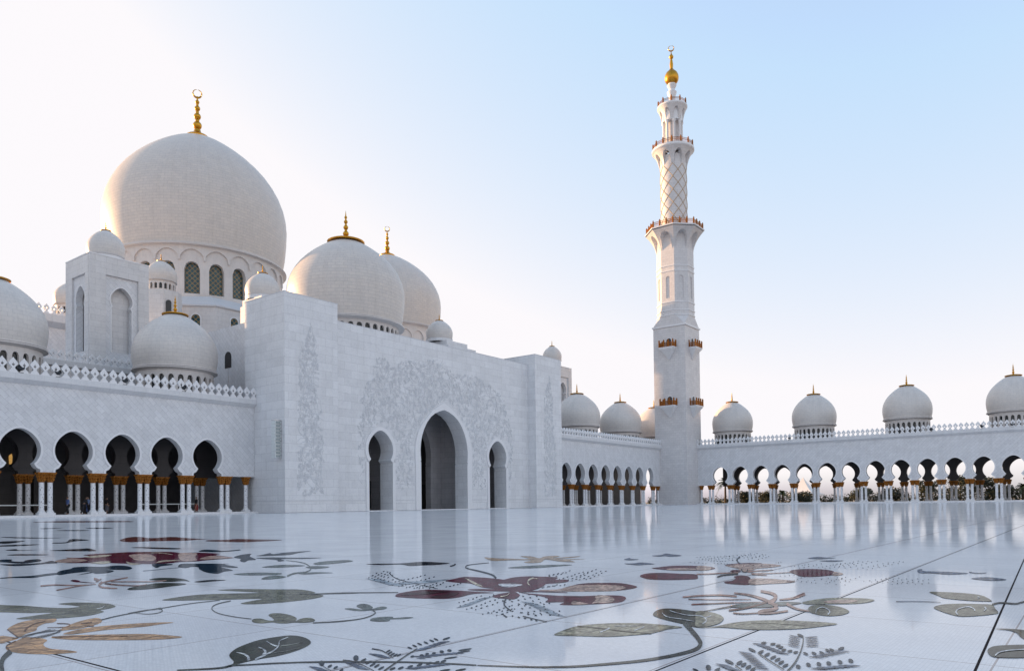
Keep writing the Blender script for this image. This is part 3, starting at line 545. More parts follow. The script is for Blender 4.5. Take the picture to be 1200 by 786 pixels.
  ('pink',1,1,[4.43,11.293,4.748,11.675,4.797,11.448,4.688,10.928,4.464,10.716,4.309,10.852]),
  ('cream',1,1,[4.989,11.767,5.278,11.945,5.464,11.942,5.299,11.65,5.022,11.468]),
  ('cream',1,1,[4.49,10.403,4.759,10.553,4.729,10.336,4.503,10.016]),
  ('cream',1,1,[4.937,9.572,5.213,9.937,5.396,9.835,5.33,9.716,5.103,9.673]),
  ('cream',1,1,[4.88,10.246,4.773,9.877,4.752,9.557,4.612,9.572]),
  ('cream',1,0,[5.982,11.729,6.007,11.692,6.038,11.631,6.047,11.528,6.012,11.343,5.957,11.122,5.917,10.969,5.958,11.042,6.005,11.21,6.069,11.447,6.112,11.651,6.111,11.77,6.087,11.847,6.068,11.898]),
 ],
 'dark teal leaves under the red flower': [
  ('teal',0,1,[4.686,9.168,4.857,9.469,4.95,9.227,4.863,9.044,4.699,8.982,4.546,8.789]),
  ('teal',0,1,[4.763,8.706,5.039,9.133,5.141,9.014,5.348,8.562,5.254,8.528,5.113,8.009,5.009,7.954,5.02,8.239,4.825,7.652,4.669,7.579,4.483,7.398,4.496,7.626,4.684,8.1,4.845,8.401,4.849,8.549,4.707,8.438]),
  ('teal',0,1,[3.553,9.029,3.727,9.385,3.928,9.601,4.064,9.815,4.201,9.791,4.282,9.579,4.477,9.617,4.487,9.367,4.354,8.985,4.202,8.82,4.107,9.133,4.073,8.825,3.9,8.598,3.786,8.62,3.805,8.765,3.584,8.605,3.89,8.96,3.678,8.937,3.497,8.806]),
  ('teal',0,1,[3.01,9.021,3.173,9.037,3.296,8.987,3.496,9.13,3.595,9.136,3.518,8.914,3.331,8.808,3.193,8.706,3.084,8.894,2.977,8.922]),
  ('teal',0,1,[4.11,12.319,4.226,12.229,4.084,11.821,4.136,11.563,4.257,11.827,4.456,11.966,4.357,11.555,4.203,11.32,3.973,11.177,3.946,11.604,3.94,11.811]),
  ('teal',0,1,[3.762,11.276,3.912,11.144,4.149,11.037,4.399,11.351,4.268,10.815,4.128,10.816,3.85,10.696,3.734,10.84]),
  ('teal',0,1,[6.061,9.598,6.442,10.008,6.664,10.088,6.307,9.586,5.965,8.919,5.82,8.87,5.59,8.613,5.706,8.889,5.946,9.249]),
  ('teal',0,1,[6.407,9.581,6.596,9.703,6.895,9.951,6.763,9.681,7.061,9.838,7.274,9.863,7.541,9.791,7.137,9.574,6.794,9.313,6.593,9.362,6.424,9.451]),
  ('teal',0,1,[6.139,9.18,6.335,9.069,6.44,8.733,6.612,8.357,6.379,8.42,6.185,8.665,6.035,8.386,5.899,8.333,6.063,8.61,6.078,8.869]),
  ('teal',0,1,[6.624,11.486,6.929,11.816,6.944,11.457,6.875,11.157,7.238,11.305,7.06,11.027,6.686,10.941,6.579,11.158]),
  ('slate',1,0,[4.218,8.459,4.257,8.461,4.313,8.464,4.369,8.47,4.416,8.479,4.462,8.492,4.512,8.504,4.574,8.519,4.641,8.535,4.689,8.547,4.714,8.593,4.667,8.583,4.6,8.568,4.538,8.554,4.489,8.543,4.443,8.532,4.396,8.524,4.341,8.52,4.285,8.518,4.246,8.517]),
 ],
 'dark leaves near the left arcade': [
  ('ink',0,1,[6.481,19.431,6.699,19.516,6.922,19.235,6.228,18.142,6.127,18.37]),
  ('ink',0,1,[5.792,17.366,6.154,17.315,6.347,16.887,5.917,16.647,5.622,16.854]),
  ('ink',0,1,[6.828,17.513,7.072,17.494,7.733,18.958,7.954,19.099,7.815,18.109,7.35,17.752,6.892,17.05,6.677,17.127]),
  ('ink',0,1,[5.463,14.185,5.741,14.287,6.018,14.277,6.15,14.292,5.837,13.288,5.627,13.59]),
  ('ink',0,1,[4.634,13.583,4.817,13.551,4.988,12.99,4.858,12.926,4.612,13.306]),
  ('ink',0,1,[5.145,15.179,5.384,15.388,5.27,14.92,5.484,14.682,5.201,14.725]),
  ('ink',0,1,[7.59,22.756,7.734,22.388,7.92,20.946,8.081,20.234,7.743,20.478,7.477,21.441]),
  ('ink',0,1,[10.87,27.72,11.36,27.44,11.35,26.22,10.86,26.23]),
  ('ink',0,1,[11.89,31.63,12.51,31.14,11.55,30.37]),
  ('ink',0,1,[12.82,30.06,13.26,29.33,13.06,28.37,12.41,28.25]),
  ('ink',0,1,[6.631,13.722,6.798,13.828,6.919,13.413,6.942,12.618,6.755,12.45,6.647,12.814,6.661,13.359]),
 ],
 'long rust and brown inlay band': [
  ('rust',0,1,[7.992,17.069,8.978,18.739,9.276,18.763,8.999,17.644,9.608,17.908,9.419,16.882,9.287,16.1,9.082,15.316,9.069,15.722,8.651,15.505,8.422,15.697,8.18,16.037,7.934,16.048,7.715,16.01]),
  ('rust',0,1,[8.705,14.803,9.043,15.166,9.225,14.971,9.598,15.072,9.656,14.674,9.729,14.001,9.711,13.564,9.363,13.476,8.787,13.537,8.737,14.178]),
  ('rust',0,1,[17.69,48.26,19.35,49.65,20.19,47.34,20.77,43.36,19.44,40.57,18.06,43.63]),
 ],
 'thin petalled pink flower': [
  ('pink2',1,0,[2.801,7.115,2.828,7.138,2.868,7.17,2.914,7.206,2.97,7.249,3.033,7.297,3.093,7.336,3.149,7.355,3.201,7.364,3.237,7.369,3.264,7.432,3.229,7.431,3.179,7.427,3.123,7.411,3.064,7.376,3.002,7.331,2.947,7.29,2.901,7.257,2.862,7.228,2.836,7.21]),
  ('pink2',1,0,[2.866,7.622,2.896,7.634,2.937,7.646,2.977,7.634,3.01,7.575,3.041,7.491,3.074,7.424,3.116,7.387,3.161,7.366,3.193,7.354,3.22,7.417,3.191,7.438,3.15,7.468,3.112,7.514,3.082,7.592,3.054,7.686,3.025,7.757,2.987,7.779,2.948,7.776,2.922,7.773]),
  ('pink2',1,0,[3.429,7.856,3.425,7.819,3.419,7.769,3.418,7.756,3.454,7.843,3.415,7.771,3.335,7.604,3.28,7.456,3.261,7.387,3.247,7.34,3.237,7.309,3.225,7.278,3.216,7.253,3.284,7.372,3.295,7.401,3.312,7.449,3.335,7.513,3.354,7.577,3.37,7.636,3.362,7.619,3.353,7.595,3.395,7.671,3.497,7.895,3.531,8.011,3.541,8.074,3.546,8.116]),
  ('pink2',1,0,[3.554,7.98,3.519,7.921,3.472,7.843,3.438,7.786,3.405,7.702,3.433,7.744,3.473,7.805,3.501,7.849]),
  ('pink2',1,0,[3.425,7.676,3.383,7.604,3.324,7.5,3.257,7.369,3.188,7.213,3.145,7.094,3.124,7.013,3.121,6.951,3.128,6.898,3.137,6.857,3.147,6.83,3.159,6.814,3.168,6.805,3.202,6.878,3.198,6.899,3.192,6.927,3.188,6.967,3.185,7.021,3.184,7.087,3.192,7.158,3.212,7.224,3.229,7.267,3.232,7.274,3.257,7.32,3.301,7.392,3.335,7.446]),
  ('pink2',1,0,[3.323,7.43,3.36,7.468,3.415,7.521,3.478,7.578,3.561,7.645,3.655,7.717,3.724,7.771,3.768,7.868,3.703,7.824,3.613,7.761,3.533,7.703,3.472,7.654,3.421,7.609,3.387,7.581]),
  ('rust',1,0,[3.299,7.339,3.299,7.284,3.298,7.207,3.301,7.132,3.309,7.069,3.319,7.008,3.331,6.954,3.344,6.905,3.358,6.862,3.369,6.834,3.406,6.909,3.398,6.942,3.386,6.989,3.375,7.043,3.365,7.103,3.356,7.169,3.351,7.238,3.35,7.318,3.353,7.402,3.356,7.463]),
  ('red',0,1,[3.272,7.997,3.339,8.088,3.328,7.943,3.275,7.793,3.238,7.797]),
  ('red',1,0,[3.255,7.769,3.259,7.723,3.265,7.657,3.272,7.603,3.281,7.569,3.291,7.546,3.299,7.532,3.313,7.565,3.308,7.585,3.3,7.613,3.293,7.652,3.289,7.712,3.286,7.784,3.284,7.837]),
  ('pink2',1,0,[3.295,7.202,3.297,7.146,3.302,7.067,3.315,6.999,3.341,6.946,3.376,6.903,3.41,6.879,3.443,6.886,3.475,6.913,3.497,6.934,3.525,6.992,3.503,6.973,3.473,6.948,3.442,6.943,3.409,6.969,3.374,7.015,3.348,7.07,3.337,7.141,3.333,7.223,3.332,7.282]),
  ('pink2',1,0,[3.419,7.472,3.444,7.429,3.479,7.367,3.519,7.303,3.561,7.236,3.607,7.167,3.651,7.118,3.696,7.101,3.74,7.104,3.771,7.108,3.815,7.193,3.784,7.188,3.739,7.185,3.693,7.201,3.649,7.251,3.603,7.32,3.56,7.388,3.52,7.453,3.484,7.516,3.459,7.56]),
 ],
 'pair of black green leaves': [
  ('darkolive',0,1,[3.77,7.434,3.886,7.491,3.961,7.383,3.969,7.156,3.87,6.862,3.876,6.969,3.749,6.989,3.716,7.084,3.782,7.169,3.742,7.317]),
  ('darkolive',0,1,[3.208,6.706,3.291,6.812,3.441,6.902,3.604,6.988,3.696,6.89,3.734,6.714,3.683,6.621,3.555,6.59,3.384,6.543,3.251,6.557,3.187,6.615]),
  ('ink',0,1,[3.87,6.785,3.982,6.829,4.095,6.796,4.132,6.672,4.018,6.668,3.885,6.682]),
 ],
 'slate grey leaf sprig': [
  ('greygreen',0,1,[5.23,7.705,5.427,7.813,5.573,7.808,5.651,7.664,5.634,7.436,5.471,7.42,5.3,7.487]),
  ('greygreen',0,1,[4.536,7.184,4.663,7.206,4.785,7.117,4.862,6.906,4.84,6.772,4.732,6.722,4.586,6.86,4.52,7.023]),
  ('greygreen',0,1,[4.376,6.457,4.532,6.615,4.67,6.669,4.678,6.519,4.618,6.401,4.479,6.344,4.366,6.373]),
  ('greygreen',0,1,[4.953,6.646,5.104,6.629,5.174,6.506,5.174,6.357,5.081,6.423,4.91,6.482]),
  ('greygreen',0,1,[5.918,7.645,6.155,7.779,6.357,7.777,6.488,7.684,6.397,7.474,6.17,7.387,5.933,7.378,5.787,7.414]),
  ('greygreen',0,1,[5.489,7.236,5.621,7.301,5.678,7.197,5.659,7.018,5.531,6.953,5.4,6.957,5.416,7.072]),
  ('greygreen',1,0,[4.637,6.405,4.704,6.468,4.8,6.556,4.884,6.622,4.934,6.633,4.972,6.619,5.027,6.634,5.113,6.7,5.219,6.801,5.353,6.954,5.509,7.164,5.657,7.385,5.785,7.59,5.878,7.76,5.948,7.911,6.004,8.053,6.046,8.202,6.073,8.342,6.09,8.439,6.041,8.373,6.019,8.269,5.986,8.123,5.939,7.969,5.879,7.823,5.807,7.671,5.715,7.507,5.595,7.314,5.464,7.12,5.369,6.99,5.283,6.895,5.189,6.808,5.111,6.749,5.062,6.74,5.027,6.76,4.977,6.753,4.889,6.686,4.791,6.597,4.724,6.536]),
 ],
 'thin dark far leaf': [
  ('ink',0,1,[6.152,6.954,6.298,6.845,6.44,6.663,6.738,6.612,6.777,6.369,6.73,6.127,6.461,6.113,6.332,6.235,6.221,6.289,6.329,6.548,6.15,6.684]),
  ('ink',1,0,[6.734,6.044,6.68,6.006,6.608,5.955,6.551,5.918,6.513,5.899,6.483,5.89,6.462,5.884,6.358,5.787,6.374,5.789,6.4,5.794,6.439,5.81,6.5,5.849,6.57,5.897,6.619,5.931]),
 ],
 'pale tan far flower': [
  ('tan2',0,1,[7.71,6.409,7.653,6.168,7.691,5.948,7.745,5.703,8.103,6.115,8.135,5.948,7.914,5.665,8.213,5.796,8.396,5.757,8.306,5.614,7.99,5.519,8.273,5.472,8.469,5.401,8.24,5.333,7.91,5.386,8.045,5.037,7.842,5.15,7.599,4.918,7.578,5.124,7.771,5.465,7.356,5.248,7.213,5.312,7.309,5.459,7.585,5.546,7.465,5.773,7.286,5.934]),
  ('greygreen',0,1,[6.582,5.136,6.803,5.118,7.043,5.007,7.207,4.856,7.24,4.721,7.004,4.753,6.709,4.839,6.574,5.015]),
 ],
 'long olive leaf': [
  ('olive2',0,1,[3.347,2.307,3.455,2.338,3.629,2.359,3.759,2.317,3.861,2.235,3.932,2.126,3.957,2.012,3.945,1.848,3.841,1.884,3.668,1.899,3.56,1.959,3.454,2.043,3.398,2.166,3.352,2.251]),
  ('darkolive',1,0,[3.634,2.344,3.636,2.3,3.639,2.239,3.639,2.18,3.636,2.129,3.631,2.08,3.629,2.032,3.633,1.978,3.64,1.925,3.646,1.888,3.666,1.898,3.662,1.935,3.656,1.99,3.653,2.044,3.656,2.094,3.663,2.144,3.668,2.196,3.669,2.257,3.668,2.32,3.667,2.364]),
  ('pale',1,0,[3.534,2.133,3.561,2.136,3.599,2.142,3.632,2.147,3.654,2.152,3.671,2.157,3.681,2.16,3.707,2.181,3.696,2.177,3.682,2.172,3.66,2.166,3.626,2.16,3.586,2.154,3.558,2.15]),
  ('pale',1,0,[3.685,2.009,3.711,2.011,3.747,2.014,3.78,2.016,3.803,2.02,3.822,2.025,3.835,2.028,3.849,2.037,3.838,2.035,3.822,2.032,3.801,2.029,3.77,2.028,3.736,2.026,3.711,2.025]),
  ('pale',1,0,[3.758,2.176,3.779,2.145,3.808,2.101,3.829,2.07,3.838,2.075,3.818,2.107,3.791,2.151,3.771,2.183]),
 ],
 'oval olive leaf with a thick stem': [
  ('darkolive',0,1,[4.293,2.21,4.464,2.268,4.571,2.26,4.59,2.168,4.552,2.033,4.559,1.941,4.427,1.813,4.27,1.75,4.098,1.73,3.978,1.779,4.05,1.897,4.122,2.03,4.201,2.135]),
  ('olive2',1,1,[4.552,2.033,4.559,1.941,4.452,1.828,4.27,1.75,4.098,1.73,3.978,1.779,4.211,1.891]),
  ('pale',2,0,[4.355,2.18,4.316,2.154,4.262,2.116,4.22,2.079,4.204,2.047,4.199,2.015,4.192,1.982,4.177,1.942,4.161,1.901,4.15,1.873,4.164,1.879,4.177,1.908,4.195,1.95,4.212,1.991,4.221,2.025,4.228,2.058,4.246,2.09,4.286,2.125,4.339,2.162,4.38,2.188]),
  ('pale',2,0,[4.467,2.18,4.43,2.134,4.382,2.071,4.349,2.018,4.348,1.984,4.363,1.957,4.365,1.932,4.344,1.906,4.312,1.882,4.28,1.861,4.251,1.845,4.227,1.833,4.204,1.825,4.173,1.817,4.138,1.811,4.114,1.806,4.08,1.788,4.105,1.792,4.143,1.8,4.185,1.811,4.229,1.828,4.271,1.847,4.307,1.869,4.343,1.892,4.376,1.918,4.398,1.946,4.394,1.971,4.377,1.996,4.376,2.029,4.407,2.082,4.455,2.144,4.49,2.19]),
  ('pale',2,0,[4.305,1.869,4.336,1.872,4.379,1.875,4.411,1.878,4.425,1.885,4.398,1.885,4.36,1.884,4.334,1.883]),
  ('stem',1,0,[4.55,1.984,4.591,1.981,4.651,1.976,4.715,1.968,4.786,1.957,4.861,1.943,4.916,1.933,4.942,1.944,4.888,1.954,4.813,1.968,4.742,1.98,4.678,1.988,4.619,1.994,4.578,1.998]),
 ],
 'dark red flower far right of centre': [
  ('red',0,1,[7.265,3.744,7.422,3.736,7.654,3.686,7.75,3.568,7.766,3.451,7.757,3.325,7.605,3.184,7.405,3.152,7.263,3.228,7.159,3.413,7.175,3.563]),
  ('pink',1,1,[7.766,3.451,7.714,3.289,7.405,3.152,7.252,3.223]),
  ('pink',1,1,[7.219,3.561,7.388,3.522,7.463,3.388,7.372,3.288,7.232,3.284,7.138,3.427]),
  ('red',0,1,[6.476,3.462,6.699,3.511,6.837,3.431,6.851,3.245,6.861,3.072,6.648,2.956,6.46,2.883,6.338,2.961,6.245,3.082,6.224,3.231,6.309,3.34]),
  ('pink2',1,0,[6.816,3.041,6.84,3.017,6.875,2.983,6.917,2.945,6.972,2.904,7.034,2.859,7.084,2.822,7.114,2.794,7.131,2.773,7.141,2.759,7.269,2.809,7.256,2.822,7.236,2.842,7.203,2.869,7.15,2.907,7.084,2.951,7.026,2.992,6.98,3.029,6.942,3.063,6.916,3.086]),
  ('ink',1,0,[6.632,2.755,6.685,2.766,6.76,2.78,6.832,2.783,6.898,2.763,6.962,2.731,7.008,2.708,7.109,2.748,7.07,2.774,7.011,2.809,6.948,2.832,6.875,2.831,6.799,2.819,6.749,2.81]),
  ('red',0,1,[7.308,2.905,7.467,2.94,7.498,2.885,7.325,2.803,7.226,2.814]),
  ('pink',0,1,[7.946,3.211,8.139,3.216,8.315,3.137,8.392,2.996,8.355,2.818,8.198,2.692,7.936,2.722,7.75,2.791,7.524,2.764,7.309,2.738,7.473,2.854,7.683,2.991]),
  ('red',1,0,[7.902,3.191,7.928,3.198,7.967,3.207,8.022,3.205,8.102,3.188,8.196,3.159,8.273,3.121,8.32,3.068,8.348,3.007,8.367,2.964,8.438,2.989,8.424,3.034,8.4,3.098,8.358,3.154,8.284,3.193,8.192,3.224,8.115,3.243,8.061,3.246,8.018,3.238,7.99,3.232]),
  ('ink',2,0,[7.569,2.895,7.484,2.859,7.366,2.808,7.277,2.765,7.25,2.742,7.258,2.73,7.301,2.733,7.401,2.763,7.526,2.806,7.614,2.837,7.627,2.849,7.54,2.818,7.429,2.78,7.361,2.759,7.332,2.758,7.327,2.77,7.349,2.789,7.417,2.82,7.525,2.866,7.61,2.902]),
  ('red',0,1,[6.37,2.577,6.466,2.558,6.68,2.602,6.811,2.673,6.962,2.68,6.937,2.599,6.744,2.493,6.271,2.319,6.196,2.396,6.246,2.527]),
  ('pink',0,1,[6.698,2.476,6.802,2.354,6.757,2.189,6.684,2.079,6.539,2.083,6.368,2.205,6.231,2.305]),
  ('red',1,1,[6.721,2.159,6.684,2.079,6.535,2.09]),
  ('red',0,1,[7.529,2.396,7.779,2.433,7.931,2.363,7.97,2.218,7.863,2.087,7.624,2,7.397,1.965,7.161,2.069,7.154,2.181,7.32,2.27]),
  ('pink',0,1,[7.734,2.034,7.638,1.931,7.461,1.896,7.361,1.946]),
  ('pink2',1,0,[7.26,2.709,7.32,2.698,7.401,2.68,7.476,2.66,7.537,2.634,7.591,2.605,7.631,2.586,7.689,2.606,7.667,2.631,7.629,2.667,7.584,2.699,7.524,2.726,7.457,2.749,7.412,2.767]),
  ('pink2',1,0,[7.148,2.636,7.165,2.602,7.191,2.552,7.231,2.502,7.3,2.45,7.384,2.397,7.446,2.359,7.511,2.38,7.453,2.419,7.371,2.474,7.305,2.527,7.268,2.579,7.246,2.631,7.232,2.667]),
  ('pink2',1,0,[7.06,2.595,7.06,2.552,7.057,2.494,7.057,2.452,7.118,2.473,7.138,2.522,7.163,2.589,7.184,2.639]),
  ('teal',1,0,[9.38,3.6,9.27,3.57,9.11,3.52,8.92,3.46,8.7,3.38,8.52,3.3,8.37,3.24,8.28,3.19,8.21,3.15,8.18,3.12,8.28,3.16,8.33,3.19,8.4,3.23,8.48,3.27,8.6,3.32,8.74,3.38,8.84,3.42,8.95,3.45,9.08,3.48,9.17,3.51]),
 ],
 'feathery teal leaves behind the far red flower': [
 ],
 'blue grey leaf specks': [
  ('slate',0,1,[8.227,4.614,8.478,4.678,8.363,4.585,8.311,4.454,8.136,4.49]),
  ('slate',0,1,[7.656,4.294,7.761,4.228,7.917,4.202,7.781,3.969,7.632,4.025,7.542,4.069]),
  ('slate',0,1,[8.982,4.625,9.147,4.57,9.436,4.651,9.352,4.532,9.158,4.28,8.917,4.322,8.991,4.432,8.878,4.481]),
  ('slate',0,1,[9.39,2.77,9.69,2.74,9.62,2.6,9.61,2.5,9.36,2.6]),
  ('slate',0,1,[9.06,2.54,9.21,2.46,9.21,2.31,9,2.39]),
  ('slate',0,1,[8.35,1.414,8.463,1.392,8.234,1.341,8.26,1.159,8.189,.958,7.969,1.094,8.034,1.23,8.006,1.343]),
  ('slate',0,1,[7.656,.885,7.872,.791,7.713,.628,7.542,.714]),
  ('slate',1,0,[8.257,.967,8.233,.948,8.2,.922,8.184,.896,8.204,.871,8.241,.847,8.271,.83,8.322,.835,8.301,.853,8.272,.878,8.261,.904,8.285,.93,8.328,.958,8.361,.978]),
 ],
 'pale pink spidery flower': [
  ('pink2',1,0,[5.135,2.401,5.171,2.384,5.224,2.36,5.273,2.331,5.314,2.298,5.352,2.261,5.377,2.221,5.384,2.174,5.379,2.126,5.374,2.091,5.471,2.128,5.475,2.162,5.478,2.212,5.47,2.259,5.442,2.299,5.402,2.336,5.358,2.369,5.305,2.397,5.25,2.421,5.21,2.437]),
  ('red',1,0,[5.055,2.321,5.065,2.303,5.078,2.278,5.088,2.261,5.132,2.28,5.13,2.301,5.124,2.33,5.122,2.351]),
  ('pink2',1,0,[5.059,2.323,5.081,2.275,5.113,2.207,5.15,2.138,5.197,2.07,5.25,2.002,5.288,1.954,5.318,1.965,5.283,2.014,5.232,2.084,5.187,2.154,5.152,2.223,5.123,2.293,5.103,2.343]),
  ('rust',1,0,[4.804,2.184,4.833,2.161,4.875,2.128,4.918,2.093,4.964,2.054,5.011,2.012,5.045,1.983,5.087,2,5.056,2.031,5.012,2.074,4.969,2.115,4.929,2.152,4.89,2.187,4.863,2.211]),
  ('pink2',1,0,[5.045,1.983,5.092,1.937,5.157,1.872,5.205,1.825,5.234,1.835,5.191,1.884,5.13,1.951,5.087,2]),
  ('pink2',1,0,[5.549,2.179,5.536,2.146,5.518,2.1,5.487,2.05,5.435,1.995,5.371,1.936,5.307,1.883,5.246,1.839,5.185,1.8,5.125,1.763,5.061,1.725,4.999,1.69,4.955,1.665,5.109,1.704,5.149,1.728,5.209,1.764,5.27,1.802,5.327,1.84,5.386,1.88,5.445,1.925,5.505,1.979,5.564,2.038,5.609,2.092,5.633,2.142,5.641,2.185,5.644,2.214]),
  ('pink2',1,0,[5.75,2.05,5.726,2.02,5.693,1.979,5.654,1.941,5.611,1.911,5.569,1.887,5.547,1.877,5.528,1.872,5.47,1.857,5.415,1.845,5.367,1.84,5.32,1.838,5.287,1.838,5.09,1.76,5.129,1.763,5.188,1.767,5.266,1.779,5.365,1.801,5.483,1.833,5.623,1.88,5.723,1.925,5.779,1.959,5.821,1.992,5.855,2.031,5.88,2.071,5.895,2.099]),
  ('rust',1,0,[4.66,1.865,4.688,1.854,4.731,1.837,4.78,1.823,4.838,1.813,4.904,1.805,4.974,1.799,5.053,1.798,5.136,1.799,5.196,1.8,5.264,1.827,5.204,1.826,5.121,1.825,5.042,1.827,4.973,1.832,4.907,1.841,4.85,1.851,4.801,1.866,4.759,1.883,4.731,1.895]),
  ('pink2',1,0,[5.089,1.714,5.049,1.704,5.005,1.693,4.963,1.688,4.924,1.695,4.885,1.71,4.846,1.72,4.802,1.719,4.759,1.713,4.73,1.707,4.662,1.677,4.68,1.678,4.706,1.679,4.731,1.676,4.756,1.663,4.782,1.644,4.816,1.632,4.872,1.635,4.936,1.647,4.975,1.655]),
  ('rust',1,0,[4.576,1.806,4.573,1.791,4.569,1.769,4.575,1.746,4.601,1.722,4.637,1.698,4.663,1.68,4.704,1.695,4.679,1.713,4.645,1.739,4.621,1.764,4.617,1.787,4.623,1.809,4.629,1.825]),
  ('pink2',1,0,[5.36,1.778,5.382,1.759,5.42,1.734,5.475,1.715,5.563,1.71,5.669,1.713,5.744,1.714,5.901,1.769,5.808,1.761,5.684,1.753,5.582,1.752,5.513,1.765,5.459,1.785,5.421,1.799]),
  ('rust',2,0,[5.523,1.73,5.609,1.736,5.728,1.743,5.819,1.749,5.867,1.766,5.78,1.762,5.663,1.755,5.581,1.751]),
  ('pink2',1,0,[4.631,1.669,4.639,1.652,4.651,1.628,4.676,1.605,4.726,1.585,4.79,1.566,4.836,1.552,4.91,1.577,4.864,1.591,4.801,1.611,4.752,1.632,4.729,1.655,4.719,1.68,4.714,1.698]),
  ('pink2',1,0,[5.137,1.663,5.085,1.629,5.011,1.582,4.953,1.538,4.923,1.5,4.907,1.466,4.899,1.442,4.949,1.456,4.97,1.483,4.999,1.521,5.041,1.562,5.111,1.607,5.199,1.657,5.266,1.695]),
  ('greygreen',0,1,[4.865,1.947,5.037,1.941,5.132,1.858,5.125,1.758,5.019,1.703,4.934,1.749,4.866,1.856]),
  ('greygreen',0,1,[5.233,1.766,5.315,1.705,5.306,1.607,5.19,1.628,5.072,1.684]),
  ('stem',1,0,[4.548,1.988,4.589,1.982,4.647,1.974,4.702,1.963,4.751,1.948,4.796,1.93,4.827,1.918,4.853,1.928,4.822,1.941,4.777,1.959,4.729,1.975,4.674,1.986,4.616,1.995,4.576,2.001]),
 ],
 'right olive leaves of the spidery flower': [
  ('olive2',0,1,[5.328,1.614,5.471,1.599,5.607,1.56,5.707,1.49,5.752,1.387,5.769,1.297,5.697,1.236,5.523,1.26,5.407,1.349,5.324,1.482,5.254,1.554]),
  ('pink',1,1,[5.44,1.505,5.588,1.441,5.637,1.332,5.474,1.339,5.38,1.433]),
  ('olive',0,1,[5.002,1.48,5.179,1.514,5.293,1.492,5.282,1.416,5.215,1.328,5.054,1.244,4.898,1.24,4.799,1.288,4.81,1.357,4.885,1.429]),
  ('pale',2,0,[4.838,1.384,4.889,1.397,4.961,1.415,5.021,1.427,5.068,1.432,5.108,1.433,5.126,1.428,5.115,1.413,5.083,1.392,5.047,1.373,5.011,1.357,4.975,1.343,4.948,1.335,4.92,1.33,4.883,1.325,4.856,1.322,4.818,1.307,4.847,1.311,4.891,1.317,4.946,1.328,5.001,1.345,5.049,1.362,5.089,1.381,5.127,1.402,5.161,1.424,5.171,1.44,5.148,1.446,5.101,1.444,5.044,1.437,4.971,1.422,4.894,1.402,4.842,1.389]),
 ],
 'long pale olive leaf': [
  ('olive2',0,1,[3.96,1.763,4.074,1.703,4.222,1.679,4.358,1.613,4.455,1.514,4.503,1.398,4.53,1.279,4.513,1.174,4.363,1.232,4.234,1.3,4.132,1.405,4.074,1.493,4.06,1.583,4.046,1.675]),
  ('olive',1,0,[4.275,1.583,4.291,1.551,4.312,1.505,4.329,1.455,4.336,1.4,4.339,1.342,4.341,1.302,4.351,1.305,4.35,1.346,4.348,1.404,4.341,1.459,4.326,1.509,4.305,1.556,4.29,1.588]),
 ],
 'teal fern at the bottom right': [
  ('stem',1,0,[3.146,1.016,3.19,1.021,3.256,1.03,3.331,1.042,3.414,1.058,3.507,1.078,3.599,1.099,3.692,1.121,3.784,1.145,3.862,1.166,3.92,1.183,3.96,1.196,3.985,1.205,3.977,1.207,3.952,1.198,3.916,1.187,3.863,1.171,3.787,1.151,3.697,1.128,3.607,1.106,3.516,1.086,3.426,1.067,3.346,1.052,3.274,1.04,3.209,1.032,3.165,1.027]),
  ('stem',1,0,[3.428,1.234,3.393,1.209,3.344,1.173,3.295,1.137,3.245,1.099,3.196,1.062,3.163,1.036,3.177,1.039,3.212,1.065,3.263,1.103,3.314,1.141,3.365,1.178,3.416,1.214,3.454,1.24]),
  ('stem',1,0,[3.132,1.232,3.11,1.214,3.079,1.19,3.057,1.173,3.071,1.176,3.094,1.193,3.127,1.218,3.152,1.237]),
 ],
 'pair of olive leaves on one stem': [
  ('olive',0,1,[6.413,1.013,6.456,.942,6.467,.847,6.442,.749,6.374,.675,6.227,.622,6.05,.58,6.022,.614,6.008,.699,6.032,.791,6.075,.868,6.218,.928]),
  ('olive',0,1,[5.494,.843,5.632,.842,5.738,.802,5.811,.725,5.844,.632,5.851,.561,5.654,.526,5.456,.492,5.355,.526,5.258,.581,5.184,.649,5.219,.698,5.332,.77]),
  ('pale',2,0,[5.246,.676,5.282,.685,5.33,.696,5.37,.702,5.413,.704,5.467,.704,5.518,.7,5.565,.692,5.606,.68,5.625,.668,5.611,.655,5.575,.641,5.54,.63,5.512,.624,5.485,.62,5.462,.617,5.475,.614,5.499,.617,5.539,.623,5.578,.632,5.618,.644,5.658,.658,5.676,.673,5.656,.687,5.615,.699,5.565,.708,5.51,.712,5.446,.713,5.377,.708,5.304,.698,5.247,.685,5.21,.677]),
  ('pale',2,0,[5.665,.587,5.643,.581,5.615,.575,5.6,.572,5.578,.572,5.541,.573,5.513,.573,5.481,.567,5.506,.566,5.545,.565,5.596,.566,5.652,.574,5.691,.582,5.717,.587]),
  ('pale',2,0,[6.26,.686,6.245,.681,6.224,.674,6.217,.672,6.208,.673,6.182,.675,6.164,.676,6.129,.671,6.148,.669,6.176,.667,6.219,.669,6.259,.676,6.282,.684,6.298,.689]),
  ('stem',1,0,[5.813,.557,5.846,.551,5.892,.542,5.927,.532,5.942,.523,5.947,.513,5.949,.499,5.944,.48,5.935,.458,5.938,.439,5.96,.429,5.993,.423,6.03,.416,6.077,.403,6.131,.388,6.17,.377,6.244,.383,6.205,.394,6.151,.409,6.102,.422,6.064,.43,6.033,.436,6.014,.445,6.012,.463,6.022,.485,6.028,.505,6.028,.519,6.023,.53,6.007,.54,5.97,.551,5.923,.56,5.89,.566]),
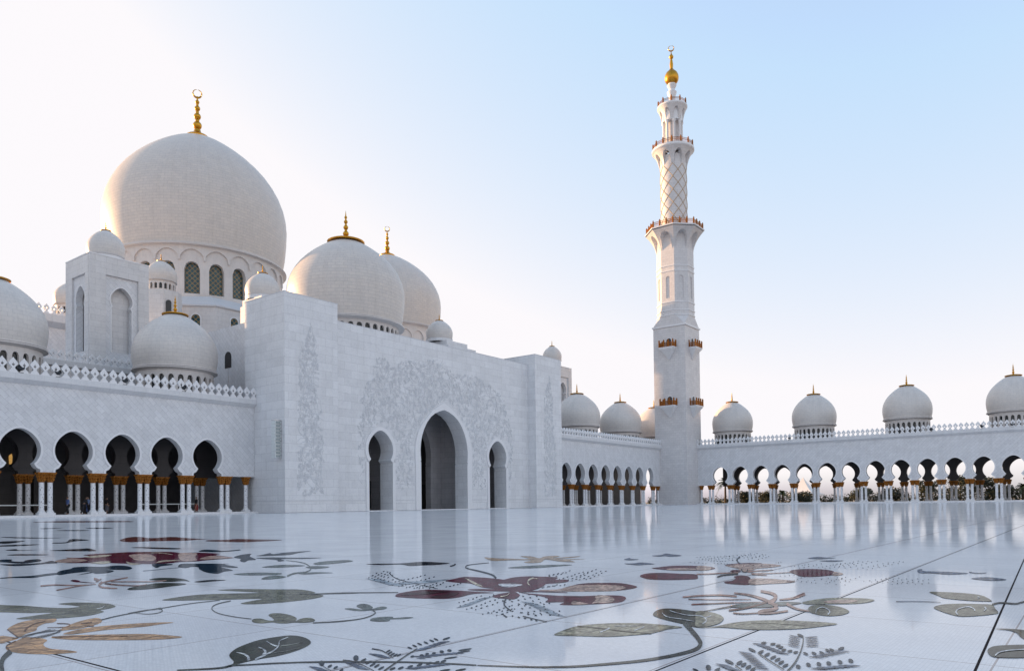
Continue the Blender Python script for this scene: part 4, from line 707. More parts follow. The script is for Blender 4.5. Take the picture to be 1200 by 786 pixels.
  ('slate',1,0,[5.675,1.097,5.699,1.068,5.734,1.027,5.762,.983,5.779,.934,5.79,.883,5.798,.848,5.822,.851,5.816,.887,5.807,.938,5.792,.988,5.765,1.032,5.733,1.075,5.71,1.104]),
 ],
 'dark olive leaf at the right edge': [
  ('darkolive',0,1,[4.784,.448,4.817,.398,4.814,.322,4.722,.271,4.54,.27,4.524,.304,4.61,.327,4.71,.348,4.772,.385]),
  ('darkolive',0,1,[4.07,.413,4.171,.413,4.238,.394,4.292,.348,4.339,.292,4.345,.209,4.246,.173,4.098,.198,3.994,.27,3.944,.344,3.953,.385]),
  ('pale',2,0,[3.955,.371,3.979,.37,4.013,.368,4.044,.364,4.07,.357,4.095,.347,4.118,.334,4.144,.317,4.168,.296,4.185,.282,4.208,.284,4.192,.298,4.169,.319,4.145,.337,4.122,.349,4.097,.36,4.071,.368,4.036,.373,4,.375,3.976,.377]),
 ],
}
LEAFLETS = {
 'dark teal fern by the front edge': [
  ('teal',0,[
2.653,2.686,-.012,-.03,-.015,-.013,
2.704,2.704,-.013,-.03,-.016,-.014,
2.754,2.719,-.013,-.031,-.016,-.014,
2.8,2.719,-.014,-.031,-.017,-.014,
2.855,2.731,-.014,-.032,-.017,-.014,
2.897,2.741,-.015,-.032,-.018,-.015,
2.946,2.712,.041,.009,-.019,-.019,
2.511,2.526,.009,-.005,-.017,-.017,
2.554,2.509,.009,-.005,-.017,-.017,
2.593,2.511,.009,-.005,-.017,-.017,
2.621,2.494,.009,-.005,-.018,-.017,
2.672,2.491,0,-.015,-.023,-.02,
2.714,2.48,0,-.015,-.024,-.02,
2.774,2.433,.039,-.012,-.013,-.012,
2.731,2.404,.038,-.012,-.012,-.011,
2.589,2.358,.036,-.012,-.011,-.011,
2.276,2.41,.023,.005,-.013,-.016,
2.306,2.39,.023,.005,-.013,-.016,
2.349,2.377,.023,.005,-.014,-.016,
2.397,2.368,.024,.005,-.014,-.016,
2.444,2.357,.024,.005,-.014,-.016,
2.477,2.341,.025,.005,-.015,-.016,
2.514,2.334,.025,.005,-.015,-.016,
2.378,2.2,.029,-.007,-.013,-.013,
2.424,2.152,.029,-.007,-.013,-.012,
2.538,2.716,.029,.014,-.011,-.014,
2.514,2.678,.029,.014,-.011,-.014,
2.497,2.643,.028,.013,-.01,-.013,
2.49,2.616,.028,.013,-.01,-.013,
2.499,2.602,.028,.013,-.01,-.013,
2.339,2.718,.007,-.011,-.044,-.05,
2.174,2.756,.007,-.01,-.039,-.05,
2.326,2.652,.032,.016,-.012,-.017,
2.305,2.595,.031,.015,-.012,-.017,
2.283,2.543,.031,.014,-.012,-.016,
2.277,2.509,.03,.014,-.012,-.016,
2.256,2.459,.03,.013,-.011,-.015,
2.156,2.677,.023,.013,-.011,-.018,
2.152,2.633,.023,.013,-.011,-.017,
2.128,2.567,.022,.012,-.011,-.017]),
  ('slate',0,[
2.655,2.612,.029,-.017,-.011,-.011,
2.695,2.621,.03,-.017,-.011,-.011,
2.737,2.629,.03,-.017,-.011,-.011,
2.779,2.638,.031,-.017,-.012,-.011,
2.822,2.648,.031,-.018,-.012,-.011,
2.865,2.657,.032,-.018,-.012,-.012,
2.527,2.496,.009,-.032,-.009,-.008,
2.55,2.483,.009,-.032,-.009,-.008,
2.573,2.47,.009,-.032,-.009,-.008,
2.596,2.457,.009,-.032,-.009,-.008,
2.619,2.444,.009,-.032,-.009,-.008,
2.643,2.43,.009,-.032,-.009,-.008,
2.666,2.417,.009,-.032,-.009,-.008,
2.69,2.404,.009,-.032,-.009,-.008,
2.321,2.343,.01,-.031,-.007,-.007,
2.341,2.335,.01,-.031,-.007,-.007,
2.361,2.327,.01,-.031,-.007,-.007,
2.381,2.319,.01,-.031,-.008,-.007,
2.402,2.311,.01,-.031,-.008,-.007,
2.422,2.303,.01,-.031,-.008,-.007,
2.443,2.294,.01,-.031,-.008,-.007,
2.464,2.286,.01,-.032,-.008,-.007,
2.446,2.705,.007,-.044,-.01,-.01,
2.441,2.684,.007,-.044,-.01,-.01,
2.435,2.663,.007,-.044,-.01,-.01,
2.429,2.642,.007,-.043,-.01,-.01,
2.423,2.622,.007,-.043,-.01,-.01,
2.501,2.461,.009,-.024,-.007,-.007,
2.538,2.458,.009,-.024,-.007,-.007,
2.577,2.456,.009,-.024,-.007,-.007,
2.616,2.453,.009,-.024,-.007,-.007,
2.102,2.705,.005,-.043,-.009,-.011,
2.094,2.679,.005,-.042,-.009,-.011,
2.086,2.652,.005,-.042,-.009,-.011,
2.078,2.626,.005,-.041,-.009,-.01,
2.25,2.655,.004,-.044,-.009,-.01,
2.238,2.62,.004,-.043,-.008,-.009,
2.226,2.585,.004,-.042,-.008,-.009,
2.214,2.55,.004,-.042,-.008,-.009,
2.203,2.517,.004,-.041,-.008,-.009]),
 ],
 'feathery teal leaves round the red flower': [
  ('teal',0,[
5.012,5.627,.03,.025,-.025,-.032,
5.174,5.752,.032,.02,-.031,-.037,
5.378,5.92,.048,.039,-.03,-.037,
4.984,5.55,.029,.025,-.025,-.031,
5.105,5.639,.031,.019,-.031,-.036,
5.264,5.767,.046,.037,-.029,-.035,
5.397,5.865,.027,.015,-.035,-.039,
5.566,6.015,.043,.033,-.033,-.039,
4.894,5.414,.028,.023,-.024,-.03,
5.028,5.513,.03,.018,-.03,-.034,
5.199,5.65,.045,.036,-.028,-.034,
5.348,5.759,.027,.014,-.034,-.038,
5.533,5.922,.042,.032,-.033,-.038,
4.823,5.302,.028,.022,-.023,-.029,
4.964,5.408,.029,.018,-.029,-.033,
5.142,5.551,.044,.035,-.027,-.033,
5.3,5.67,.026,.014,-.033,-.037,
5.494,5.842,.042,.031,-.032,-.037,
4.774,5.205,.027,.022,-.023,-.028,
4.927,5.318,.029,.017,-.028,-.032,
5.119,5.469,.044,.034,-.027,-.032,
5.291,5.596,.026,.014,-.033,-.037,
4.777,5.157,.027,.021,-.023,-.028,
4.867,5.197,.028,.016,-.027,-.031,
4.989,5.267,.041,.031,-.025,-.03,
5.086,5.309,.024,.012,-.03,-.033,
4.732,5.059,.026,.021,-.022,-.027,
4.789,5.072,.027,.015,-.026,-.03,
4.873,5.112,.039,.029,-.024,-.028,
4.932,5.125,.023,.011,-.028,-.031,
5.014,5.177,.035,.024,-.026,-.03,
4.662,4.927,.025,.019,-.021,-.026,
4.714,4.938,.026,.014,-.025,-.028,
4.793,4.975,.038,.028,-.023,-.027,
4.847,4.986,.022,.01,-.027,-.03,
4.924,5.033,.033,.023,-.025,-.029,
4.617,4.801,.025,.019,-.021,-.025,
4.668,4.81,.026,.013,-.025,-.027,
4.745,4.845,.037,.026,-.023,-.026,
4.798,4.855,.022,.01,-.026,-.028,
4.873,4.9,.033,.022,-.025,-.027,
4.58,4.669,.024,.018,-.02,-.024,
4.623,4.674,.025,.013,-.024,-.026,
4.691,4.704,.036,.025,-.022,-.025,
4.735,4.71,.021,.009,-.026,-.027,
4.801,4.749,.031,.021,-.024,-.026,
4.572,4.57,.024,.017,-.02,-.023,
4.62,4.584,.025,.012,-.024,-.025,
4.693,4.622,.036,.024,-.022,-.024,
4.743,4.636,.021,.009,-.025,-.026,
4.815,4.684,.031,.02,-.024,-.026,
4.581,4.518,.024,.017,-.02,-.023,
4.639,4.533,.025,.012,-.024,-.025,
4.723,4.572,.036,.024,-.022,-.024,
4.784,4.587,.021,.008,-.026,-.026,
4.868,4.636,.032,.02,-.024,-.025,
4.958,4.678,.017,.005,-.028,-.028,
4.626,4.443,.024,.016,-.02,-.022,
4.711,4.482,.025,.012,-.024,-.025,
4.823,4.546,.037,.024,-.023,-.024,
4.914,4.588,.022,.009,-.027,-.027,
5.03,4.665,.033,.02,-.025,-.026,
5.156,4.736,.018,.006,-.03,-.029,
4.786,4.402,.025,.016,-.021,-.022,
4.841,4.408,.026,.012,-.025,-.025,
4.922,4.437,.038,.023,-.023,-.024,
4.978,4.443,.022,.008,-.027,-.026,
5.058,4.481,.033,.019,-.025,-.025,
5.038,5.169,.029,.022,-.025,-.029,
5.106,5.18,.03,.016,-.029,-.032,
5.206,5.221,.044,.031,-.027,-.03,
5.278,5.233,.025,.012,-.032,-.033,
5.377,5.286,.039,.026,-.03,-.032,
5.485,5.331,.021,.008,-.035,-.035,
4.923,4.953,.027,.02,-.023,-.027,
4.995,4.965,.029,.015,-.028,-.03,
5.097,5.005,.042,.029,-.026,-.028,
5.172,5.018,.024,.011,-.03,-.031,
5.274,5.069,.037,.024,-.028,-.03,
5.384,5.112,.02,.007,-.033,-.033,
4.074,3.625,.016,.008,-.019,-.019,
4.137,3.636,.014,.001,-.022,-.02,
4.22,3.664,.023,.01,-.021,-.02,
4.286,3.675,.011,-.001,-.024,-.021,
4.369,3.711,.02,.008,-.023,-.021,
4.459,3.741,.008,-.003,-.026,-.022,
3.95,3.504,.015,.007,-.018,-.018,
4.02,3.518,.013,.001,-.021,-.019,
4.11,3.549,.022,.009,-.02,-.019,
4.184,3.565,.01,-.001,-.022,-.02,
4.275,3.604,.019,.007,-.022,-.02,
4.374,3.637,.008,-.003,-.025,-.021,
4.455,3.655,.016,.005,-.024,-.021,
4.556,3.698,.005,-.005,-.027,-.022,
3.843,3.352,.014,.006,-.017,-.017,
3.911,3.367,.013,.001,-.019,-.018,
3.996,3.396,.021,.008,-.018,-.018,
4.067,3.412,.01,-.001,-.021,-.018,
4.154,3.449,.018,.006,-.02,-.019,
4.248,3.482,.007,-.003,-.023,-.019,
4.326,3.499,.016,.004,-.022,-.02,
4.421,3.54,.005,-.004,-.025,-.02,
3.862,3.289,.014,.006,-.017,-.016,
3.939,3.305,.013,0,-.019,-.017,
4.036,3.335,.021,.008,-.019,-.017,
4.118,3.352,.01,-.001,-.021,-.018,
4.218,3.39,.018,.006,-.021,-.018,
4.325,3.424,.007,-.003,-.024,-.019,
3.729,3.118,.013,.005,-.015,-.015,
3.792,3.124,.012,0,-.018,-.016,
3.872,3.143,.019,.007,-.017,-.016,
3.938,3.149,.009,-.002,-.019,-.016,
4.019,3.175,.017,.005,-.019,-.016,
4.106,3.195,.007,-.003,-.021,-.017,
3.795,3.098,.013,.005,-.016,-.015,
3.84,3.091,.012,0,-.018,-.015,
3.901,3.096,.019,.007,-.017,-.015,
3.948,3.089,.009,-.002,-.019,-.016,
4.008,3.1,.017,.005,-.018,-.016,
3.734,3.007,.013,.005,-.015,-.014,
3.794,3.013,.012,0,-.018,-.015,
3.87,3.03,.019,.006,-.017,-.015,
3.933,3.036,.009,-.002,-.019,-.015,
4.296,3.401,.002,-.005,-.024,-.018,
4.39,3.413,-.011,-.019,-.024,-.017,
4.506,3.44,0,-.011,-.026,-.019,
4.606,3.452,-.014,-.02,-.026,-.017,
4.726,3.488,-.003,-.012,-.028,-.02,
4.251,3.342,.002,-.005,-.023,-.018,
4.32,3.337,-.011,-.019,-.023,-.016,
4.409,3.347,0,-.01,-.024,-.018,
4.482,3.343,-.013,-.019,-.024,-.016,
4.572,3.36,-.003,-.012,-.026,-.018,
4.669,3.371,-.016,-.02,-.026,-.016,
4.157,3.212,.002,-.005,-.022,-.017,
4.237,3.213,-.01,-.018,-.022,-.015,
4.339,3.228,0,-.01,-.024,-.017,
4.425,3.229,-.013,-.018,-.023,-.015,
4.529,3.252,-.003,-.011,-.025,-.017,
4.64,3.268,-.015,-.019,-.025,-.016,
4.18,3.175,.002,-.005,-.022,-.016,
4.239,3.156,-.01,-.017,-.022,-.015,
4.317,3.149,0,-.01,-.023,-.016,
4.378,3.129,-.013,-.018,-.023,-.015,
4.455,3.129,-.003,-.011,-.024,-.016,
4.188,3.126,.002,-.005,-.022,-.016,
4.227,3.1,-.01,-.017,-.022,-.015,
4.284,3.087,0,-.01,-.023,-.016,
4.324,3.061,-.012,-.017,-.022,-.014,
4.379,3.054,-.002,-.01,-.023,-.016,
4.024,3.089,.002,-.005,-.02,-.015,
4.067,3.057,-.009,-.016,-.02,-.014,
4.126,3.037,0,-.009,-.021,-.015,
4.169,3.004,-.011,-.016,-.021,-.013,
4.225,2.99,-.002,-.01,-.022,-.015,
3.91,2.939,.002,-.005,-.019,-.014,
3.95,2.921,-.009,-.015,-.019,-.013,
4.007,2.914,0,-.009,-.02,-.014,
4.048,2.895,-.01,-.016,-.02,-.012,
4.103,2.893,-.002,-.01,-.021,-.014,
3.913,2.85,.002,-.005,-.019,-.014,
3.953,2.827,-.009,-.015,-.019,-.012,
4.009,2.814,0,-.009,-.02,-.013,
4.05,2.79,-.01,-.015,-.019,-.012,
4.103,2.782,-.002,-.009,-.02,-.013,
3.907,2.787,.002,-.005,-.019,-.013,
3.923,2.732,-.008,-.014,-.018,-.012,
3.954,2.687,0,-.008,-.019,-.012,
3.799,3.008,.001,-.007,-.025,-.019,
3.748,2.956,-.011,-.019,-.023,-.016,
3.712,2.915,-.001,-.011,-.023,-.018,
3.766,2.907,.001,-.006,-.024,-.018,
3.741,2.839,-.011,-.019,-.023,-.016,
3.731,2.784,-.001,-.011,-.023,-.017,
3.707,2.719,-.012,-.018,-.022,-.014,
3.694,2.672,-.003,-.011,-.022,-.015,
3.914,2.953,.001,-.007,-.026,-.019,
3.881,2.87,-.012,-.019,-.024,-.016,
3.863,2.799,-.001,-.011,-.025,-.017,
5.093,3.667,.023,.011,-.021,-.017,
5.157,3.661,.022,.005,-.025,-.019,
5.249,3.674,.035,.014,-.023,-.018,
5.316,3.668,.018,.002,-.026,-.019,
5.407,3.689,.03,.011,-.025,-.019,
5.214,3.688,.024,.011,-.022,-.018,
5.257,3.663,.023,.005,-.026,-.019,
5.328,3.657,.035,.014,-.024,-.018,
5.373,3.631,.018,.002,-.027,-.019,
5.441,3.632,.03,.011,-.025,-.019,
6.103,4.254,.032,.015,-.03,-.024,
6.176,4.251,.03,.008,-.035,-.025,
6.289,4.273,.048,.021,-.033,-.025,
6.366,4.269,.024,.004,-.038,-.026,
5.905,4.087,.03,.014,-.028,-.022,
6.05,4.132,.029,.007,-.034,-.024,
6.238,4.202,.047,.02,-.032,-.024,
6.396,4.251,.024,.004,-.038,-.026,
6.597,4.338,.043,.017,-.037,-.026,
5.812,3.937,.029,.013,-.027,-.021,
5.907,3.955,.028,.006,-.032,-.023,
6.039,3.996,.044,.018,-.03,-.022,
6.14,4.015,.023,.003,-.035,-.024,
6.276,4.068,.039,.015,-.033,-.024,
6.422,4.113,.018,.001,-.038,-.025,
6.534,4.135,.034,.012,-.037,-.025,
5.814,3.841,.029,.013,-.027,-.02,
5.932,3.872,.028,.006,-.032,-.022,
6.089,3.927,.044,.018,-.03,-.022,
6.216,3.962,.023,.003,-.035,-.023,
6.38,4.03,.04,.015,-.034,-.024,
6.557,4.093,.018,.001,-.04,-.025,
6.701,4.132,.035,.012,-.038,-.025,
5.755,3.76,.028,.012,-.026,-.019,
5.9,3.809,.027,.006,-.031,-.021,
6.086,3.882,.044,.017,-.03,-.021,
6.245,3.937,.023,.003,-.036,-.023,
6.445,4.026,.04,.015,-.035,-.024,
6.662,4.112,.019,.001,-.041,-.026,
6.849,4.176,.036,.012,-.04,-.026,
5.867,3.75,.029,.012,-.027,-.02,
6.001,3.787,.028,.006,-.032,-.022,
6.175,3.848,.045,.017,-.031,-.021,
6.321,3.888,.023,.003,-.036,-.023,
6.506,3.963,.041,.015,-.035,-.023,
6.707,4.033,.019,0,-.041,-.025,
5.916,3.712,.029,.012,-.028,-.02,
6.046,3.748,.028,.006,-.033,-.021,
6.216,3.807,.045,.017,-.031,-.021,
6.357,3.846,.023,.003,-.036,-.023,
6.537,3.92,.041,.014,-.035,-.023,
6.733,3.988,.019,0,-.041,-.025,
5.926,4.176,.031,.015,-.029,-.023,
6.012,4.187,.029,.007,-.033,-.025,
6.135,4.224,.046,.02,-.032,-.024,
6.226,4.236,.023,.004,-.036,-.026]),
  ('mist',0,[
4.938,5.475,.012,-.105,-.023,-.025,
4.914,5.423,.012,-.104,-.023,-.025,
4.89,5.373,.012,-.102,-.022,-.024,
4.867,5.323,.012,-.101,-.022,-.024,
4.844,5.274,.013,-.1,-.022,-.023,
4.821,5.225,.013,-.099,-.022,-.023,
4.798,5.178,.013,-.098,-.021,-.023,
4.776,5.13,.013,-.097,-.021,-.022,
4.754,5.084,.013,-.096,-.021,-.022,
4.733,5.038,.013,-.095,-.021,-.022,
4.712,4.993,.013,-.095,-.02,-.021,
4.691,4.948,.013,-.094,-.02,-.021,
4.67,4.904,.013,-.093,-.02,-.021,
4.649,4.86,.013,-.092,-.02,-.02,
4.763,4.979,.165,.052,-.017,-.019,
4.787,4.967,.166,.052,-.017,-.019,
4.811,4.955,.167,.052,-.018,-.019,
4.835,4.942,.168,.052,-.018,-.019,
4.859,4.93,.169,.052,-.018,-.019,
4.884,4.918,.17,.051,-.018,-.019,
4.908,4.906,.171,.051,-.018,-.019,
4.933,4.893,.171,.051,-.018,-.019,
4.957,4.881,.172,.051,-.018,-.019,
4.982,4.868,.173,.051,-.018,-.019,
5.007,4.856,.174,.05,-.019,-.019,
5.031,4.843,.175,.05,-.019,-.019,
5.056,4.831,.176,.05,-.019,-.019,
5.081,4.818,.177,.05,-.019,-.019,
5.106,4.805,.178,.049,-.019,-.019,
5.131,4.793,.179,.049,-.019,-.019,
4.332,3.195,-.022,-.096,-.015,-.011,
4.291,3.143,-.021,-.094,-.015,-.01,
4.251,3.092,-.02,-.093,-.014,-.01,
4.213,3.042,-.019,-.091,-.014,-.01,
4.175,2.994,-.019,-.089,-.014,-.009,
4.138,2.947,-.018,-.088,-.013,-.009,
4.102,2.9,-.017,-.086,-.013,-.009,
4.066,2.855,-.017,-.084,-.013,-.009,
4.032,2.811,-.016,-.083,-.013,-.008,
3.998,2.768,-.015,-.081,-.012,-.008,
3.965,2.725,-.015,-.08,-.012,-.008,
3.932,2.684,-.014,-.079,-.012,-.008,
3.93,3.458,.08,.001,-.013,-.012,
3.992,3.482,.082,.001,-.013,-.012,
4.056,3.507,.084,.001,-.013,-.012,
4.121,3.532,.086,.002,-.014,-.012,
4.188,3.558,.087,.002,-.014,-.013,
4.256,3.585,.09,.002,-.015,-.013,
4.326,3.612,.092,.003,-.015,-.013,
4.399,3.64,.094,.003,-.015,-.013]),
 ],
 'dark red flower far right of centre': [
  ('red',1,[
8.011,3.035,.003,-.006,-.047,-.018,
8.273,3.061,.003,-.006,-.05,-.018,
8.088,2.952,.003,-.006,-.047,-.017,
8.353,3.006,.003,-.006,-.05,-.018,
8.101,2.87,.003,-.006,-.047,-.017,
8.197,2.811,.003,-.006,-.048,-.016,
8.149,3.135,.003,-.006,-.049,-.019]),
 ],
 'feathery teal leaves behind the far red flower': [
  ('teal',0,[
8.2,3.727,.022,.006,-.038,-.019,
8.152,3.656,.017,.001,-.041,-.019,
8.16,3.611,.03,.007,-.038,-.018,
8.113,3.541,.012,0,-.041,-.018,
8.116,3.507,.024,.005,-.038,-.018,
8.938,3.976,.025,.007,-.045,-.022,
8.96,3.939,.02,.002,-.05,-.023,
9.05,3.932,.036,.009,-.047,-.022,
9.071,3.894,.015,0,-.051,-.023,
9.156,3.898,.03,.007,-.049,-.022,
8.702,3.844,.024,.007,-.042,-.02,
8.714,3.807,.019,.002,-.047,-.021,
8.79,3.797,.034,.009,-.044,-.021,
8.802,3.76,.014,0,-.048,-.021,
8.873,3.762,.028,.006,-.046,-.021,
8.951,3.752,.01,-.002,-.05,-.021,
8.579,3.709,.023,.006,-.041,-.019,
8.573,3.67,.019,.002,-.045,-.02,
8.629,3.658,.033,.008,-.042,-.019,
8.622,3.62,.014,0,-.046,-.02,
8.673,3.618,.027,.006,-.044,-.02,
8.729,3.606,.009,-.002,-.047,-.02,
8.425,3.577,.022,.006,-.039,-.018,
8.412,3.534,.018,.001,-.043,-.019,
8.458,3.516,.031,.007,-.04,-.018,
8.444,3.473,.013,0,-.044,-.019,
8.485,3.465,.025,.005,-.041,-.018,
8.531,3.447,.009,-.002,-.045,-.019,
8.182,3.436,.021,.005,-.037,-.017,
8.149,3.381,.017,.001,-.04,-.018,
8.172,3.35,.029,.007,-.038,-.017,
8.139,3.296,.012,-.001,-.041,-.017,
8.157,3.275,.024,.004,-.038,-.017,
9.12,3.829,.026,.007,-.046,-.021,
9.114,3.783,.021,.002,-.051,-.022,
9.177,3.766,.036,.009,-.048,-.021,
9.171,3.72,.015,0,-.052,-.022,
9.229,3.715,.03,.006,-.049,-.021,
9.294,3.698,.01,-.002,-.053,-.022,
8.939,3.698,.025,.007,-.044,-.02,
8.926,3.645,.02,.002,-.048,-.021,
8.979,3.62,.035,.008,-.045,-.02,
8.966,3.567,.014,0,-.049,-.02,
9.014,3.553,.028,.006,-.046,-.02,
9.068,3.527,.01,-.002,-.05,-.02,
8.705,3.47,.024,.006,-.041,-.018,
8.702,3.426,.019,.001,-.046,-.019,
8.762,3.406,.033,.007,-.043,-.018,
9.345,3.724,.027,.007,-.048,-.021,
9.378,3.684,.021,.002,-.053,-.022,
9.485,3.673,.038,.009,-.05,-.021,
9.519,3.632,.016,0,-.055,-.022,
9.622,3.632,.032,.006,-.052,-.021,
9.357,3.785,.002,-.004,-.061,-.024,
9.221,3.671,-.021,-.015,-.057,-.022,
9.158,3.587,-.002,-.007,-.058,-.022,
9.028,3.479,-.022,-.014,-.054,-.019,
8.859,3.544,.002,-.004,-.054,-.022,
8.726,3.435,-.018,-.014,-.051,-.019,
8.658,3.353,-.001,-.007,-.051,-.02,
9.262,3.553,.002,-.004,-.059,-.022,
9.369,3.556,-.021,-.015,-.058,-.021,
9.552,3.586,-.002,-.008,-.062,-.023,
9.664,3.589,-.025,-.016,-.061,-.021,
9.851,3.632,-.007,-.009,-.066,-.024,
9.112,3.442,.002,-.004,-.057,-.021,
9.284,3.462,-.021,-.014,-.057,-.02,
9.535,3.51,-.002,-.008,-.062,-.022,
9.721,3.532,-.025,-.015,-.061,-.021,
9.988,3.596,-.007,-.009,-.067,-.024,
8.968,3.336,.002,-.004,-.055,-.02,
9.136,3.351,-.02,-.014,-.055,-.019,
9.38,3.392,-.002,-.007,-.06,-.021,
9.561,3.409,-.024,-.015,-.059,-.02,
9.82,3.466,-.007,-.009,-.065,-.022,
9.158,3.353,.002,-.004,-.057,-.021,
9.265,3.348,-.02,-.014,-.057,-.019,
9.445,3.369,-.002,-.007,-.06,-.021,
9.557,3.364,-.024,-.015,-.059,-.019,
9.741,3.397,-.006,-.008,-.064,-.022,
8.841,3.212,.002,-.003,-.053,-.019,
8.963,3.211,-.019,-.013,-.053,-.018,
9.155,3.233,-.002,-.007,-.056,-.02,
9.284,3.232,-.023,-.014,-.056,-.018,
9.481,3.266,-.006,-.008,-.06,-.02,
8.571,2.872,.002,-.003,-.049,-.016,
8.585,2.849,-.017,-.012,-.048,-.015,
8.658,2.846,-.001,-.006,-.05,-.016,
8.161,2.578,.002,-.003,-.044,-.014,
8.2,2.552,-.015,-.01,-.043,-.012,
8.293,2.542,-.001,-.006,-.045,-.014,
8.333,2.515,-.017,-.01,-.044,-.012,
8.423,2.514,-.004,-.006,-.046,-.013,
8.519,2.503,-.02,-.01,-.045,-.012,
8.01,2.444,.002,-.003,-.042,-.013,
8.103,2.426,-.015,-.01,-.042,-.011,
8.25,2.423,-.001,-.006,-.044,-.013,
8.347,2.404,-.017,-.01,-.043,-.011,
8.495,2.41,-.004,-.006,-.046,-.013,
8.654,2.407,-.02,-.01,-.046,-.011,
8.165,2.298,.002,-.003,-.043,-.012,
8.239,2.279,-.015,-.009,-.043,-.011,
8.367,2.275,-.001,-.006,-.045,-.012,
8.443,2.257,-.018,-.01,-.044,-.011,
8.57,2.262,-.004,-.006,-.047,-.012,
8.707,2.258,-.02,-.01,-.046,-.01,
8.788,2.239,-.007,-.006,-.049,-.012,
8.069,2.208,.002,-.003,-.042,-.011,
8.166,2.188,-.015,-.009,-.042,-.01,
8.317,2.181,-.001,-.005,-.044,-.011,
8.419,2.16,-.017,-.009,-.043,-.01,
8.572,2.162,-.004,-.006,-.046,-.011,
8.736,2.154,-.02,-.009,-.045,-.01,
8.845,2.132,-.007,-.006,-.049,-.011,
7.083,2.337,.002,-.003,-.033,-.011,
7.113,2.304,-.011,-.008,-.033,-.01,
7.183,2.285,0,-.005,-.034,-.011,
7.213,2.252,-.013,-.008,-.033,-.009,
6.765,2.112,.001,-.003,-.03,-.009,
6.865,2.113,-.01,-.008,-.03,-.008,
7.004,2.125,0,-.005,-.032,-.009,
7.11,2.125,-.012,-.008,-.032,-.008,
6.73,2.083,.001,-.002,-.03,-.009,
6.686,2.027,-.009,-.007,-.029,-.008,
6.678,1.982,0,-.004,-.029,-.008,
6.635,1.928,-.011,-.007,-.028,-.007,
6.623,1.891,-.002,-.004,-.028,-.008,
6.779,1.999,.001,-.002,-.03,-.009,
6.861,1.966,-.01,-.007,-.03,-.008,
6.981,1.943,0,-.005,-.031,-.009,
7.066,1.909,-.012,-.007,-.031,-.007,
6.811,1.857,.001,-.002,-.03,-.008,
6.9,1.839,-.01,-.007,-.03,-.007,
7.029,1.83,0,-.004,-.031,-.008,
7.123,1.812,-.012,-.007,-.031,-.007,
7.253,1.81,-.003,-.005,-.033,-.008,
6.633,1.818,.001,-.002,-.028,-.008,
6.738,1.809,-.009,-.007,-.028,-.007,
6.882,1.81,0,-.004,-.03,-.008,
6.993,1.801,-.012,-.007,-.03,-.007,
7.141,1.809,-.003,-.005,-.032,-.008,
6.625,1.799,.001,-.002,-.028,-.008,
6.599,1.722,-.009,-.006,-.027,-.006,
6.607,1.655,0,-.004,-.028,-.007,
8.569,2.234,.004,-.003,-.042,-.011,
8.661,2.21,-.015,-.01,-.042,-.01,
8.813,2.2,.001,-.006,-.044,-.011,
8.909,2.175,-.019,-.01,-.044,-.01,
9.062,2.174,-.003,-.006,-.046,-.011,
9.226,2.164,-.022,-.01,-.046,-.01,
8.287,2.131,.003,-.003,-.039,-.01,
8.408,2.112,-.014,-.009,-.04,-.009,
8.587,2.107,.001,-.005,-.042,-.01,
8.715,2.087,-.018,-.01,-.042,-.009,
8.899,2.091,-.003,-.006,-.045,-.01,
9.096,2.085,-.021,-.01,-.044,-.009,
9.236,2.064,-.006,-.006,-.047,-.01,
8.222,2.054,.003,-.003,-.038,-.01,
8.359,2.034,-.014,-.009,-.039,-.009,
8.555,2.026,.001,-.005,-.041,-.01,
8.701,2.006,-.018,-.009,-.041,-.009,
8.904,2.007,-.003,-.006,-.044,-.01,
9.121,1.999,-.021,-.01,-.044,-.009,
9.283,1.976,-.006,-.006,-.048,-.01,
8.188,1.926,.003,-.003,-.038,-.009,
8.306,1.904,-.014,-.009,-.038,-.008,
8.479,1.893,.001,-.005,-.04,-.009,
8.604,1.869,-.017,-.009,-.04,-.008,
8.783,1.867,-.002,-.006,-.043,-.009,
8.973,1.854,-.02,-.009,-.043,-.008,
9.109,1.829,-.006,-.006,-.045,-.009,
8.14,1.828,.003,-.003,-.037,-.008,
8.304,1.813,-.014,-.008,-.038,-.007,
8.526,1.808,.001,-.005,-.04,-.008,
8.703,1.792,-.017,-.009,-.041,-.007,
8.938,1.796,-.003,-.006,-.044,-.009,
9.19,1.791,-.021,-.009,-.044,-.008,
9.391,1.773,-.006,-.006,-.048,-.009,
8.479,1.784,.003,-.003,-.04,-.008,
8.648,1.76,-.015,-.009,-.041,-.007,
8.88,1.747,.001,-.005,-.043,-.008,
9.062,1.722,-.019,-.009,-.044,-.007,
9.307,1.717,-.003,-.006,-.047,-.008,
7.201,1.867,.003,-.003,-.03,-.008,
7.076,1.802,-.01,-.007,-.028,-.006,
6.994,1.748,.002,-.004,-.028,-.007,
6.878,1.688,-.011,-.007,-.026,-.006,
6.805,1.74,.003,-.002,-.026,-.007,
6.919,1.728,-.009,-.007,-.027,-.006,
7.072,1.725,.002,-.004,-.028,-.007,
7.193,1.712,-.012,-.007,-.028,-.006,
7.353,1.717,-.001,-.005,-.03,-.007,
6.967,1.592,.003,-.002,-.027,-.006,
7.036,1.561,-.009,-.007,-.027,-.005,
7.143,1.538,.002,-.004,-.028,-.006,
7.213,1.507,-.012,-.007,-.028,-.005,
7.32,1.491,-.001,-.005,-.03,-.006,
6.933,1.523,.003,-.002,-.027,-.006,
7,1.493,-.009,-.007,-.027,-.005,
7.105,1.471,.002,-.004,-.028,-.006,
7.174,1.441,-.011,-.006,-.028,-.005,
7.278,1.425,-.001,-.004,-.029,-.005,
7.389,1.401,-.013,-.006,-.029,-.005,
6.913,1.434,.003,-.002,-.026,-.005,
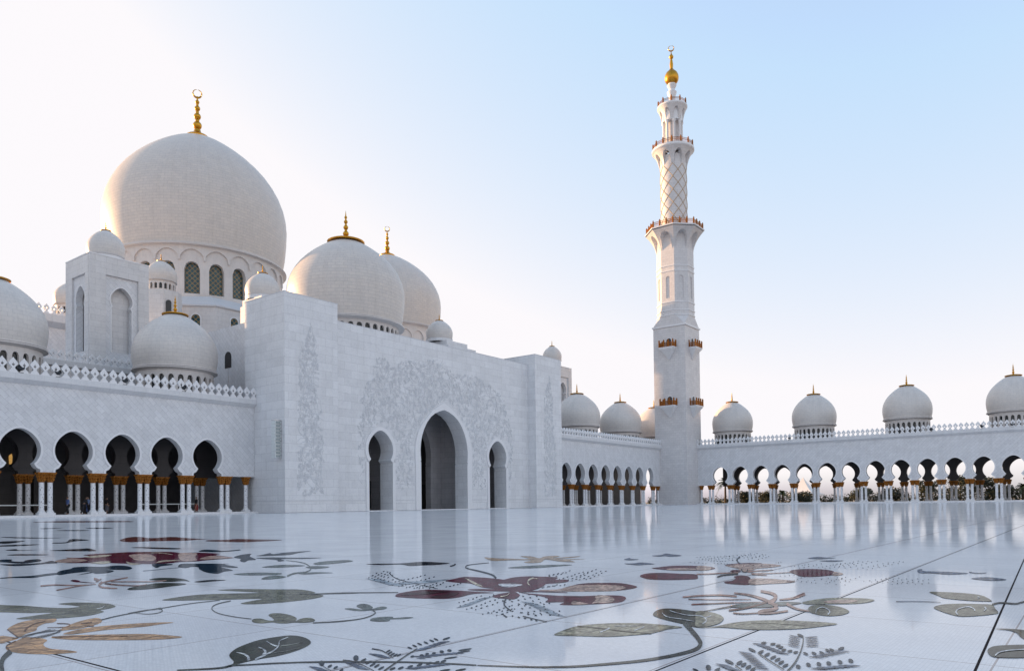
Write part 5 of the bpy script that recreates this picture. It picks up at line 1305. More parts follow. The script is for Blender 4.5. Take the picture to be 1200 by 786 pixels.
6.977,1.408,-.009,-.006,-.026,-.005,
7.078,1.39,.002,-.004,-.027,-.005,
7.143,1.364,-.011,-.006,-.027,-.004,
7.243,1.352,-.001,-.004,-.029,-.005,
7.35,1.332,-.013,-.006,-.028,-.004,
6.824,1.345,.003,-.002,-.025,-.005,
6.913,1.322,-.009,-.006,-.026,-.004,
7.039,1.306,.001,-.004,-.027,-.005,
7.131,1.282,-.011,-.006,-.027,-.004,
7.259,1.272,-.001,-.004,-.029,-.005,
7.395,1.254,-.013,-.006,-.028,-.004,
6.924,1.294,.003,-.002,-.026,-.005,
6.99,1.264,-.009,-.006,-.026,-.004,
7.092,1.24,.001,-.004,-.027,-.005,
7.16,1.209,-.011,-.006,-.027,-.004,
7.261,1.191,-.001,-.004,-.028,-.004,
7.369,1.166,-.013,-.006,-.028,-.004,
6.917,1.189,.003,-.002,-.026,-.004,
6.985,1.153,-.009,-.006,-.026,-.004,
7.09,1.121,.001,-.004,-.027,-.004]),
 ],
 'teal fern at the bottom right': [
  ('teal',0,[
4.024,1.231,-.029,-.025,-.036,-.009,
3.719,1.315,.017,-.008,-.028,-.011,
3.714,1.268,.017,-.008,-.028,-.01,
3.685,1.233,.017,-.008,-.027,-.01,
3.649,1.209,.017,-.008,-.027,-.009,
3.594,1.177,.016,-.007,-.026,-.009,
3.583,1.145,.016,-.007,-.025,-.009,
3.57,1.115,.016,-.007,-.025,-.008,
3.562,1.068,-.021,-.018,-.024,-.005,
3.59,1.039,-.021,-.018,-.025,-.005,
3.622,1.014,-.022,-.018,-.025,-.005,
3.692,1.007,-.023,-.018,-.026,-.005,
3.716,.995,-.023,-.018,-.026,-.005,
3.775,.969,.038,-.005,-.031,-.01,
3.513,1.298,-.032,-.03,-.028,-.008,
3.489,1.248,.041,0,-.025,-.011,
3.447,1.204,.04,0,-.024,-.011,
3.4,1.161,.039,-.001,-.024,-.01,
3.362,1.129,.038,-.001,-.023,-.01,
3.312,1.097,.037,-.001,-.022,-.01,
3.259,1.062,.036,-.002,-.021,-.009,
3.269,1.012,-.017,-.015,-.033,-.007,
3.33,.988,-.018,-.015,-.034,-.007,
3.366,.955,-.018,-.015,-.035,-.007,
3.407,.926,-.018,-.015,-.035,-.006,
3.459,.894,-.019,-.015,-.036,-.006,
3.512,.863,-.019,-.015,-.037,-.006,
3.2,1.284,-.031,-.033,-.027,-.008,
3.207,1.241,.039,.001,-.025,-.013,
3.178,1.212,.038,.001,-.024,-.012,
3.146,1.179,.038,.001,-.024,-.012,
3.109,1.147,.037,.001,-.023,-.011,
3.042,1.312,-.029,-.022,-.039,-.009,
3.027,1.266,.033,0,-.019,-.01,
2.966,1.336,-.013,-.02,-.018,-.007]),
  ('slate',0,[
3.98,1.245,-.028,-.039,-.015,-.004,
3.925,1.229,-.027,-.039,-.014,-.004,
3.871,1.214,-.026,-.038,-.014,-.004,
3.818,1.199,-.025,-.037,-.014,-.004,
3.767,1.185,-.024,-.037,-.013,-.004,
3.717,1.17,-.023,-.036,-.013,-.003,
4.004,1.171,.036,-.023,-.015,-.004,
3.955,1.155,.035,-.023,-.014,-.004,
3.906,1.14,.035,-.023,-.014,-.004,
3.859,1.125,.034,-.023,-.014,-.004,
3.812,1.11,.034,-.022,-.013,-.004,
3.767,1.096,.033,-.022,-.013,-.004,
3.671,1.319,-.007,-.04,-.015,-.005,
3.639,1.286,-.007,-.039,-.015,-.005,
3.607,1.253,-.006,-.038,-.015,-.005,
3.576,1.221,-.006,-.037,-.014,-.004,
3.546,1.19,-.006,-.037,-.014,-.004,
3.517,1.159,-.005,-.036,-.014,-.004,
3.511,1.007,.007,-.034,-.011,-.003,
3.549,.996,.007,-.034,-.012,-.003,
3.588,.984,.007,-.035,-.012,-.003,
3.627,.972,.007,-.035,-.012,-.003,
3.666,.96,.007,-.035,-.012,-.003,
3.706,.948,.007,-.035,-.012,-.003,
3.431,1.3,-.005,-.037,-.012,-.004,
3.393,1.275,-.004,-.037,-.012,-.004,
3.355,1.252,-.004,-.036,-.012,-.004,
3.319,1.229,-.004,-.035,-.012,-.004,
3.284,1.207,-.004,-.035,-.011,-.004,
3.25,1.185,-.003,-.034,-.011,-.004,
3.216,1.163,-.003,-.034,-.011,-.004,
3.183,1.143,-.003,-.033,-.011,-.003,
3.151,1.122,-.002,-.033,-.01,-.003,
3.276,.929,.012,-.034,-.011,-.003,
3.299,.914,.012,-.034,-.011,-.003,
3.321,.898,.012,-.034,-.011,-.003,
3.344,.882,.012,-.034,-.011,-.003,
3.367,.867,.012,-.034,-.011,-.003,
3.39,.851,.012,-.034,-.011,-.003,
3.413,.835,.012,-.034,-.011,-.003,
3.125,1.284,-.002,-.034,-.011,-.004,
3.107,1.264,-.002,-.034,-.01,-.004,
3.089,1.245,-.002,-.034,-.01,-.004,
3.072,1.226,-.002,-.033,-.01,-.004,
3.055,1.207,-.002,-.033,-.01,-.004]),
 ],
}

# ================================================================== ground
g = MB(); g.face([(-3000, -3000, -.12), (3000, -3000, -.12), (3000, 3000, -.12), (-3000, 3000, -.12)]); structure(g.build('terrain', 'terrain', smooth=None, weld=False))
fl = MB(); fl.face([(-90, -90, 0), (160.6, -90, 0), (160.6, 93, 0), (-90, 93, 0)]); floor = fl.build('courtyard_floor', 'mosaic_floor', smooth=None, weld=False); structure(floor)
def strip(name, mat, x0, x1, y0, y1, z=.0007):
    s = MB(); s.face([(x0, y0, z), (x1, y0, z), (x1, y1, z), (x0, y1, z)]); s.build(name, mat, floor, None, weld=False)
s = MB(); s.face([(2.5, .362, .0007), (14., .806, .0007), (14., .818, .0007), (2.5, .373, .0007)]); s.build('expansion_joint', 'joint_black', floor, None, weld=False); strip('expansion_joint', 'joint_black', 1.2, 160, 1.464, 1.474); strip('expansion_joint', 'joint_black', 1.570, 1.582, 1.48, 77)
strip('expansion_joint', 'joint_brown', 1.6, 160, 2.596, 2.603)
def flower(name, shapes, leaflets, z0):
    mats, mb = [], MB()
    def mi(m):
        m = 'inlay_'+m
        if m not in mats: mats.append(m)
        return mats.index(m)
    for ix, (m, layer, sm, pts) in enumerate(shapes):
        P = [(pts[i], pts[i+1]) for i in range(0, len(pts), 2)]
        if sm:
            n, Q = len(P), []
            for i in range(n):
                a, b_, c, d = P[i-1], P[i], P[(i+1) % n], P[(i+2) % n]
                sharp = (c[0]-b_[0])*(b_[0]-a[0])+(c[1]-b_[1])*(b_[1]-a[1]) < 0
                for t in (0, .33, .67):
                    Q.append(tuple(.5*(2*q+(r-p)*t+(2*p-5*q+4*r-s_)*t*t+(-p+3*q-3*r+s_)*t**3) for p, q, r, s_ in zip(a, b_, c, d)))
            P = Q
        mb.sheet(P, lambda u, w, t: (u, w, t), z0+.0011*layer+.00002*ix, mi(m))
    for m, layer, v in leaflets:
        for i in range(0, len(v), 6):
            cx, cy, ax, ay, bx, by = v[i:i+6]
            mb.face([(cx+ax*math.cos(t)+bx*math.sin(t), cy+ay*math.cos(t)+by*math.sin(t), z0+.0007+.0011*layer+.00003*(i//6 % 12)) for t in [2*PI*k/8 for k in range(8)]], None, mi(m))
    kind = 'leaf_inlay' if 'lea' in name or 'fern' in name or 'sprig' in name or 'bud' in name else 'flower_inlay' if 'flower' in name or 'lily' in name else 'border_inlay'
    o = mb.build(kind, mats, floor, None, label=name+' inlaid in the white marble floor', weld=False)
    for p in o.data.polygons:
        if p.normal.z < 0: p.flip()
for i_, n_ in enumerate(INLAY): flower(n_, INLAY[n_], LEAFLETS.get(n_, []), .0012+.00008*i_)

# ================================================================== the three arcades
LC = [46.07-4.62*k for k in range(0, 7)]
A = arcade('arcade', 'white arcade on the left with five wide dark horseshoe arches and people walking under it', (30, 78, 0), FX(77.98), LC, 4.62, -40, 51.98, 14., [5.2], False, (26.2-.9*14, 51.8), (None, 51.1), .886, 0.)
D_ARC = (13.0, 26, .30, 13.6, 15.35, .35)
for x in (27.7, 46.2): dome(A, (x, 85.), 16.75, 4.66, 'dome_marble', 'warm_trim', .02, D_ARC, 2.4, 1.45, scale_z=1.0)
# doorway bay at the back of the left walk, seen through its first arch
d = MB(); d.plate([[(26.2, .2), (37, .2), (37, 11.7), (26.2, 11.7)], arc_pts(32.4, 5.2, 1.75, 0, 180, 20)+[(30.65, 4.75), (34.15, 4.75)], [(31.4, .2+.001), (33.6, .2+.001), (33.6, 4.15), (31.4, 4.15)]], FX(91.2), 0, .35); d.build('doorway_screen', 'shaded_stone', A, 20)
d = MB(); d.plate([[(31.42, 5.6), (31.68, 5.6), (31.72, 6.4), (31.55, 7.3), (31.38, 6.4)]], FX(91.7), 0, .05); d.build('lit_lancet_window', 'lit_window', A, 20, 'small golden lit lancet window')
MCS = [150.32-4.717*k for k in range(0, 9)]
B = arcade('arcade', 'white arcade between the tall portal block and the minaret with narrow looking dark arches', (132, 77.6, 0), FX(77.6), MCS, 4.717, 107.9, 156.2, 14., [5.2], False, (108.3, 155.9), (None, 155.0), .9, 0., (107.9, 178), back_u=(107.9, 172.5))
for x in (134.2, 152.4): dome(B, (x, 85.8), 16.75, 4.8, 'dome_marble', 'warm_trim', .02, D_ARC, 2.3, 1.4, scale_z=1.0)
dome(B, (170.3, 86.4), 16.75, 5.1, 'dome_marble', 'warm_trim', .02, D_ARC, 2.3, 1.4)
RCS = [11.64+4.517*k for k in range(-5, 13)]
Cc = arcade('arcade', 'long white arcade on the right with open arches showing bright sky behind', (161, 30, 0), FY(161.), RCS, 4.517, -20, 71.3, 15., [], True, (-8., 71.), (None, 70.4), .886, PI/2, (-20, 77.))
for y in (65.9, 47.8, 29.75, 11.8): dome(Cc, (168.9, y), 16.75, 4.5, 'dome_marble', 'warm_trim', .02, D_ARC, 2.4, 1.4, scale_z=1.06)

# ================================================================== entrance pavilion: carved portal front, pylons and its domes
E_ = empty('entrance_portal', (80, 76, 0), 'huge white block front with a tall pointed central arch, two side arches and carved vines', 'portal')
YF = 73.7
def path_c(g=0.):                                    # central arch, opening widened by g
    return [(80+4.85+g, .02), (80+4.85+g, 6.55)]+([(80+4.95, 6.7), (80+4.85, 6.85)] if g == 0 else [(80+4.9+g, 6.7)])+[(80+x*(4.95+g)/4.95, z) for x, z in
      [(4.93, 7.5), (4.95, 8.3), (4.86, 9.2), (4.62, 10.2), (4.2, 11.2), (3.6, 12.15), (2.85, 12.95), (1.95, 13.55+g*.4), (.95, 13.95+g*.7), (0, 14.2+g), (-.95, 13.95+g*.7), (-1.95, 13.55+g*.4), (-2.85, 12.95), (-3.6, 12.15), (-4.2, 11.2), (-4.62, 10.2), (-4.86, 9.2), (-4.95, 8.3), (-4.93, 7.5)]]+([(80-4.85, 6.85), (80-4.95, 6.7)] if g == 0 else [(80-4.9-g, 6.7)])+[(80-4.85-g, 6.55), (80-4.85-g, .02)]
side = lambda c, g=0.: keyhole(c, .02, 2.05+g, 6.25, 2.16+g, 7.95, .32, .34+g*.4)
def with_arches(x0, x1, z1, paths):
    lo = [(x0, z1), (x0, .02)]
    for p in paths: lo += p[::-1]
    return lo+[(x1, .02), (x1, z1)]
w = MB(); w.plate([with_arches(59.55, 100.3, 23.45, [side(67.8), path_c(), side(92.1)])], FX(YF), 0, 2.3); w.build('front_wall', 'block_marble', E_, 20)
for x0, x1 in ((52., 59.6), (100.3, 107.8)):
    p = MB(); p.box(x0, x1, 72.13, 79.85, .02, 25.); p.build('pylon', 'block_marble', E_)
    p = MB(); p.box(x0-.03, x1+.03, 72.10, 79.88, 25., 25.09); p.build('coping', 'carving', E_)
p = MB(); p.box(59.63, 100.27, YF-.03, YF+2.3, 23.45, 23.53); p.build('coping', 'carving', E_)
p = MB()
for x0, x1, y in ((51.97, 59.63, 72.09), (100.27, 107.83, 72.09), (59.64, 65.2, YF-.04), (70.4, 74.0, YF-.04), (86.0, 89.5, YF-.04), (94.7, 100.26, YF-.04)): p.box(x0, x1, y, y+.06, 1.32, 1.42)
p.box(51.96, 51.999, 72.1, 78, 1.32, 1.42); p.build('base_course', 'carving', E_)
for p0, p1, dd in ((side(67.8), side(67.8, .48), .13), (path_c(), path_c(1.0), .16), (side(92.1), side(92.1, .48), .13)):
    f = MB(); f.plate([p0+p1[::-1]], FX(YF), -dd, .02); f.build('arch_surround', 'moulding', E_, 25)
for x0, x1 in ((65.4, 70.2), (74.9, 85.1), (89.7, 94.5)):
    t = MB(); t.box(x0, x1, YF-.45, YF+2.2, -.02, .07); t.build('threshold', 'moulding', E_)
# porch behind the arches
w = MB(); w.plate([with_arches(60, 100, 20., [[(x+(67.8-92.1 if False else 0), z) for x, z in side(67.8)], path_c(), side(92.1)])], FX(81.), 0, 1.1)
w.box(60, 62, 76.0, 81., 0, 20); w.box(98, 100, 76.0, 81., 0, 20); w.box(60, 100, 76.0, 88, 18, 20); w.box(60, 60.5, 82.1, 88, 0, 18); w.box(99.5, 100, 82.1, 88, 0, 18)
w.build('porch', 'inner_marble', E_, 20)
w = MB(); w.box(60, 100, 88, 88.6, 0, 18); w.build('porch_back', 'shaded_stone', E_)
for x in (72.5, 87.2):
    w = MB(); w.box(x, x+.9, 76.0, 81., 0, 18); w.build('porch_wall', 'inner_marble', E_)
for x, y0, z in ((81.2, 87.7, 5.2), (96.3, 80.8, 4.2), (90.6, 87.7, 4.), (72.0, 80.8, 4.2)):
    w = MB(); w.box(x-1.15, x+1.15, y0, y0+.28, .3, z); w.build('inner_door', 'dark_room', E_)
# carved vines: thin raised leaf outlines, greyed to paint in the carving's shade
def inside(pt, poly):
    x, y = pt; c = False
    for (x0, y0), (x1, y1) in zip(poly, poly[1:]+poly[:1]):
        if (y0 > y) != (y1 > y) and x < (x1-x0)*(y-y0)/(y1-y0)+x0: c = not c
    return c
def carve(name, poly, holes, y, count, seed, lean):
    rnd = random.Random(seed); mb = MB()
    xs = [p[0] for p in poly]; zs = [p[1] for p in poly]
    def ribbon(pts, w0, w1):
        for i in range(len(pts)-1):
            (xa, za), (xb, zb) = pts[i], pts[i+1]; l = math.hypot(xb-xa, zb-za) or 1; nx, nz = -(zb-za)/l, (xb-xa)/l
            wa = w0+(w1-w0)*i/(len(pts)-1); wb = w0+(w1-w0)*(i+1)/(len(pts)-1)
            q = [(xa+nx*wa, za+nz*wa), (xb+nx*wb, zb+nz*wb), (xb-nx*wb, zb-nz*wb), (xa-nx*wa, za-nz*wa)]
            mid = (xa+nx*.0, za), (xb, zb)
            top = [(u, y-.026, z) for u, z in (mid[0], mid[1])]
            mb.face([(q[0][0], y-.002, q[0][1]), (q[1][0], y-.002, q[1][1]), top[1], top[0]]); mb.face([top[0], top[1], (q[2][0], y-.002, q[2][1]), (q[3][0], y-.002, q[3][1])])
    ok = lambda p: inside(p, poly) and not any(inside(p, h) for h in holes)
    k = tries = 0
    while k < count and tries < count*30:
        tries += 1
        p = (rnd.uniform(min(xs), max(xs)), rnd.uniform(min(zs), max(zs)))
        if not ok(p): continue
        k += 1
        a = rnd.gauss(lean, .9); s = rnd.uniform(.30, .75)
        if rnd.random() < .30:                                        # a winding stem
            pts = [p]; h = a
            for i in range(9):
                h += rnd.gauss(0, .28); q = (pts[-1][0]+.32*math.cos(h), pts[-1][1]+.32*math.sin(h))
                if not ok(q): break
                pts.append(q)
            if len(pts) > 2: ribbon(pts, .045, .03)
        elif rnd.random() < .18:                                      # a five petalled flower
            for j in range(5):
                b_ = a+j*2*PI/5; c, s_ = math.cos(b_), math.sin(b_)
                loop = [(0, 0), (.22, .13), (.42, .10), (.50, 0), (.42, -.10), (.22, -.13), (0, 0)]
                pts = [(p[0]+s*(u*c-v*s_), p[1]+s*(u*s_+v*c)) for u, v in loop]
                if all(ok(q) for q in pts): ribbon(pts, .026, .026)
        else:                                                         # a leaf: outline and midrib
            c, s_ = math.cos(a), math.sin(a)
            loop = [(0, 0), (.25, .17), (.6, .20), (.85, .11), (1.1, 0), (.85, -.11), (.6, -.20), (.25, -.17), (0, 0)]
            pts = [(p[0]+s*(u*c-v*s_), p[1]+s*(u*s_+v*c)) for u, v in loop]
            if all(ok(q) for q in pts): ribbon(pts, .028, .028); ribbon([pts[0], ((pts[0][0]+pts[4][0])/2, (pts[0][1]+pts[4][1])/2), pts[4]], .024, .014)
    return mb.build(name, 'carving', E_, None, weld=False)
main_poly = [(64.2, 3.2), (63.9, 8.5), (63.9, 12.4), (64.6, 15.2), (65.8, 17.0), (67.2, 20.0), (68.6, 20.3), (70.2, 19.0), (72.2, 20.4), (75., 20.6), (77.8, 21.2), (79.8, 21.4), (82.2, 19.6), (84.6, 20.2), (87.2, 20.0), (90.4, 19.2), (93., 17.9), (94.6, 16.6), (95.2, 14.2), (96., 12.3), (96.2, 8.5), (95.6, 4.2), (94.9, 2.6), (90, 2.6), (86.4, 3.), (73.4, 3.), (70.8, 2.4), (65.4, 2.4)]
g_holes = [[(x, z) for x, z in side(67.8, .62)], path_c(1.2), [(x, z) for x, z in side(92.1, .62)]]
carve('carved_vines', main_poly, g_holes, YF, 1500, 3, .9)
pil = lambda x, k=1.: [(x-2.0, 1.8), (x-2.0, 6.), (x-1.9, 12), (x-1.7, 15.5), (x-1.75, 17.5), (x-1.2, 19.5), (x-.3, 21.2), (x, 22.6), (x+.5, 21.), (x+1.1, 19.2), (x+1.3, 16.8), (x+1.2, 14.), (x+1.8, 11.), (x+1.9, 6.), (x+1.9, 1.8)]
carve('carved_vines', pil(55.6), [], 72.13, 430, 5, 1.3); carve('carved_vines', pil(104.3), [], 72.13, 430, 6, 1.3)
# the hall behind the front, its roof blocks and domes
for x0, x1, y0, z0 in ((55., 59.9, 79.9, 0), (100.1, 105., 79.9, 0), (59.9, 100.1, 88.7, 0), (59.9, 100.1, 79.9, 20.1)):
    w = MB(); w.box(x0, x1, y0, 104., z0, 23.9); w.build('side_wall', 'diamond_marble', E_)
for y0 in (87.45,):
    f = MB(); f.plate([[(y0, 18.6), (y0+1.4, 18.6), (y0+1.4, 20.)]+arc_pts(y0+.7, 20., .7, 0, 180, 10)[1:]], lambda u, w_, t: (55.-t, u, w_), -.05, .06); f.build('side_window', 'dark_room', E_)
    f = MB(); f.box(54.9, 55.02, 88.05, 88.2, 13., 18.55); f.build('rain_pipe', 'carving', E_)
p = MB(); p.box(62., 98., 86.5, 102.5, 23.9, 26.6); p.build('roof_block', 'block_marble', E_)
for x in (62., 98.4):
    p = MB(); p.box(x-2.6, x+4.6, 87.0, 92.2, 23.9, 28.0); p.box(x-2.4, x+3.0, 87.6, 92., 28.0, 28.9); p.lathe([(2.3, 28.9), (2.3, 29.5)], 40, (x-.3 if x < 80 else x-1.2, 90.4, 0)); p.build('dome_pedestal', 'block_marble', E_)
    dome(E_, (x-.3 if x < 80 else x-1.2, 90.4), 29.6, 2.34, 'dome_marble', 'warm_trim', .0, None, 1.3, .7)
dome(E_, (80.5, 95.2), 29.6, 9.3, 'great_dome_marble', 'warm_trim', .16, (26.4, 40, .33, 26.6, 28.1, .42), 5.4, 2.95, nseg=96, scale_z=.93)

# ================================================================== prayer hall: body, octagon, great domes
H = empty('prayer_hall', (60, 125, 0), 'main hall at the back left carrying the huge central dome', 'prayer hall')
w = MB(); w.box(-45, 158, 112, 168, 0, 26.); w.build('body_wall', 'diamond_marble', H)
k = MB(); prof = [(.02, 25.4), (-.1, 25.45), (-.8, 26.1), (-.8, 27.1), (.8, 27.1), (.8, 26.02)]
for (t0, z0), (t1, z1) in zip(prof, prof[1:]+prof[:1]): k.face([(-45, 112+t0, z0), (158, 112+t0, z0), (158, 112+t1, z1), (-45, 112+t1, z1)])
k.build('cornice', 'trim_marble', H)
for i in range(30): put(MERLON, 'merlon', H, (35+.95*i, 111.7, 27.15), 0.)
w = MB(); w.box(-45, 51.5, 92.62, 111.9, 0, 17.3); w.build('lower_block', 'diamond_marble', H)
w = MB(); w.box(108.5, 141, 93, 111.9, 0, 16.); w.build('lower_block', 'diamond_marble', H)
w = MB(); w.box(-45, 51.6, 92.2, 93.2, 16.9, 17.55); w.build('parapet', 'trim_marble', H)
for i in range(33): put(MERLON, 'merlon', H, (24.2+.84*i, 92.45, 17.6), 0., (.94, 1, .84))
CX, CY = 79.6, 138.0
def ngon(R, n, c, z, ph): return [(c[0]+R*math.cos(ph+2*PI*i/n), c[1]+R*math.sin(ph+2*PI*i/n), z) for i in range(n)]
def octagon(c, R, z0, zt, r2, z2, wins, wmat):
    o = MB(); a, b_ = ngon(R, 8, c, z0, PI/8), ngon(R, 8, c, zt, PI/8)
    for i in range(8): o.face([a[i], a[(i+1) % 8], b_[(i+1) % 8], b_[i]])
    ob = o.build('octagon_wall', 'tower_marble', H, 20)
    o = MB(); e0, e1, t = ngon(R+.25, 8, c, zt, PI/8), ngon(R+.25, 8, c, zt+.22, PI/8), ngon(r2, 8, c, z2, PI/8)
    for i in range(8): j = (i+1) % 8; o.face([e0[i], e0[j], e1[j], e1[i]]); o.face([e1[i], e1[j], t[j], t[i]]); o.face([b_[i], b_[j], e0[j], e0[i]])
    o.build('octagon_roof', 'carving', H, 20)
    ap = R*math.cos(PI/8)
    for i in range(8):
        th = PI/8+2*PI*i/8+PI/8; n = Vector((math.cos(th), math.sin(th), 0)); s = Vector((-n.y, n.x, 0))
        if n.dot(Vector((-.5, -.866, 0))) < -.1: continue
        for u in wins:
            f = MB(); fn = lambda uu, w_, t_: tuple(Vector((c[0], c[1], 0))+n*(ap+t_)+s*(uu+u)+Vector((0, 0, w_)))
            base = zt-3.9
            f.plate([[(-.72, base), (.72, base), (.72, base+1.8)]+arc_pts(0, base+1.8, .72, 0, 180, 10)[1:]], fn, -.05, .05)
            win = f.build('octagon_window', wmat, ob, 20)
            g_ = MB(); l0 = [(-.72, base), (.72, base), (.72, base+1.8)]+arc_pts(0, base+1.8, .72, 0, 180, 10)[1:]; l1 = [(x*1.25, base-.15+(z-base)*1.12) for x, z in l0]
            g_.plate([l1, l0], fn, 0, .12); g_.build('frame', 'moulding', win, 20)
octagon((CX, CY), 22.3, 24., 34.7, 16.5, 37.8, (-5.2, 0., 5.2), 'lattice_glass')
GD = MB()
sh = dome(H, (CX, CY), 47.25, 16.7, 'great_dome_marble', 'warm_trim', .13, None, 9.4, 2.2, True, label='largest dome, pale stone courses with a gilt crescent finial', scale_z=1., nseg=128)
ph = math.radians(-123.4)
d = MB(); ring_wall(d, (CX, CY), 15.62, 14.5, 36.5, 46.75, 24, .315, 38.3, 42.6, ph, rise=1.35); d.lathe([(13.9, 36.5), (13.9, 46.5)], 64, (CX, CY, 0)); d.build('drum', 'warm_trim', sh, None)
def scallops(c, r, n, phase, z_tip, z_top, z_crown, d_):
    """hanging blind arches in low relief: a curved sheet cut to a row of pointed arches"""
    m_ = MB(); w = 2*PI/n
    for k in range(n):
        low = lambda s: z_tip+(z_crown-z_tip)*(1-abs(s)**1.9)**.62 if abs(s) < .93 else z_tip-.12
        ss = [-1, -.93]+[-.9+1.8*i/14 for i in range(15)]+[.93, 1]
        for sa, sb in zip(ss, ss[1:]):
            ta, tb = phase+w*(k+sa/2), phase+w*(k+sb/2); la, lb = low(sa), low(sb)
            P = lambda rr, t, z: (c[0]+rr*math.cos(t), c[1]+rr*math.sin(t), z)
            m_.face([P(r+d_, ta, la), P(r+d_, tb, lb), P(r+d_, tb, z_top), P(r+d_, ta, z_top)], [(ta*r, la), (tb*r, lb), (tb*r, z_top), (ta*r, z_top)])
            m_.face([P(r-.1, ta, la), P(r-.1, tb, lb), P(r+d_, tb, lb), P(r+d_, ta, la)])
    return m_
scallops((CX, CY), 15.65, 24, ph, 44.25, 46.8, 46.1, .3).build('blind_arcade', 'warm_trim', sh, None)
pm = MB(); w = 2*PI/24; a = .33*w; r = 14.72
for i in range(6):
    ta, tb = -a+2*a*i/6, -a+2*a*(i+1)/6; q = [(ta, 38.2), (tb, 38.2), (tb, 44.1), (ta, 44.1)]
    pm.face([(r*math.cos(t), r*math.sin(t), z) for t, z in q], [(t*r, z) for t, z in q])
me = pm.mesh('drum_window', 'lattice_glass')
for k in range(-7, 8): put(me, 'drum_window', sh, (CX, CY, 0), ph+k*w)
# second great dome of the hall
s3 = dome(H, (129.8, CY), 43.6, 13.1, 'great_dome_marble', 'warm_trim', .10, None, 7.2, 1.9, True, scale_z=.93, nseg=110)
p3 = math.atan2(-CY, -129.8)+.06
d = MB(); ring_wall(d, (129.8, CY), 11.72, 11., 26., 43.05, 22, .315, 36., 38.2, p3, rise=1.1); d.lathe([(10.6, 26.), (10.6, 43)], 64, (129.8, CY, 0)); d.build('drum', 'warm_trim', s3, None)
scallops((129.8, CY), 11.75, 22, p3, 39.9, 43.05, 41.9, .3).build('blind_arcade', 'warm_trim', s3, None)
for k in range(-6, 7):
    t = p3+k*2*PI/22; pm = MB(); pm.face([(11.15*math.cos(t+x), 11.15*math.sin(t+x), z) for x, z in ((-.1, 35.9), (.1, 35.9), (.1, 39.8), (-.1, 39.8))]); pm.build('drum_window', 'drum_glass', s3)
# turrets with windowed domes against the octagon
for x, y, zt in ((61.6, 117.6, 34.9), (98.4, 117.6, 34.9), (48.2, 117.5, 28.4)):
    t = MB(); t.lathe([(3.1, 24), (3.1, zt)], 8, (x, y, 0), PI/8, PI/8+2*PI); t.build('turret', 'tower_marble', H, 20)
    dome(H, (x, y), zt+1.9, 2.38, 'dome_marble', 'warm_trim', .0, (zt, 18, .30, zt+.35, zt+1.05, .22), 1.3, .6)
    f = MB(); th = math.atan2(-y, -x)+.35; n = Vector((math.cos(th), math.sin(th), 0)); s_ = Vector((-n.y, n.x, 0))
    f.plate([[(-.4, zt-4.2), (.4, zt-4.2), (.4, zt-2.)]+arc_pts(0, zt-2., .4, 0, 180, 8)[1:]], lambda u, w_, t_: tuple(Vector((x, y, 0))+n*(2.85+t_)+s_*u+Vector((0, 0, w_))), 0, .3); f.build('turret_window', 'drum_glass', H)
dome(H, (34.8, 118.), 29.6, 4.2, 'dome_marble', 'warm_trim', .0, (28.0, 18, .30, 28.1, 28.6, .2), 1.9, 1.1)  # real roof dome, enlarged and moved so it shades the corner tower
t = MB(); t.box(30.4, 39.2, 113.6, 122.4, 26, 28.0); t.build('turret', 'tower_marble', H)

# ================================================================== corner towers with keyhole niches
def corner_tower(x0, y0, wx, wy, zt, label, dz=0.):
    T = empty('corner_tower', (x0+wx/2, y0+wy/2, 17), label, 'tower')
    th = .9
    b_ = MB(); b_.box(x0+.25+th, x0+wx-.02, y0+.25+th, y0+wy, 16.5, zt-.02); b_.build('core', 'tower_marble', T)
    for axis in (0, 1):
        L = wx if axis == 0 else wy
        fn = (lambda u, w, t: (x0+u, y0+t, w)) if axis == 0 else (lambda u, w, t: (x0+t, y0+u, w))
        c = L*.54 if axis == 0 else L*.46
        hw = L*.275
        lo = 0. if axis == 0 else .3
        p = MB(); p.plate([[(lo, 16.5), (L, 16.5), (L, zt), (lo, zt)], [(c-hw, 18.6), (c+hw, 18.6), (c+hw, zt-2.2), (c-hw, zt-2.2)]], fn, 0, .24); p.build('face', 'tower_marble', T, 20)
        kp = keyhole(c, 19.6, L*.168, 25.0, L*.186, 26.1, .3, .14)
        zsc = (zt-3.4-19.6)/(max(z for x, z in kp)-19.6); kp = [(x, 19.6+(z-19.6)*zsc) for x, z in kp]
        p = MB(); p.plate([[(lo+.2, 16.5), (L-.05, 16.5), (L-.05, zt-.1), (lo+.2, zt-.1)], kp], fn, .245, 1.0); p.build('niche_panel', 'diamond_marble', T, 20)
        p = MB(); f2 = offset_path(kp, .14); p.plate([kp+f2[::-1]], fn, .2, .26); p.build('niche_moulding', 'moulding', T, 20)
    b_ = MB(); b_.box(x0-.04, x0+wx, y0-.04, y0+wy, zt, zt+.12); b_.build('coping', 'moulding', T)
    dome(T, (x0+wx*.42, y0+wy*.38), zt+.75+dz, 2.15, 'dome_marble', 'warm_trim', .0, None, 1.4, .6, scale_z=1.1)
    d = MB(); d.lathe([(2.0, zt+.1), (2.0, zt+.55+dz)], 40, (x0+wx*.42, y0+wy*.38, 0)); d.build('drum', 'moulding', T)
    return T
corner_tower(40.35, 93.6, 7.1, 6.5, 31., 'square white tower with keyhole niches and a small dome, left of the huge dome')
corner_tower(137.2, 93.6, 7.1, 6.5, 31., 'square white tower with a small dome, half hidden behind the right end of the portal', .9)

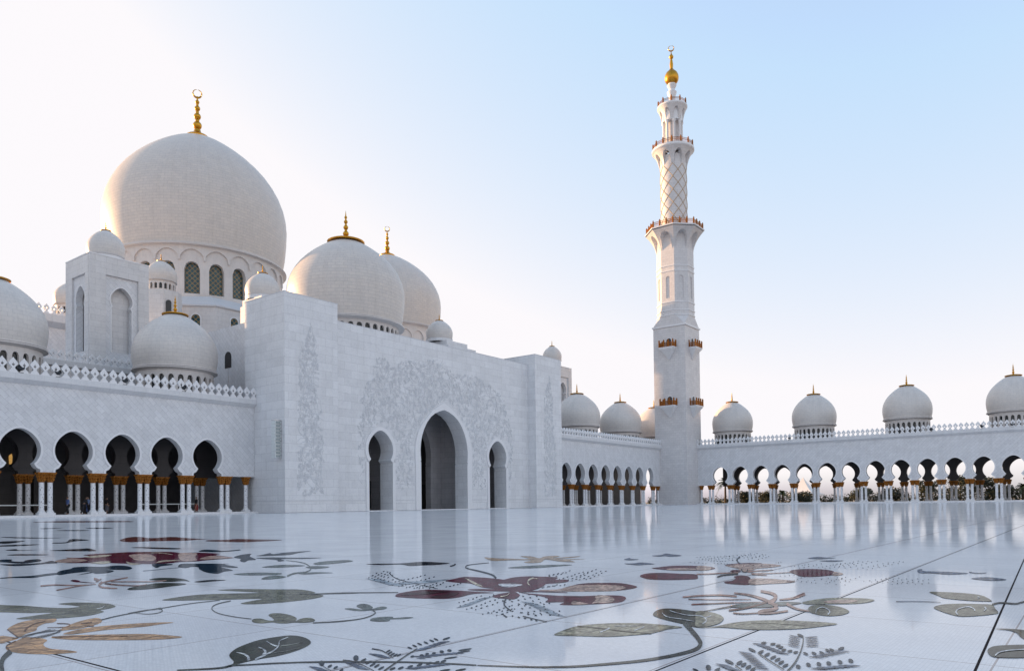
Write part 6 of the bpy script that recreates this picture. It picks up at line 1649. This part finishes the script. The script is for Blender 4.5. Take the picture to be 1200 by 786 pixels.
# ================================================================== minaret
MX, MY = 159.2, 74.85
M = empty('minaret', (MX, MY, 0), 'very tall slender white minaret, square below, octagonal then round above, gilt ball on top', 'minaret')
hw = 3.82
b_ = MB(); b_.box(MX-hw, MX+hw, MY-hw, MY+hw, 0, 39.7); b_.build('square_shaft', 'minaret_marble', M)
b_ = MB(); b_.box(MX-hw-.22, MX+hw+.22, MY-hw-.22, MY+hw+.22, 39.7, 40.05); b_.build('square_cornice', 'moulding', M)
R8 = 4.12
def oct_pts(R, z): return ngon(R, 8, (MX, MY), z, PI/8)
q = MB(); sq = [(MX+a*hw, MY+b2*hw, 40.05) for a, b2 in ((1, 1), (-1, 1), (-1, -1), (1, -1))]; o8 = oct_pts(R8, 42.2)
for i in range(4):
    p = sq[i]; k = 2*i   # corner i sits at 45+90i degrees, between octagon corners 22.5+.. and 67.5+..
    a, b2 = o8[k], o8[(k+1) % 8]; q.face([p, b2, a]); q.face([p, sq[(i+1) % 4], o8[(k+2) % 8], b2])
q.build('chamfer', 'minaret_marble', M, 20)
def oct_face_fn(i, R):
    th = PI/4*i; n = Vector((math.cos(th), math.sin(th), 0)); s = Vector((-n.y, n.x, 0)); ap = R*math.cos(PI/8)
    return lambda u, w, t: tuple(Vector((MX, MY, 0))+n*(ap-t)+s*u+Vector((0, 0, w)))
hs = R8*math.sin(PI/8)
for i in range(8):
    f = MB(); fn = oct_face_fn(i, R8)
    f.plate([[(-hs, 42.2), (hs, 42.2), (hs, 62.), (-hs, 62.)], [(-.50, 46.15), (.50, 46.15)]+arc_pts(0, 50.6, .50, 0, 180, 12)], fn, 0, .18); f.build('octagon_face', 'minaret_marble', M, 20)
f = MB(); a, b2 = oct_pts(R8-.2, 42.3), oct_pts(R8-.2, 62)
for i in range(8): f.face([a[i], a[(i+1) % 8], b2[(i+1) % 8], b2[i]])
f.build('octagon_core', 'minaret_marble', M, 20)
def oct_band(z0, z1, e, mat='moulding', name='string_course'):
    f = MB(); pr = [(R8-.1, z0), (R8+e*.4, z0), (R8+e, z0+(z1-z0)*.5), (R8+e, z1), (R8-.1, z1)]
    rings = [oct_pts(r, z) for r, z in pr]
    for A_, B_ in zip(rings, rings[1:]):
        for i in range(8): f.face([A_[i], A_[(i+1) % 8], B_[(i+1) % 8], B_[i]])
    f.build(name, mat, M, 20)
for z in (42.2, 43.25, 45.0, 52.05, 53.2): oct_band(z, z+.26, .16)
def flare(R0, R1, z0, z1, n, octo, name, mat, rc, arch=.74, top=.86):
    """corbelled gallery: ribs between arched recesses, growing from radius R0 to R1"""
    f = MB(); w = 2*PI/n; NT = 9
    prof = lambda t: R0+(R1-R0)*(.25*t+.75*t**2.1)
    def P(k, s, t, r=None):
        z = z0+(z1-z0)*t; rr = prof(t) if r is None else r
        if octo:
            a0, a1 = PI/8+w*k, PI/8+w*(k+1); u = (s+1)/2
            return (MX+rr*(math.cos(a0)*(1-u)+math.cos(a1)*u), MY+rr*(math.sin(a0)*(1-u)+math.sin(a1)*u), z)
        th = PI/8+w*(k+.5)+s*w/2; return (MX+rr*math.cos(th), MY+rr*math.sin(th), z)
    ss = [-1]+[-arch+2*arch*i/12 for i in range(13)]+[1]
    low = lambda s: 0. if abs(s) >= arch-1e-6 else top*(1-abs(s/arch)**2.3)**.42
    for k in range(n):
        for i in range(len(ss)-1):
            sa, sb = ss[i], ss[i+1]
            if i in (0, len(ss)-2): la = lb = 0.
            else: la, lb = low(sa), low(sb)
            for j in range(NT):
                ta0, ta1 = la+(1-la)*j/NT, la+(1-la)*(j+1)/NT; tb0, tb1 = lb+(1-lb)*j/NT, lb+(1-lb)*(j+1)/NT
                pts = [P(k, sa, ta0), P(k, sb, tb0), P(k, sb, tb1), P(k, sa, ta1)]
                f.face(pts, [((k*2+s)*R0*w/2, z0+(z1-z0)*t) for s, t in ((sa, ta0), (sb, tb0), (sb, tb1), (sa, ta1))])
            if i not in (0, len(ss)-2): f.face([P(k, sa, la), P(k, sb, lb), P(k, sb, lb, rc), P(k, sa, la, rc)])
    return f.build(name, mat, M, 25)
flare(4.12, 6.45, 57.1, 61.5, 8, True, 'gallery_corbel', 'minaret_marble', 4.05)
oct_band(61.5, 61.95, 2.55, 'moulding', 'gallery_slab')
def railing(R, z0, h, n, octo):
    """gilt posts and pierced panels"""
    r = MB()
    pts = [Vector(p) for p in ngon(R, n if not octo else 8, (MX, MY), z0, PI/8)]
    for i, p in enumerate(pts):
        qn = pts[(i+1) % len(pts)]; m = 3 if octo else 1
        for j in range(m):
            a = p.lerp(qn, j/m); b2 = p.lerp(qn, (j+1)/m)
            r.box(a.x-.13, a.x+.13, a.y-.13, a.y+.13, z0, z0+h); r.lathe([(.02, h+.35), (.1, h+.18), (.17, h+.1), (.1, h)][::-1], 6, (a.x, a.y, z0))
            for zz in (.12, h*.55, h-.2): r.tube([a+Vector((0, 0, zz)), b2+Vector((0, 0, zz))], .05, 4)
            for q_ in range(1, 8):
                c = a.lerp(b2, q_/8); r.tube([c+Vector((0, 0, .1)), c+Vector((.0, 0, h-.2))], .035, 4)
    r.build('gallery_railing', 'rail_gold', M, 30)
railing(6.25, 61.95, 1.35, 8, True)
c_ = MB(); c_.lathe([(2.95, 61.9), (2.95, 79)], 48, (MX, MY, 0)); c_.build('round_shaft', 'minaret_marble', M, 40)
lat = MB()
for sgn in (1, -1):
    for k in range(8):
        pts = []
        for i in range(37):
            t = i/36; th = PI/8+k*PI/4+sgn*t*PI*1.25; pts.append((MX+2.97*math.cos(th), MY+2.97*math.sin(th), 62.+t*14.8))
        lat.tube(pts, .075, 4)
lat.build('lattice_ribs', 'tan_rib', M, 40)
flare(2.97, 4.45, 76.5, 80.2, 8, False, 'gallery_corbel', 'minaret_marble', 2.96)
c_ = MB(); c_.lathe([(2.9, 80.2), (4.5, 80.2), (4.75, 80.4), (4.75, 80.85), (2., 80.85)], 64, (MX, MY, 0)); c_.build('gallery_slab', 'moulding', M, 30)
railing(4.5, 80.85, 1.25, 14, False)
c_ = MB(); c_.lathe([(1.35, 80.85), (1.35, 88)], 24, (MX, MY, 0)); c_.build('lantern_core', 'minaret_marble', M, 40)
for k in range(8):
    th = PI/8+k*PI/4+.2; c_ = MB(); c_.lathe([(.42, 80.85), (.42, 81.2), (.32, 81.3), (.30, 86.6), (.42, 86.8), (.46, 87.3)], 12, (MX+2.0*math.cos(th), MY+2.0*math.sin(th), 0)); c_.build('lantern_column', 'moulding', M, 40)
flare(2.35, 3.3, 87.2, 90.4, 8, False, 'lantern_corbel', 'minaret_marble', 2.30, .62, .8)
c_ = MB(); c_.lathe([(1.2, 87.2), (2.36, 87.2), (2.33, 90.2)], 48, (MX, MY, 0)); c_.lathe([(2.2, 90.4), (3.3, 90.4), (3.4, 90.5), (3.4, 90.8), (.5, 90.8)], 48, (MX, MY, 0)); c_.build('lantern_slab', 'moulding', M, 30)
railing(3.2, 90.8, 1.1, 10, False)
c_ = MB(); c_.lathe([(1.3, 90.8), (.85, 91.6), (.68, 92.6), (.72, 93.2), (1.08, 94.1), (1.08, 94.35), (.75, 94.6), (.64, 95.0), (.95, 95.6), (1.08, 95.85), (.98, 96.1), (.8, 96.4)], 32, (MX, MY, 0)); c_.build('turned_neck', 'moulding', M, 40)
c_ = MB(); c_.lathe([(.9, 96.25), (1.25, 96.55), (1.5, 97.0), (1.6, 97.6), (1.52, 98.2), (1.25, 98.8), (.85, 99.2), (.55, 99.42), (.5, 99.6), (.34, 99.8), (.40, 100.8), (.28, 101.7), (.2, 102.0), (.45, 102.3), (.5, 102.55), (.42, 102.8), (.15, 103.2), (.08, 103.7), (0, 103.9)], 32, (MX, MY, 0))
zc = 104.55; dvec = Vector((MX, MY, 0)).normalized(); s_ = Vector((-dvec.y, dvec.x, 0))
pts = [(MX+s_.x*.62*math.cos(a), MY+s_.y*.62*math.cos(a), zc+.62*math.sin(a)) for a in [PI/2+.12+(2*PI-.24)*i/22 for i in range(23)]]
c_.tube(pts[:12], .03, 6, .16); c_.tube(pts[11:], .16, 6, .03); c_.build('finial', 'gold', M, 40)
# gilt balconies on the square shaft: two on each of the two faces turned to the court
for z in (34.75, 21.75):
    for fn in ((lambda u, w, t: (MX-hw-t, MY+u, w)), (lambda u, w, t: (MX+u-.1, MY-hw-t, w))):
        bl = MB(); bl.plate([[(-1.65, z-.25), (1.65, z-.25), (1.65, z+.0), (-1.65, z+.0)]], fn, -.02, 1.55); bl.plate([[(-1.78, z), (1.78, z), (1.78, z+.22), (-1.78, z+.22)]], fn, -.02, 1.68)
        for (t0, h0), (t1, h1) in zip(((1.5, 0), (.9, .8), (.45, 1.5)), ((.9, .8), (.45, 1.5), (.12, 2.1))):
            a, b2 = 1.5-h0*.62, 1.5-h1*.62
            for s in (-1, 1): bl.face([fn(s*a, z-.25-h0, -.01), fn(s*a, z-.25-h0, t0), fn(s*b2, z-.25-h1, t1), fn(s*b2, z-.25-h1, -.01)])
            bl.face([fn(-a, z-.25-h0, t0), fn(a, z-.25-h0, t0), fn(b2, z-.25-h1, t1), fn(-b2, z-.25-h1, t1)])
        o = bl.build('balcony', 'moulding', M, 20)
        r = MB()
        for (u0, t0), (u1, t1) in (((-1.65, .02), (-1.65, 1.55)), ((-1.65, 1.55), (1.65, 1.55)), ((1.65, 1.55), (1.65, .02))):
            n = 3 if t0 == t1 else 1
            for j in range(n+1):
                u, t = u0+(u1-u0)*j/n, t0+(t1-t0)*j/n; p = Vector(fn(u, z+.22, t)); r.box(p.x-.13, p.x+.13, p.y-.13, p.y+.13, p.z, p.z+1.35); r.lathe([(.16, 1.35), (.2, 1.48), (.1, 1.6), (0, 1.72)], 6, p)
            for zz in (.3, .62, .95, 1.2): r.tube([fn(u0, z+zz, t0), fn(u1, z+zz, t1)], .06, 4)
            for j in range(1, 14 if n == 3 else 6):
                q_ = j/(14 if n == 3 else 6); r.tube([fn(u0+(u1-u0)*q_, z+.25, t0+(t1-t0)*q_), fn(u0+(u1-u0)*q_, z+1.2, t0+(t1-t0)*q_)], .055, 4)
        r.build('railing', 'rail_gold', o, 30)
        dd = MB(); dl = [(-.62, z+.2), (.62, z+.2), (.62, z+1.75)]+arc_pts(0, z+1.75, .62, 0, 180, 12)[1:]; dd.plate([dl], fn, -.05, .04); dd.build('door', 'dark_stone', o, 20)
        dd = MB(); d2 = [(x*1.22, z+.2+(w_-z-.2)*1.07) for x, w_ in dl]; dd.plate([d2, dl], fn, -.05, .12); dd.build('door_frame', 'moulding', o, 20)

# ================================================================== small things
def loudspeaker(x, y, z0, side_, label):
    T = empty('loudspeaker', (x, y, z0), label, 'loudspeaker', 'column loudspeakers on the portal')
    n = 11; h = .38
    for i in range(n):
        b_ = MB(); z = z0+i*h; off = .10+.05*math.sin(i/(n-1)*PI)
        x0, x1 = (x-side_*.12, x-side_*(.80+off*.6)) if True else (0, 0)
        xa, xb = min(x0, x1), max(x0, x1)
        b_.box(xa, xb, y-.42, y+.30, z, z+h*.80); b_.box(xa+.06, xb-.06, y-.30, y+.22, z+h*.80, z+h)
        c = b_.build('cabinet', 'speaker_white', T)
        g_ = MB(); g_.box(xa+.08, xb-.08, y-.46, y-.42, z+.05, z+h*.72); g_.build('grille', 'speaker_grille', c)
    b_ = MB(); za = z0+n*h
    b_.box(min(x, x-side_*.95), max(x, x-side_*.95), y-.36, y-.28, za, za+.09); b_.box(min(x, x-side_*.95), max(x, x-side_*.95), y+.14, y+.22, za, za+.09); b_.box(min(x, x-side_*.1), max(x, x-side_*.1), y-.4, y+.28, z0+.2, za+.05); b_.build('bracket', 'steel_rail', T)
loudspeaker(51.99, 73.1, 6.2, 1, 'white stacked loudspeaker on the left side of the portal block')
loudspeaker(107.81, 73.1, 6.2, -1, 'white stacked loudspeaker past the right edge of the portal, above the narrow arches')

def floodlight(x, y, z, dx, dy, label):
    T = empty('floodlight', (x, y, z), label, 'floodlight', 'black floodlights on the roof edges')
    b_ = MB(); b_.box(x-.05, x+.05, y-.05, y+.05, z, z+.25); b_.box(x-.2, x+.2, y-.2, y+.2, z, z+.04); b_.build('stand', 'black_metal', T)
    b_ = MB(); b_.lathe([(0, -.26), (.2, -.24), (.25, -.1), (.27, .15), (.30, .17), (.30, .22), (.26, .22), (.24, .18), (0, .18)], 16); me = b_.mesh('head', 'black_metal')
    o = put(me, 'head', T, (x, y, z+.42)); o.rotation_euler = (math.radians(60)*(1 if dy < 0 else 0), math.radians(-60)*(1 if dx < 0 else 0), 0)
for x, s in ((27.5, 'first floodlight from the left on the left arcade roof edge'), (30.62, 'second floodlight from the left on the left arcade roof edge'), (36.85, 'floodlight between merlons in front of the gap left of the middle arcade dome'), (43.1, 'floodlight under the middle dome of the left arcade')):
    floodlight(x, 77.72, 13.2, 0, -1, s)
for y, s in ((66.1, 'floodlight at the minaret end of the right arcade roof'), (59.6, 'floodlight just right of the first dome from the minaret'), (50.5, 'floodlight just left of the second dome from the minaret'), (29.7, 'floodlight under the third dome from the minaret'), (24.3, 'floodlight just right of the third dome from the minaret'), (16.2, 'floodlight just left of the rightmost dome'), (11.6, 'floodlight under the rightmost dome')):
    floodlight(160.74, y, 13.2, -1, 0, s)

def barrier(x0, x1, y, label):
    T = empty('barrier', ((x0+x1)/2, y, .2), label, 'barrier')
    n = max(1, round((x1-x0)/2.2))
    for i in range(n+1):
        x = x0+(x1-x0)*i/n; b_ = MB(); b_.lathe([(.2, .2), (.2, .23), (.04, .26), (.032, 1.18), (.045, 1.2), (0, 1.24)], 12, (x, y, 0)); b_.build('post', 'steel_rail', T)
    b_ = MB()
    b_.box(x0, x1, y-.012, y+.012, 1.10, 1.20); b_.build('belt', 'speaker_white', T)
barrier(24.5, 28.4, 80.9, 'low belt barrier under the leftmost arch'); barrier(28.9, 31.5, 81.2, 'low belt barrier in front of the dark doorway'); barrier(40.2, 46.8, 81.4, 'low belt barrier under the fourth arch from the left')

# ------------------------------------------------------------------ people
def skin_mesh(name, verts, edges, radii, mat, sub=2):
    me = bpy.data.meshes.new('tmp'); me.from_pydata(verts, edges, []); o = bpy.data.objects.new('tmp', me); COL.objects.link(o)
    md = o.modifiers.new('s', 'SKIN'); md.use_smooth_shade = True
    for v, r in zip(me.skin_vertices[0].data, radii): v.radius = r if isinstance(r, tuple) else (r, r)
    me.skin_vertices[0].data[0].use_root = True
    s_ = o.modifiers.new('u', 'SUBSURF'); s_.levels = s_.render_levels = sub
    dg = bpy.context.evaluated_depsgraph_get(); dg.update()
    out = bpy.data.meshes.new_from_object(o.evaluated_get(dg)); out.name = name
    bpy.data.objects.remove(o); bpy.data.meshes.remove(me)
    out.materials.clear(); out.materials.append(MATS[mat])
    out.polygons.foreach_set('use_smooth', [True]*len(out.polygons)); return out
def person(x, y, rz, label, top, bottom, robe=False, stride=.16, lean=0., scarf=False, arm=.0, s=1.):
    P = empty('person', (x, y, .2), label, 'person', 'people under the left arcade'); P.rotation_euler = (0, 0, rz); P.scale = (s, s, s)
    L = lean
    V = [(0, 0, .95), (L*.35, 0, 1.18), (L*.7, 0, 1.38), (L*.95, 0, 1.48), (L+.02, 0, 1.56), (L+.03, 0, 1.66), (L+.03, 0, 1.73),
         (L*.7, .19, 1.40), (L*.5+.06+arm*.4, .25, 1.14), (L*.4+.14+arm, .23, .93+arm*.35), (L*.4+.2+arm, .22, .85+arm*.35), (L*.7, -.19, 1.40), (L*.5-.02+arm*.4, -.25, 1.13), (L*.4+.02+arm, -.23, .90+arm*.35), (L*.4+.06+arm, -.22, .82+arm*.35),
         (0, .10, .90), (stride*.9, .10, .50), (stride*.7, .10, .09), (stride*.7+.16, .11, .03), (0, -.10, .90), (-stride*.3, -.10, .50), (-stride*1.3, -.10, .11), (-stride*1.3+.14, -.11, .03)]
    Ed = [(0, 1), (1, 2), (2, 3), (3, 4), (4, 5), (5, 6), (2, 7), (7, 8), (8, 9), (9, 10), (2, 11), (11, 12), (12, 13), (13, 14), (0, 15), (15, 16), (16, 17), (17, 18), (0, 19), (19, 20), (20, 21), (21, 22)]
    Rr = [.14, .13, .15, .07, .06, .095, .07, .07, .05, .04, .035, .07, .05, .04, .035, .10, .07, .045, .04, .10, .07, .045, .04]
    def add(me, name):
        o = bpy.data.objects.new(name, me); COL.objects.link(o); o.parent = P; return o
    add(skin_mesh('body', V, Ed, Rr, 'skin'), 'body')
    hv = [(L-.01, 0, 1.62), (L, 0, 1.72), (L+.02, 0, 1.765)]; add(skin_mesh('hair', hv, [(0, 1), (1, 2)], [.085, .105, .07], 'cloth_black' if scarf else 'hair'), 'headscarf' if scarf else 'hair')
    add(skin_mesh('shirt', V[:4]+V[7:10]+V[11:14], [(0, 1), (1, 2), (2, 3), (2, 4), (4, 5), (5, 6), (2, 7), (7, 8), (8, 9)], [.17, .16, .175, .085, .09, .072, .06, .09, .072, .06], top), 'robe_top' if robe else 'shirt')
    if robe: add(skin_mesh('skirt', [(0, 0, 1.0), (0, 0, .6), (0, 0, .12)], [(0, 1), (1, 2)], [(.18, .18), (.22, .22), (.28, .26)], bottom), 'robe_skirt')
    else: add(skin_mesh('trousers', [V[0]]+V[15:18]+V[19:22], [(0, 1), (1, 2), (2, 3), (0, 4), (4, 5), (5, 6)], [.16, .12, .09, .07, .12, .09, .07], bottom), 'trousers')
    return P
person(32.6, 80.3, PI, 'person in a blue top beside the second pair of columns, behind the dark striding figure', 'cloth_blue', 'cloth_black', stride=.1)
person(33.5, 79.0, 0., 'person in black leaning forward over a pushchair, at the step', 'cloth_black', 'cloth_black', lean=.28, stride=.22, arm=.22)
person(34.35, 79.9, PI, 'person in pale blue clothes half behind the paired columns', 'cloth_pale_blue', 'cloth_blue', stride=.2)
person(37.2, 82.2, .5, 'person in dark robe and headscarf under the third arch', 'cloth_black', 'cloth_grey', robe=True, scarf=True)
person(31.0, 82.6, 2.2, 'person in a black robe near the dark doorway', 'cloth_black', 'cloth_black', robe=True, scarf=True)
person(46.6, 81.2, PI, 'person in a black top and red skirt under the fifth arch', 'cloth_black', 'cloth_red', robe=True, scarf=True)
person(41.9, 83., 1., 'person in grey shirt standing far inside under the fourth arch', 'cloth_grey', 'cloth_black', stride=.05)
T = empty('pushchair', (34.1, 79.0, .2), 'dark pushchair with small wheels on the step of the left arcade', 'pushchair')
b_ = MB(); b_.plate([[(.0, .42), (.46, .40), (.60, .78), (.36, .62), (.06, .95), (-.06, .92)]], lambda u, w, t: (34.0+u, 79.0+t, .2+w), -.22, .22); b_.build('seat', 'cloth_black', T)
b_ = MB()
for t in (-.24, .24): b_.tube([(33.78, 79+t, 1.22), (34.0, 79+t, .95), (34.5, 79+t, .32)], .018, 5); b_.tube([(34.3, 79+t, .62), (33.98, 79+t, .32)], .018, 5)
b_.tube([(33.78, 78.76, 1.22), (33.78, 79.24, 1.22)], .02, 5); b_.build('frame', 'black_metal', T)
for x in (33.98, 34.5):
    for t in (-.25, .25): b_ = MB(); b_.tube([(x, 79+t-.025, .31), (x, 79+t+.025, .31)], .11, 14); b_.build('wheel', 'black_metal', T)

# ------------------------------------------------------------------ trees and tent beyond the right arcade
def palm(x, y, h, R, seed, label):
    rnd = random.Random(seed); T = empty('palm_tree', (x, y, -.1), label, 'palm tree', 'palm trees beyond the right arcade')
    b_ = MB(); b_.tube([(x, y, -.1), (x+.1, y+.05, h*.5), (x+.05, y, h)], .30, 9, .22); b_.build('trunk', 'bark', T)
    c = MB()
    for k in range(34):
        a = rnd.uniform(0, 2*PI); el = rnd.uniform(-.5, 1.25); L = R*rnd.uniform(.8, 1.1); pts = []
        for i in range(8):
            t = i/7; pts.append(Vector((x+math.cos(a)*L*t*math.cos(el)*.9, y+math.sin(a)*L*t*math.cos(el)*.9, h+math.sin(el)*L*t*.75-.55*L*t*t*(1-.3*math.sin(el)))))
        for i in range(7):
            d_ = (pts[i+1]-pts[i]).normalized(); s_ = d_.cross(Vector((0, 0, 1))).normalized()
            for sg in (-1, 1):
                for q_ in (0., .33, .66):
                    p = pts[i].lerp(pts[i+1], q_); l = L*.22*(1-abs((i+q_)/7-.4)*.9); tip = p+s_*sg*l*.8+d_*l*.7-Vector((0, 0, l*.35)); c.face([p-d_*.06, p+d_*.06, tip])
    c.build('crown', 'palm_leaf', T, None, weld=False)
def bush(kind, x, y, r, h, seed, label, mat, cat, group, n=2400, trunk=True):
    rnd = random.Random(seed); T = empty(kind, (x, y, -.1), label, cat, group)
    b_ = MB(); b_.tube([(x, y, -.1), (x+.1, y, h*.35), (x, y+.1, h*.7)], .16, 7, .06)
    for k in range(4): a = k*1.6; b_.tube([(x, y, h*.3), (x+math.cos(a)*r*.5, y+math.sin(a)*r*.5, h*.65)], .08, 5, .03)
    b_.build('trunk', 'bark', T)
    c = MB(); lobes = [(rnd.gauss(0, r*.45), rnd.gauss(0, r*.45), h*rnd.uniform(.3, .85), r*rnd.uniform(.3, .55)) for k in range(13)]
    for k in range(n):
        lx, ly, lz, lr = lobes[k % 13]; v = Vector((rnd.gauss(0, 1), rnd.gauss(0, 1), rnd.gauss(0, 1))).normalized()*lr*rnd.uniform(.55, 1.08)
        p = Vector((x+lx, y+ly, max(.15, lz)))+Vector((v.x, v.y, v.z*.8))
        if p.z < 0: p.z = rnd.uniform(.05, .5)
        a = Vector((rnd.gauss(0, 1), rnd.gauss(0, 1), rnd.gauss(0, .6))).normalized(); b2 = a.cross(Vector((rnd.gauss(0, 1), rnd.gauss(0, 1), rnd.gauss(0, 1)))).normalized(); s_ = rnd.uniform(.14, .30)
        c.face([p-a*s_, p+b2*s_*.5, p+a*s_, p-b2*s_*.5])
    c.build('crown', mat, T, None, weld=False)
palm(190., 76.4, 5.6, 3.6, 1, 'palm seen through the first open arch right of the minaret')
palm(196., 63.6, 2.6, 2.2, 2, 'short palm seen through the fourth open arch right of the minaret')
palm(203., 46.5, 3.6, 2.6, 3, 'palm with drooping fronds seen past the peaked white tent')
palm(206., 13.2, 3.2, 2.4, 4, 'low palm at the far right behind the last arch')
for i, (x, y, r, h, mt, lb) in enumerate(((193, 71.6, 2.6, 2.8, 'dark_leaf', 'dark shrub at the foot of the first palm behind the arcade'), (199, 68.4, 3., 2.6, 'bush_leaf', 'low shrub seen through the second open arch from the minaret'), (204, 61.5, 3.2, 2.4, 'dark_leaf', 'low dark shrub seen through the third open arch from the minaret'),
    (205, 47.4, 3.0, 3.4, 'dark_leaf', 'dark bush just right of the peaked white tent'), (207, 40.2, 3., 3., 'bush_leaf', 'bush seen past the middle columns of the right arcade'), (204, 31.6, 2.8, 5.6, 'bush_leaf', 'tall narrow bush right of the third dome, behind the arcade'), (204, 25.2, 3.6, 6.2, 'dark_leaf', 'largest dark tree through the third arch from the right edge'), (206, 21.0, 3.4, 5.4, 'bush_leaf', 'olive green tree next to the largest dark tree'), (205, 16.9, 3.2, 4.2, 'dark_leaf', 'dark tree through the second arch from the right edge'), (208, 9.4, 3.6, 3.3, 'dark_leaf', 'wide low bush behind the last arch at the right edge'))):
    bush('garden_tree', x, y, r, h, 20+i, lb, mt, 'tree', 'trees beyond the right arcade')
hg = MB(); rnd = random.Random(9)
for k in range(9000):
    y = rnd.uniform(-30, 110); x = 212+rnd.uniform(-1, 1)+.0*y; z = abs(rnd.gauss(0, .9))+.1; p = Vector((x, y, min(z, 2.2+.4*math.sin(y*.6)+.3*math.sin(y*1.7))))
    a = Vector((rnd.gauss(0, 1), rnd.gauss(0, 1), rnd.gauss(0, .6))).normalized(); b2 = a.cross(Vector((rnd.gauss(0, 1), rnd.gauss(0, 1), rnd.gauss(0, 1)))).normalized(); s_ = rnd.uniform(.2, .4)
    hg.face([p-a*s_, p+b2*s_*.5, p+a*s_, p-b2*s_*.5])
o = hg.build('hedge', 'dark_leaf', None, None, weld=False); tag(o, 'long low dark hedge along the garden beyond the right arcade', 'hedge')
T = empty('tent', (230, 68.6, -.1), 'white peaked tent seen through an arch of the right arcade', 'tent')
c = MB(); n = 16; W = 4.6
rings = []
for t in [i/10 for i in range(11)]:
    hh = 2.5+5.0*(t**1.9); rr = W*(1-t)
    rings.append([(230+max(-1, min(1, 1.42*math.cos(2*PI*k/n+PI/4)))*rr, 68.6+max(-1, min(1, 1.42*math.sin(2*PI*k/n+PI/4)))*rr, hh) for k in range(n)])
for A_, B_ in zip(rings, rings[1:]):
    for k in range(n): c.face([A_[k], A_[(k+1) % n], B_[(k+1) % n], B_[k]])
for k in range(n): a, b2 = rings[0][k], rings[0][(k+1) % n]; c.face([a, b2, (b2[0], b2[1], b2[2]-.5), (a[0], a[1], a[2]-.5)])
c.build('canopy', 'tent_fabric', T, 30)
for sx in (-1, 1):
    for sy in (-1, 1): c = MB(); c.tube([(230+sx*W*.97, 68.6+sy*W*.97, -.1), (230+sx*W*.97, 68.6+sy*W*.97, 2.5)], .06, 6); c.build('pole', 'steel_rail', T)

# ================================================================== light
EL, AZ = math.radians(SUN_EL), math.atan2(SUN_Y, SUN_X)
sd = Vector((math.cos(EL)*math.cos(AZ), math.cos(EL)*math.sin(AZ), math.sin(EL)))
wd = bpy.data.worlds.new('World'); S.world = wd; wd.use_nodes = True; nt = wd.node_tree; bg = nt.nodes['Background']
sky = nt.nodes.new('ShaderNodeTexSky'); sky.sky_type = 'NISHITA'; sky.sun_disc = False; sky.sun_elevation = EL; sky.sun_rotation = PI/2-AZ
sky.altitude = 0; sky.air_density = AIR; sky.dust_density = DUST; sky.ozone_density = OZONE
hs = nt.nodes.new('ShaderNodeHueSaturation'); hs.inputs['Saturation'].default_value = SKY_SAT; nt.links.new(sky.outputs[0], hs.inputs['Color'])
sp = nt.nodes.new('ShaderNodeSeparateColor'); cb = nt.nodes.new('ShaderNodeCombineColor'); nt.links.new(hs.outputs[0], sp.inputs[0])
def mth(op, a, b2):
    n = nt.nodes.new('ShaderNodeMath'); n.operation = op
    for s, v in ((0, a), (1, b2)):
        if isinstance(v, bpy.types.NodeSocket): nt.links.new(v, n.inputs[s])
        else: n.inputs[s].default_value = v
    return n.outputs[0]
red = mth('MINIMUM', sp.outputs[0], SKY_MAX)
blue = mth('MINIMUM', mth('MAXIMUM', sp.outputs[2], mth('MULTIPLY', red, SKY_BLUE_MIN)), SKY_MAX)          # dusty horizon: cream, not yellow
green = mth('MINIMUM', sp.outputs[1], mth('MULTIPLY', mth('ADD', red, blue), SKY_GREEN_MAX))
for ch, i_ in ((red, 0), (green, 1), (blue, 2)): nt.links.new(ch, cb.inputs[i_])     # thin haze veils the glow round the sun
ga = nt.nodes.new('ShaderNodeGamma'); ga.inputs[1].default_value = SKY_GAMMA; nt.links.new(cb.outputs[0], ga.inputs[0]); nt.links.new(ga.outputs[0], bg.inputs[0])
bg.inputs[1].default_value = SKY_STRENGTH
ld = bpy.data.lights.new('sun', 'SUN'); ld.energy = SUN_STRENGTH; ld.angle = math.radians(.6); ld.color = SUN_COLOR
lo = bpy.data.objects.new('sun', ld); COL.objects.link(lo); lo.location = sd*300; lo.rotation_euler = sd.to_track_quat('Z', 'Y').to_euler()

# ================================================================== camera: low over the polished floor
yaw, pit, rol = (math.radians(a) for a in (52.42, 1.42, -.73))
F = Vector((math.sin(yaw), math.cos(yaw), 0)); r = Vector((math.cos(yaw), -math.sin(yaw), 0)); u = Vector((0, 0, 1))
f2 = F*math.cos(pit)+u*math.sin(pit); u2 = u*math.cos(pit)-F*math.sin(pit)
r3 = r*math.cos(rol)+u2*math.sin(rol); u3 = u2*math.cos(rol)-r*math.sin(rol)
cd = bpy.data.cameras.new('camera'); cam = bpy.data.objects.new('camera', cd); COL.objects.link(cam)
m4 = Matrix((r3, u3, -f2)).transposed().to_4x4(); m4.translation = Vector((0, 0, .70)); cam.matrix_world = m4
cd.sensor_width = 36; cd.lens = 890.4/1200*36; cd.shift_y = (567.9-393)/1200; cd.clip_start = .05; cd.clip_end = 8000
S.camera = cam
S.render.engine = 'CYCLES'
vs = S.view_settings; vs.view_transform = 'Standard'; vs.look = 'None'; vs.exposure = EXPOSURE; vs.gamma = 1; vs.use_curve_mapping = False
S.cycles.max_bounces = 6; S.cycles.diffuse_bounces = 4; S.cycles.glossy_bounces = 4; S.cycles.use_denoising = True
S.cycles.sample_clamp_indirect = 8
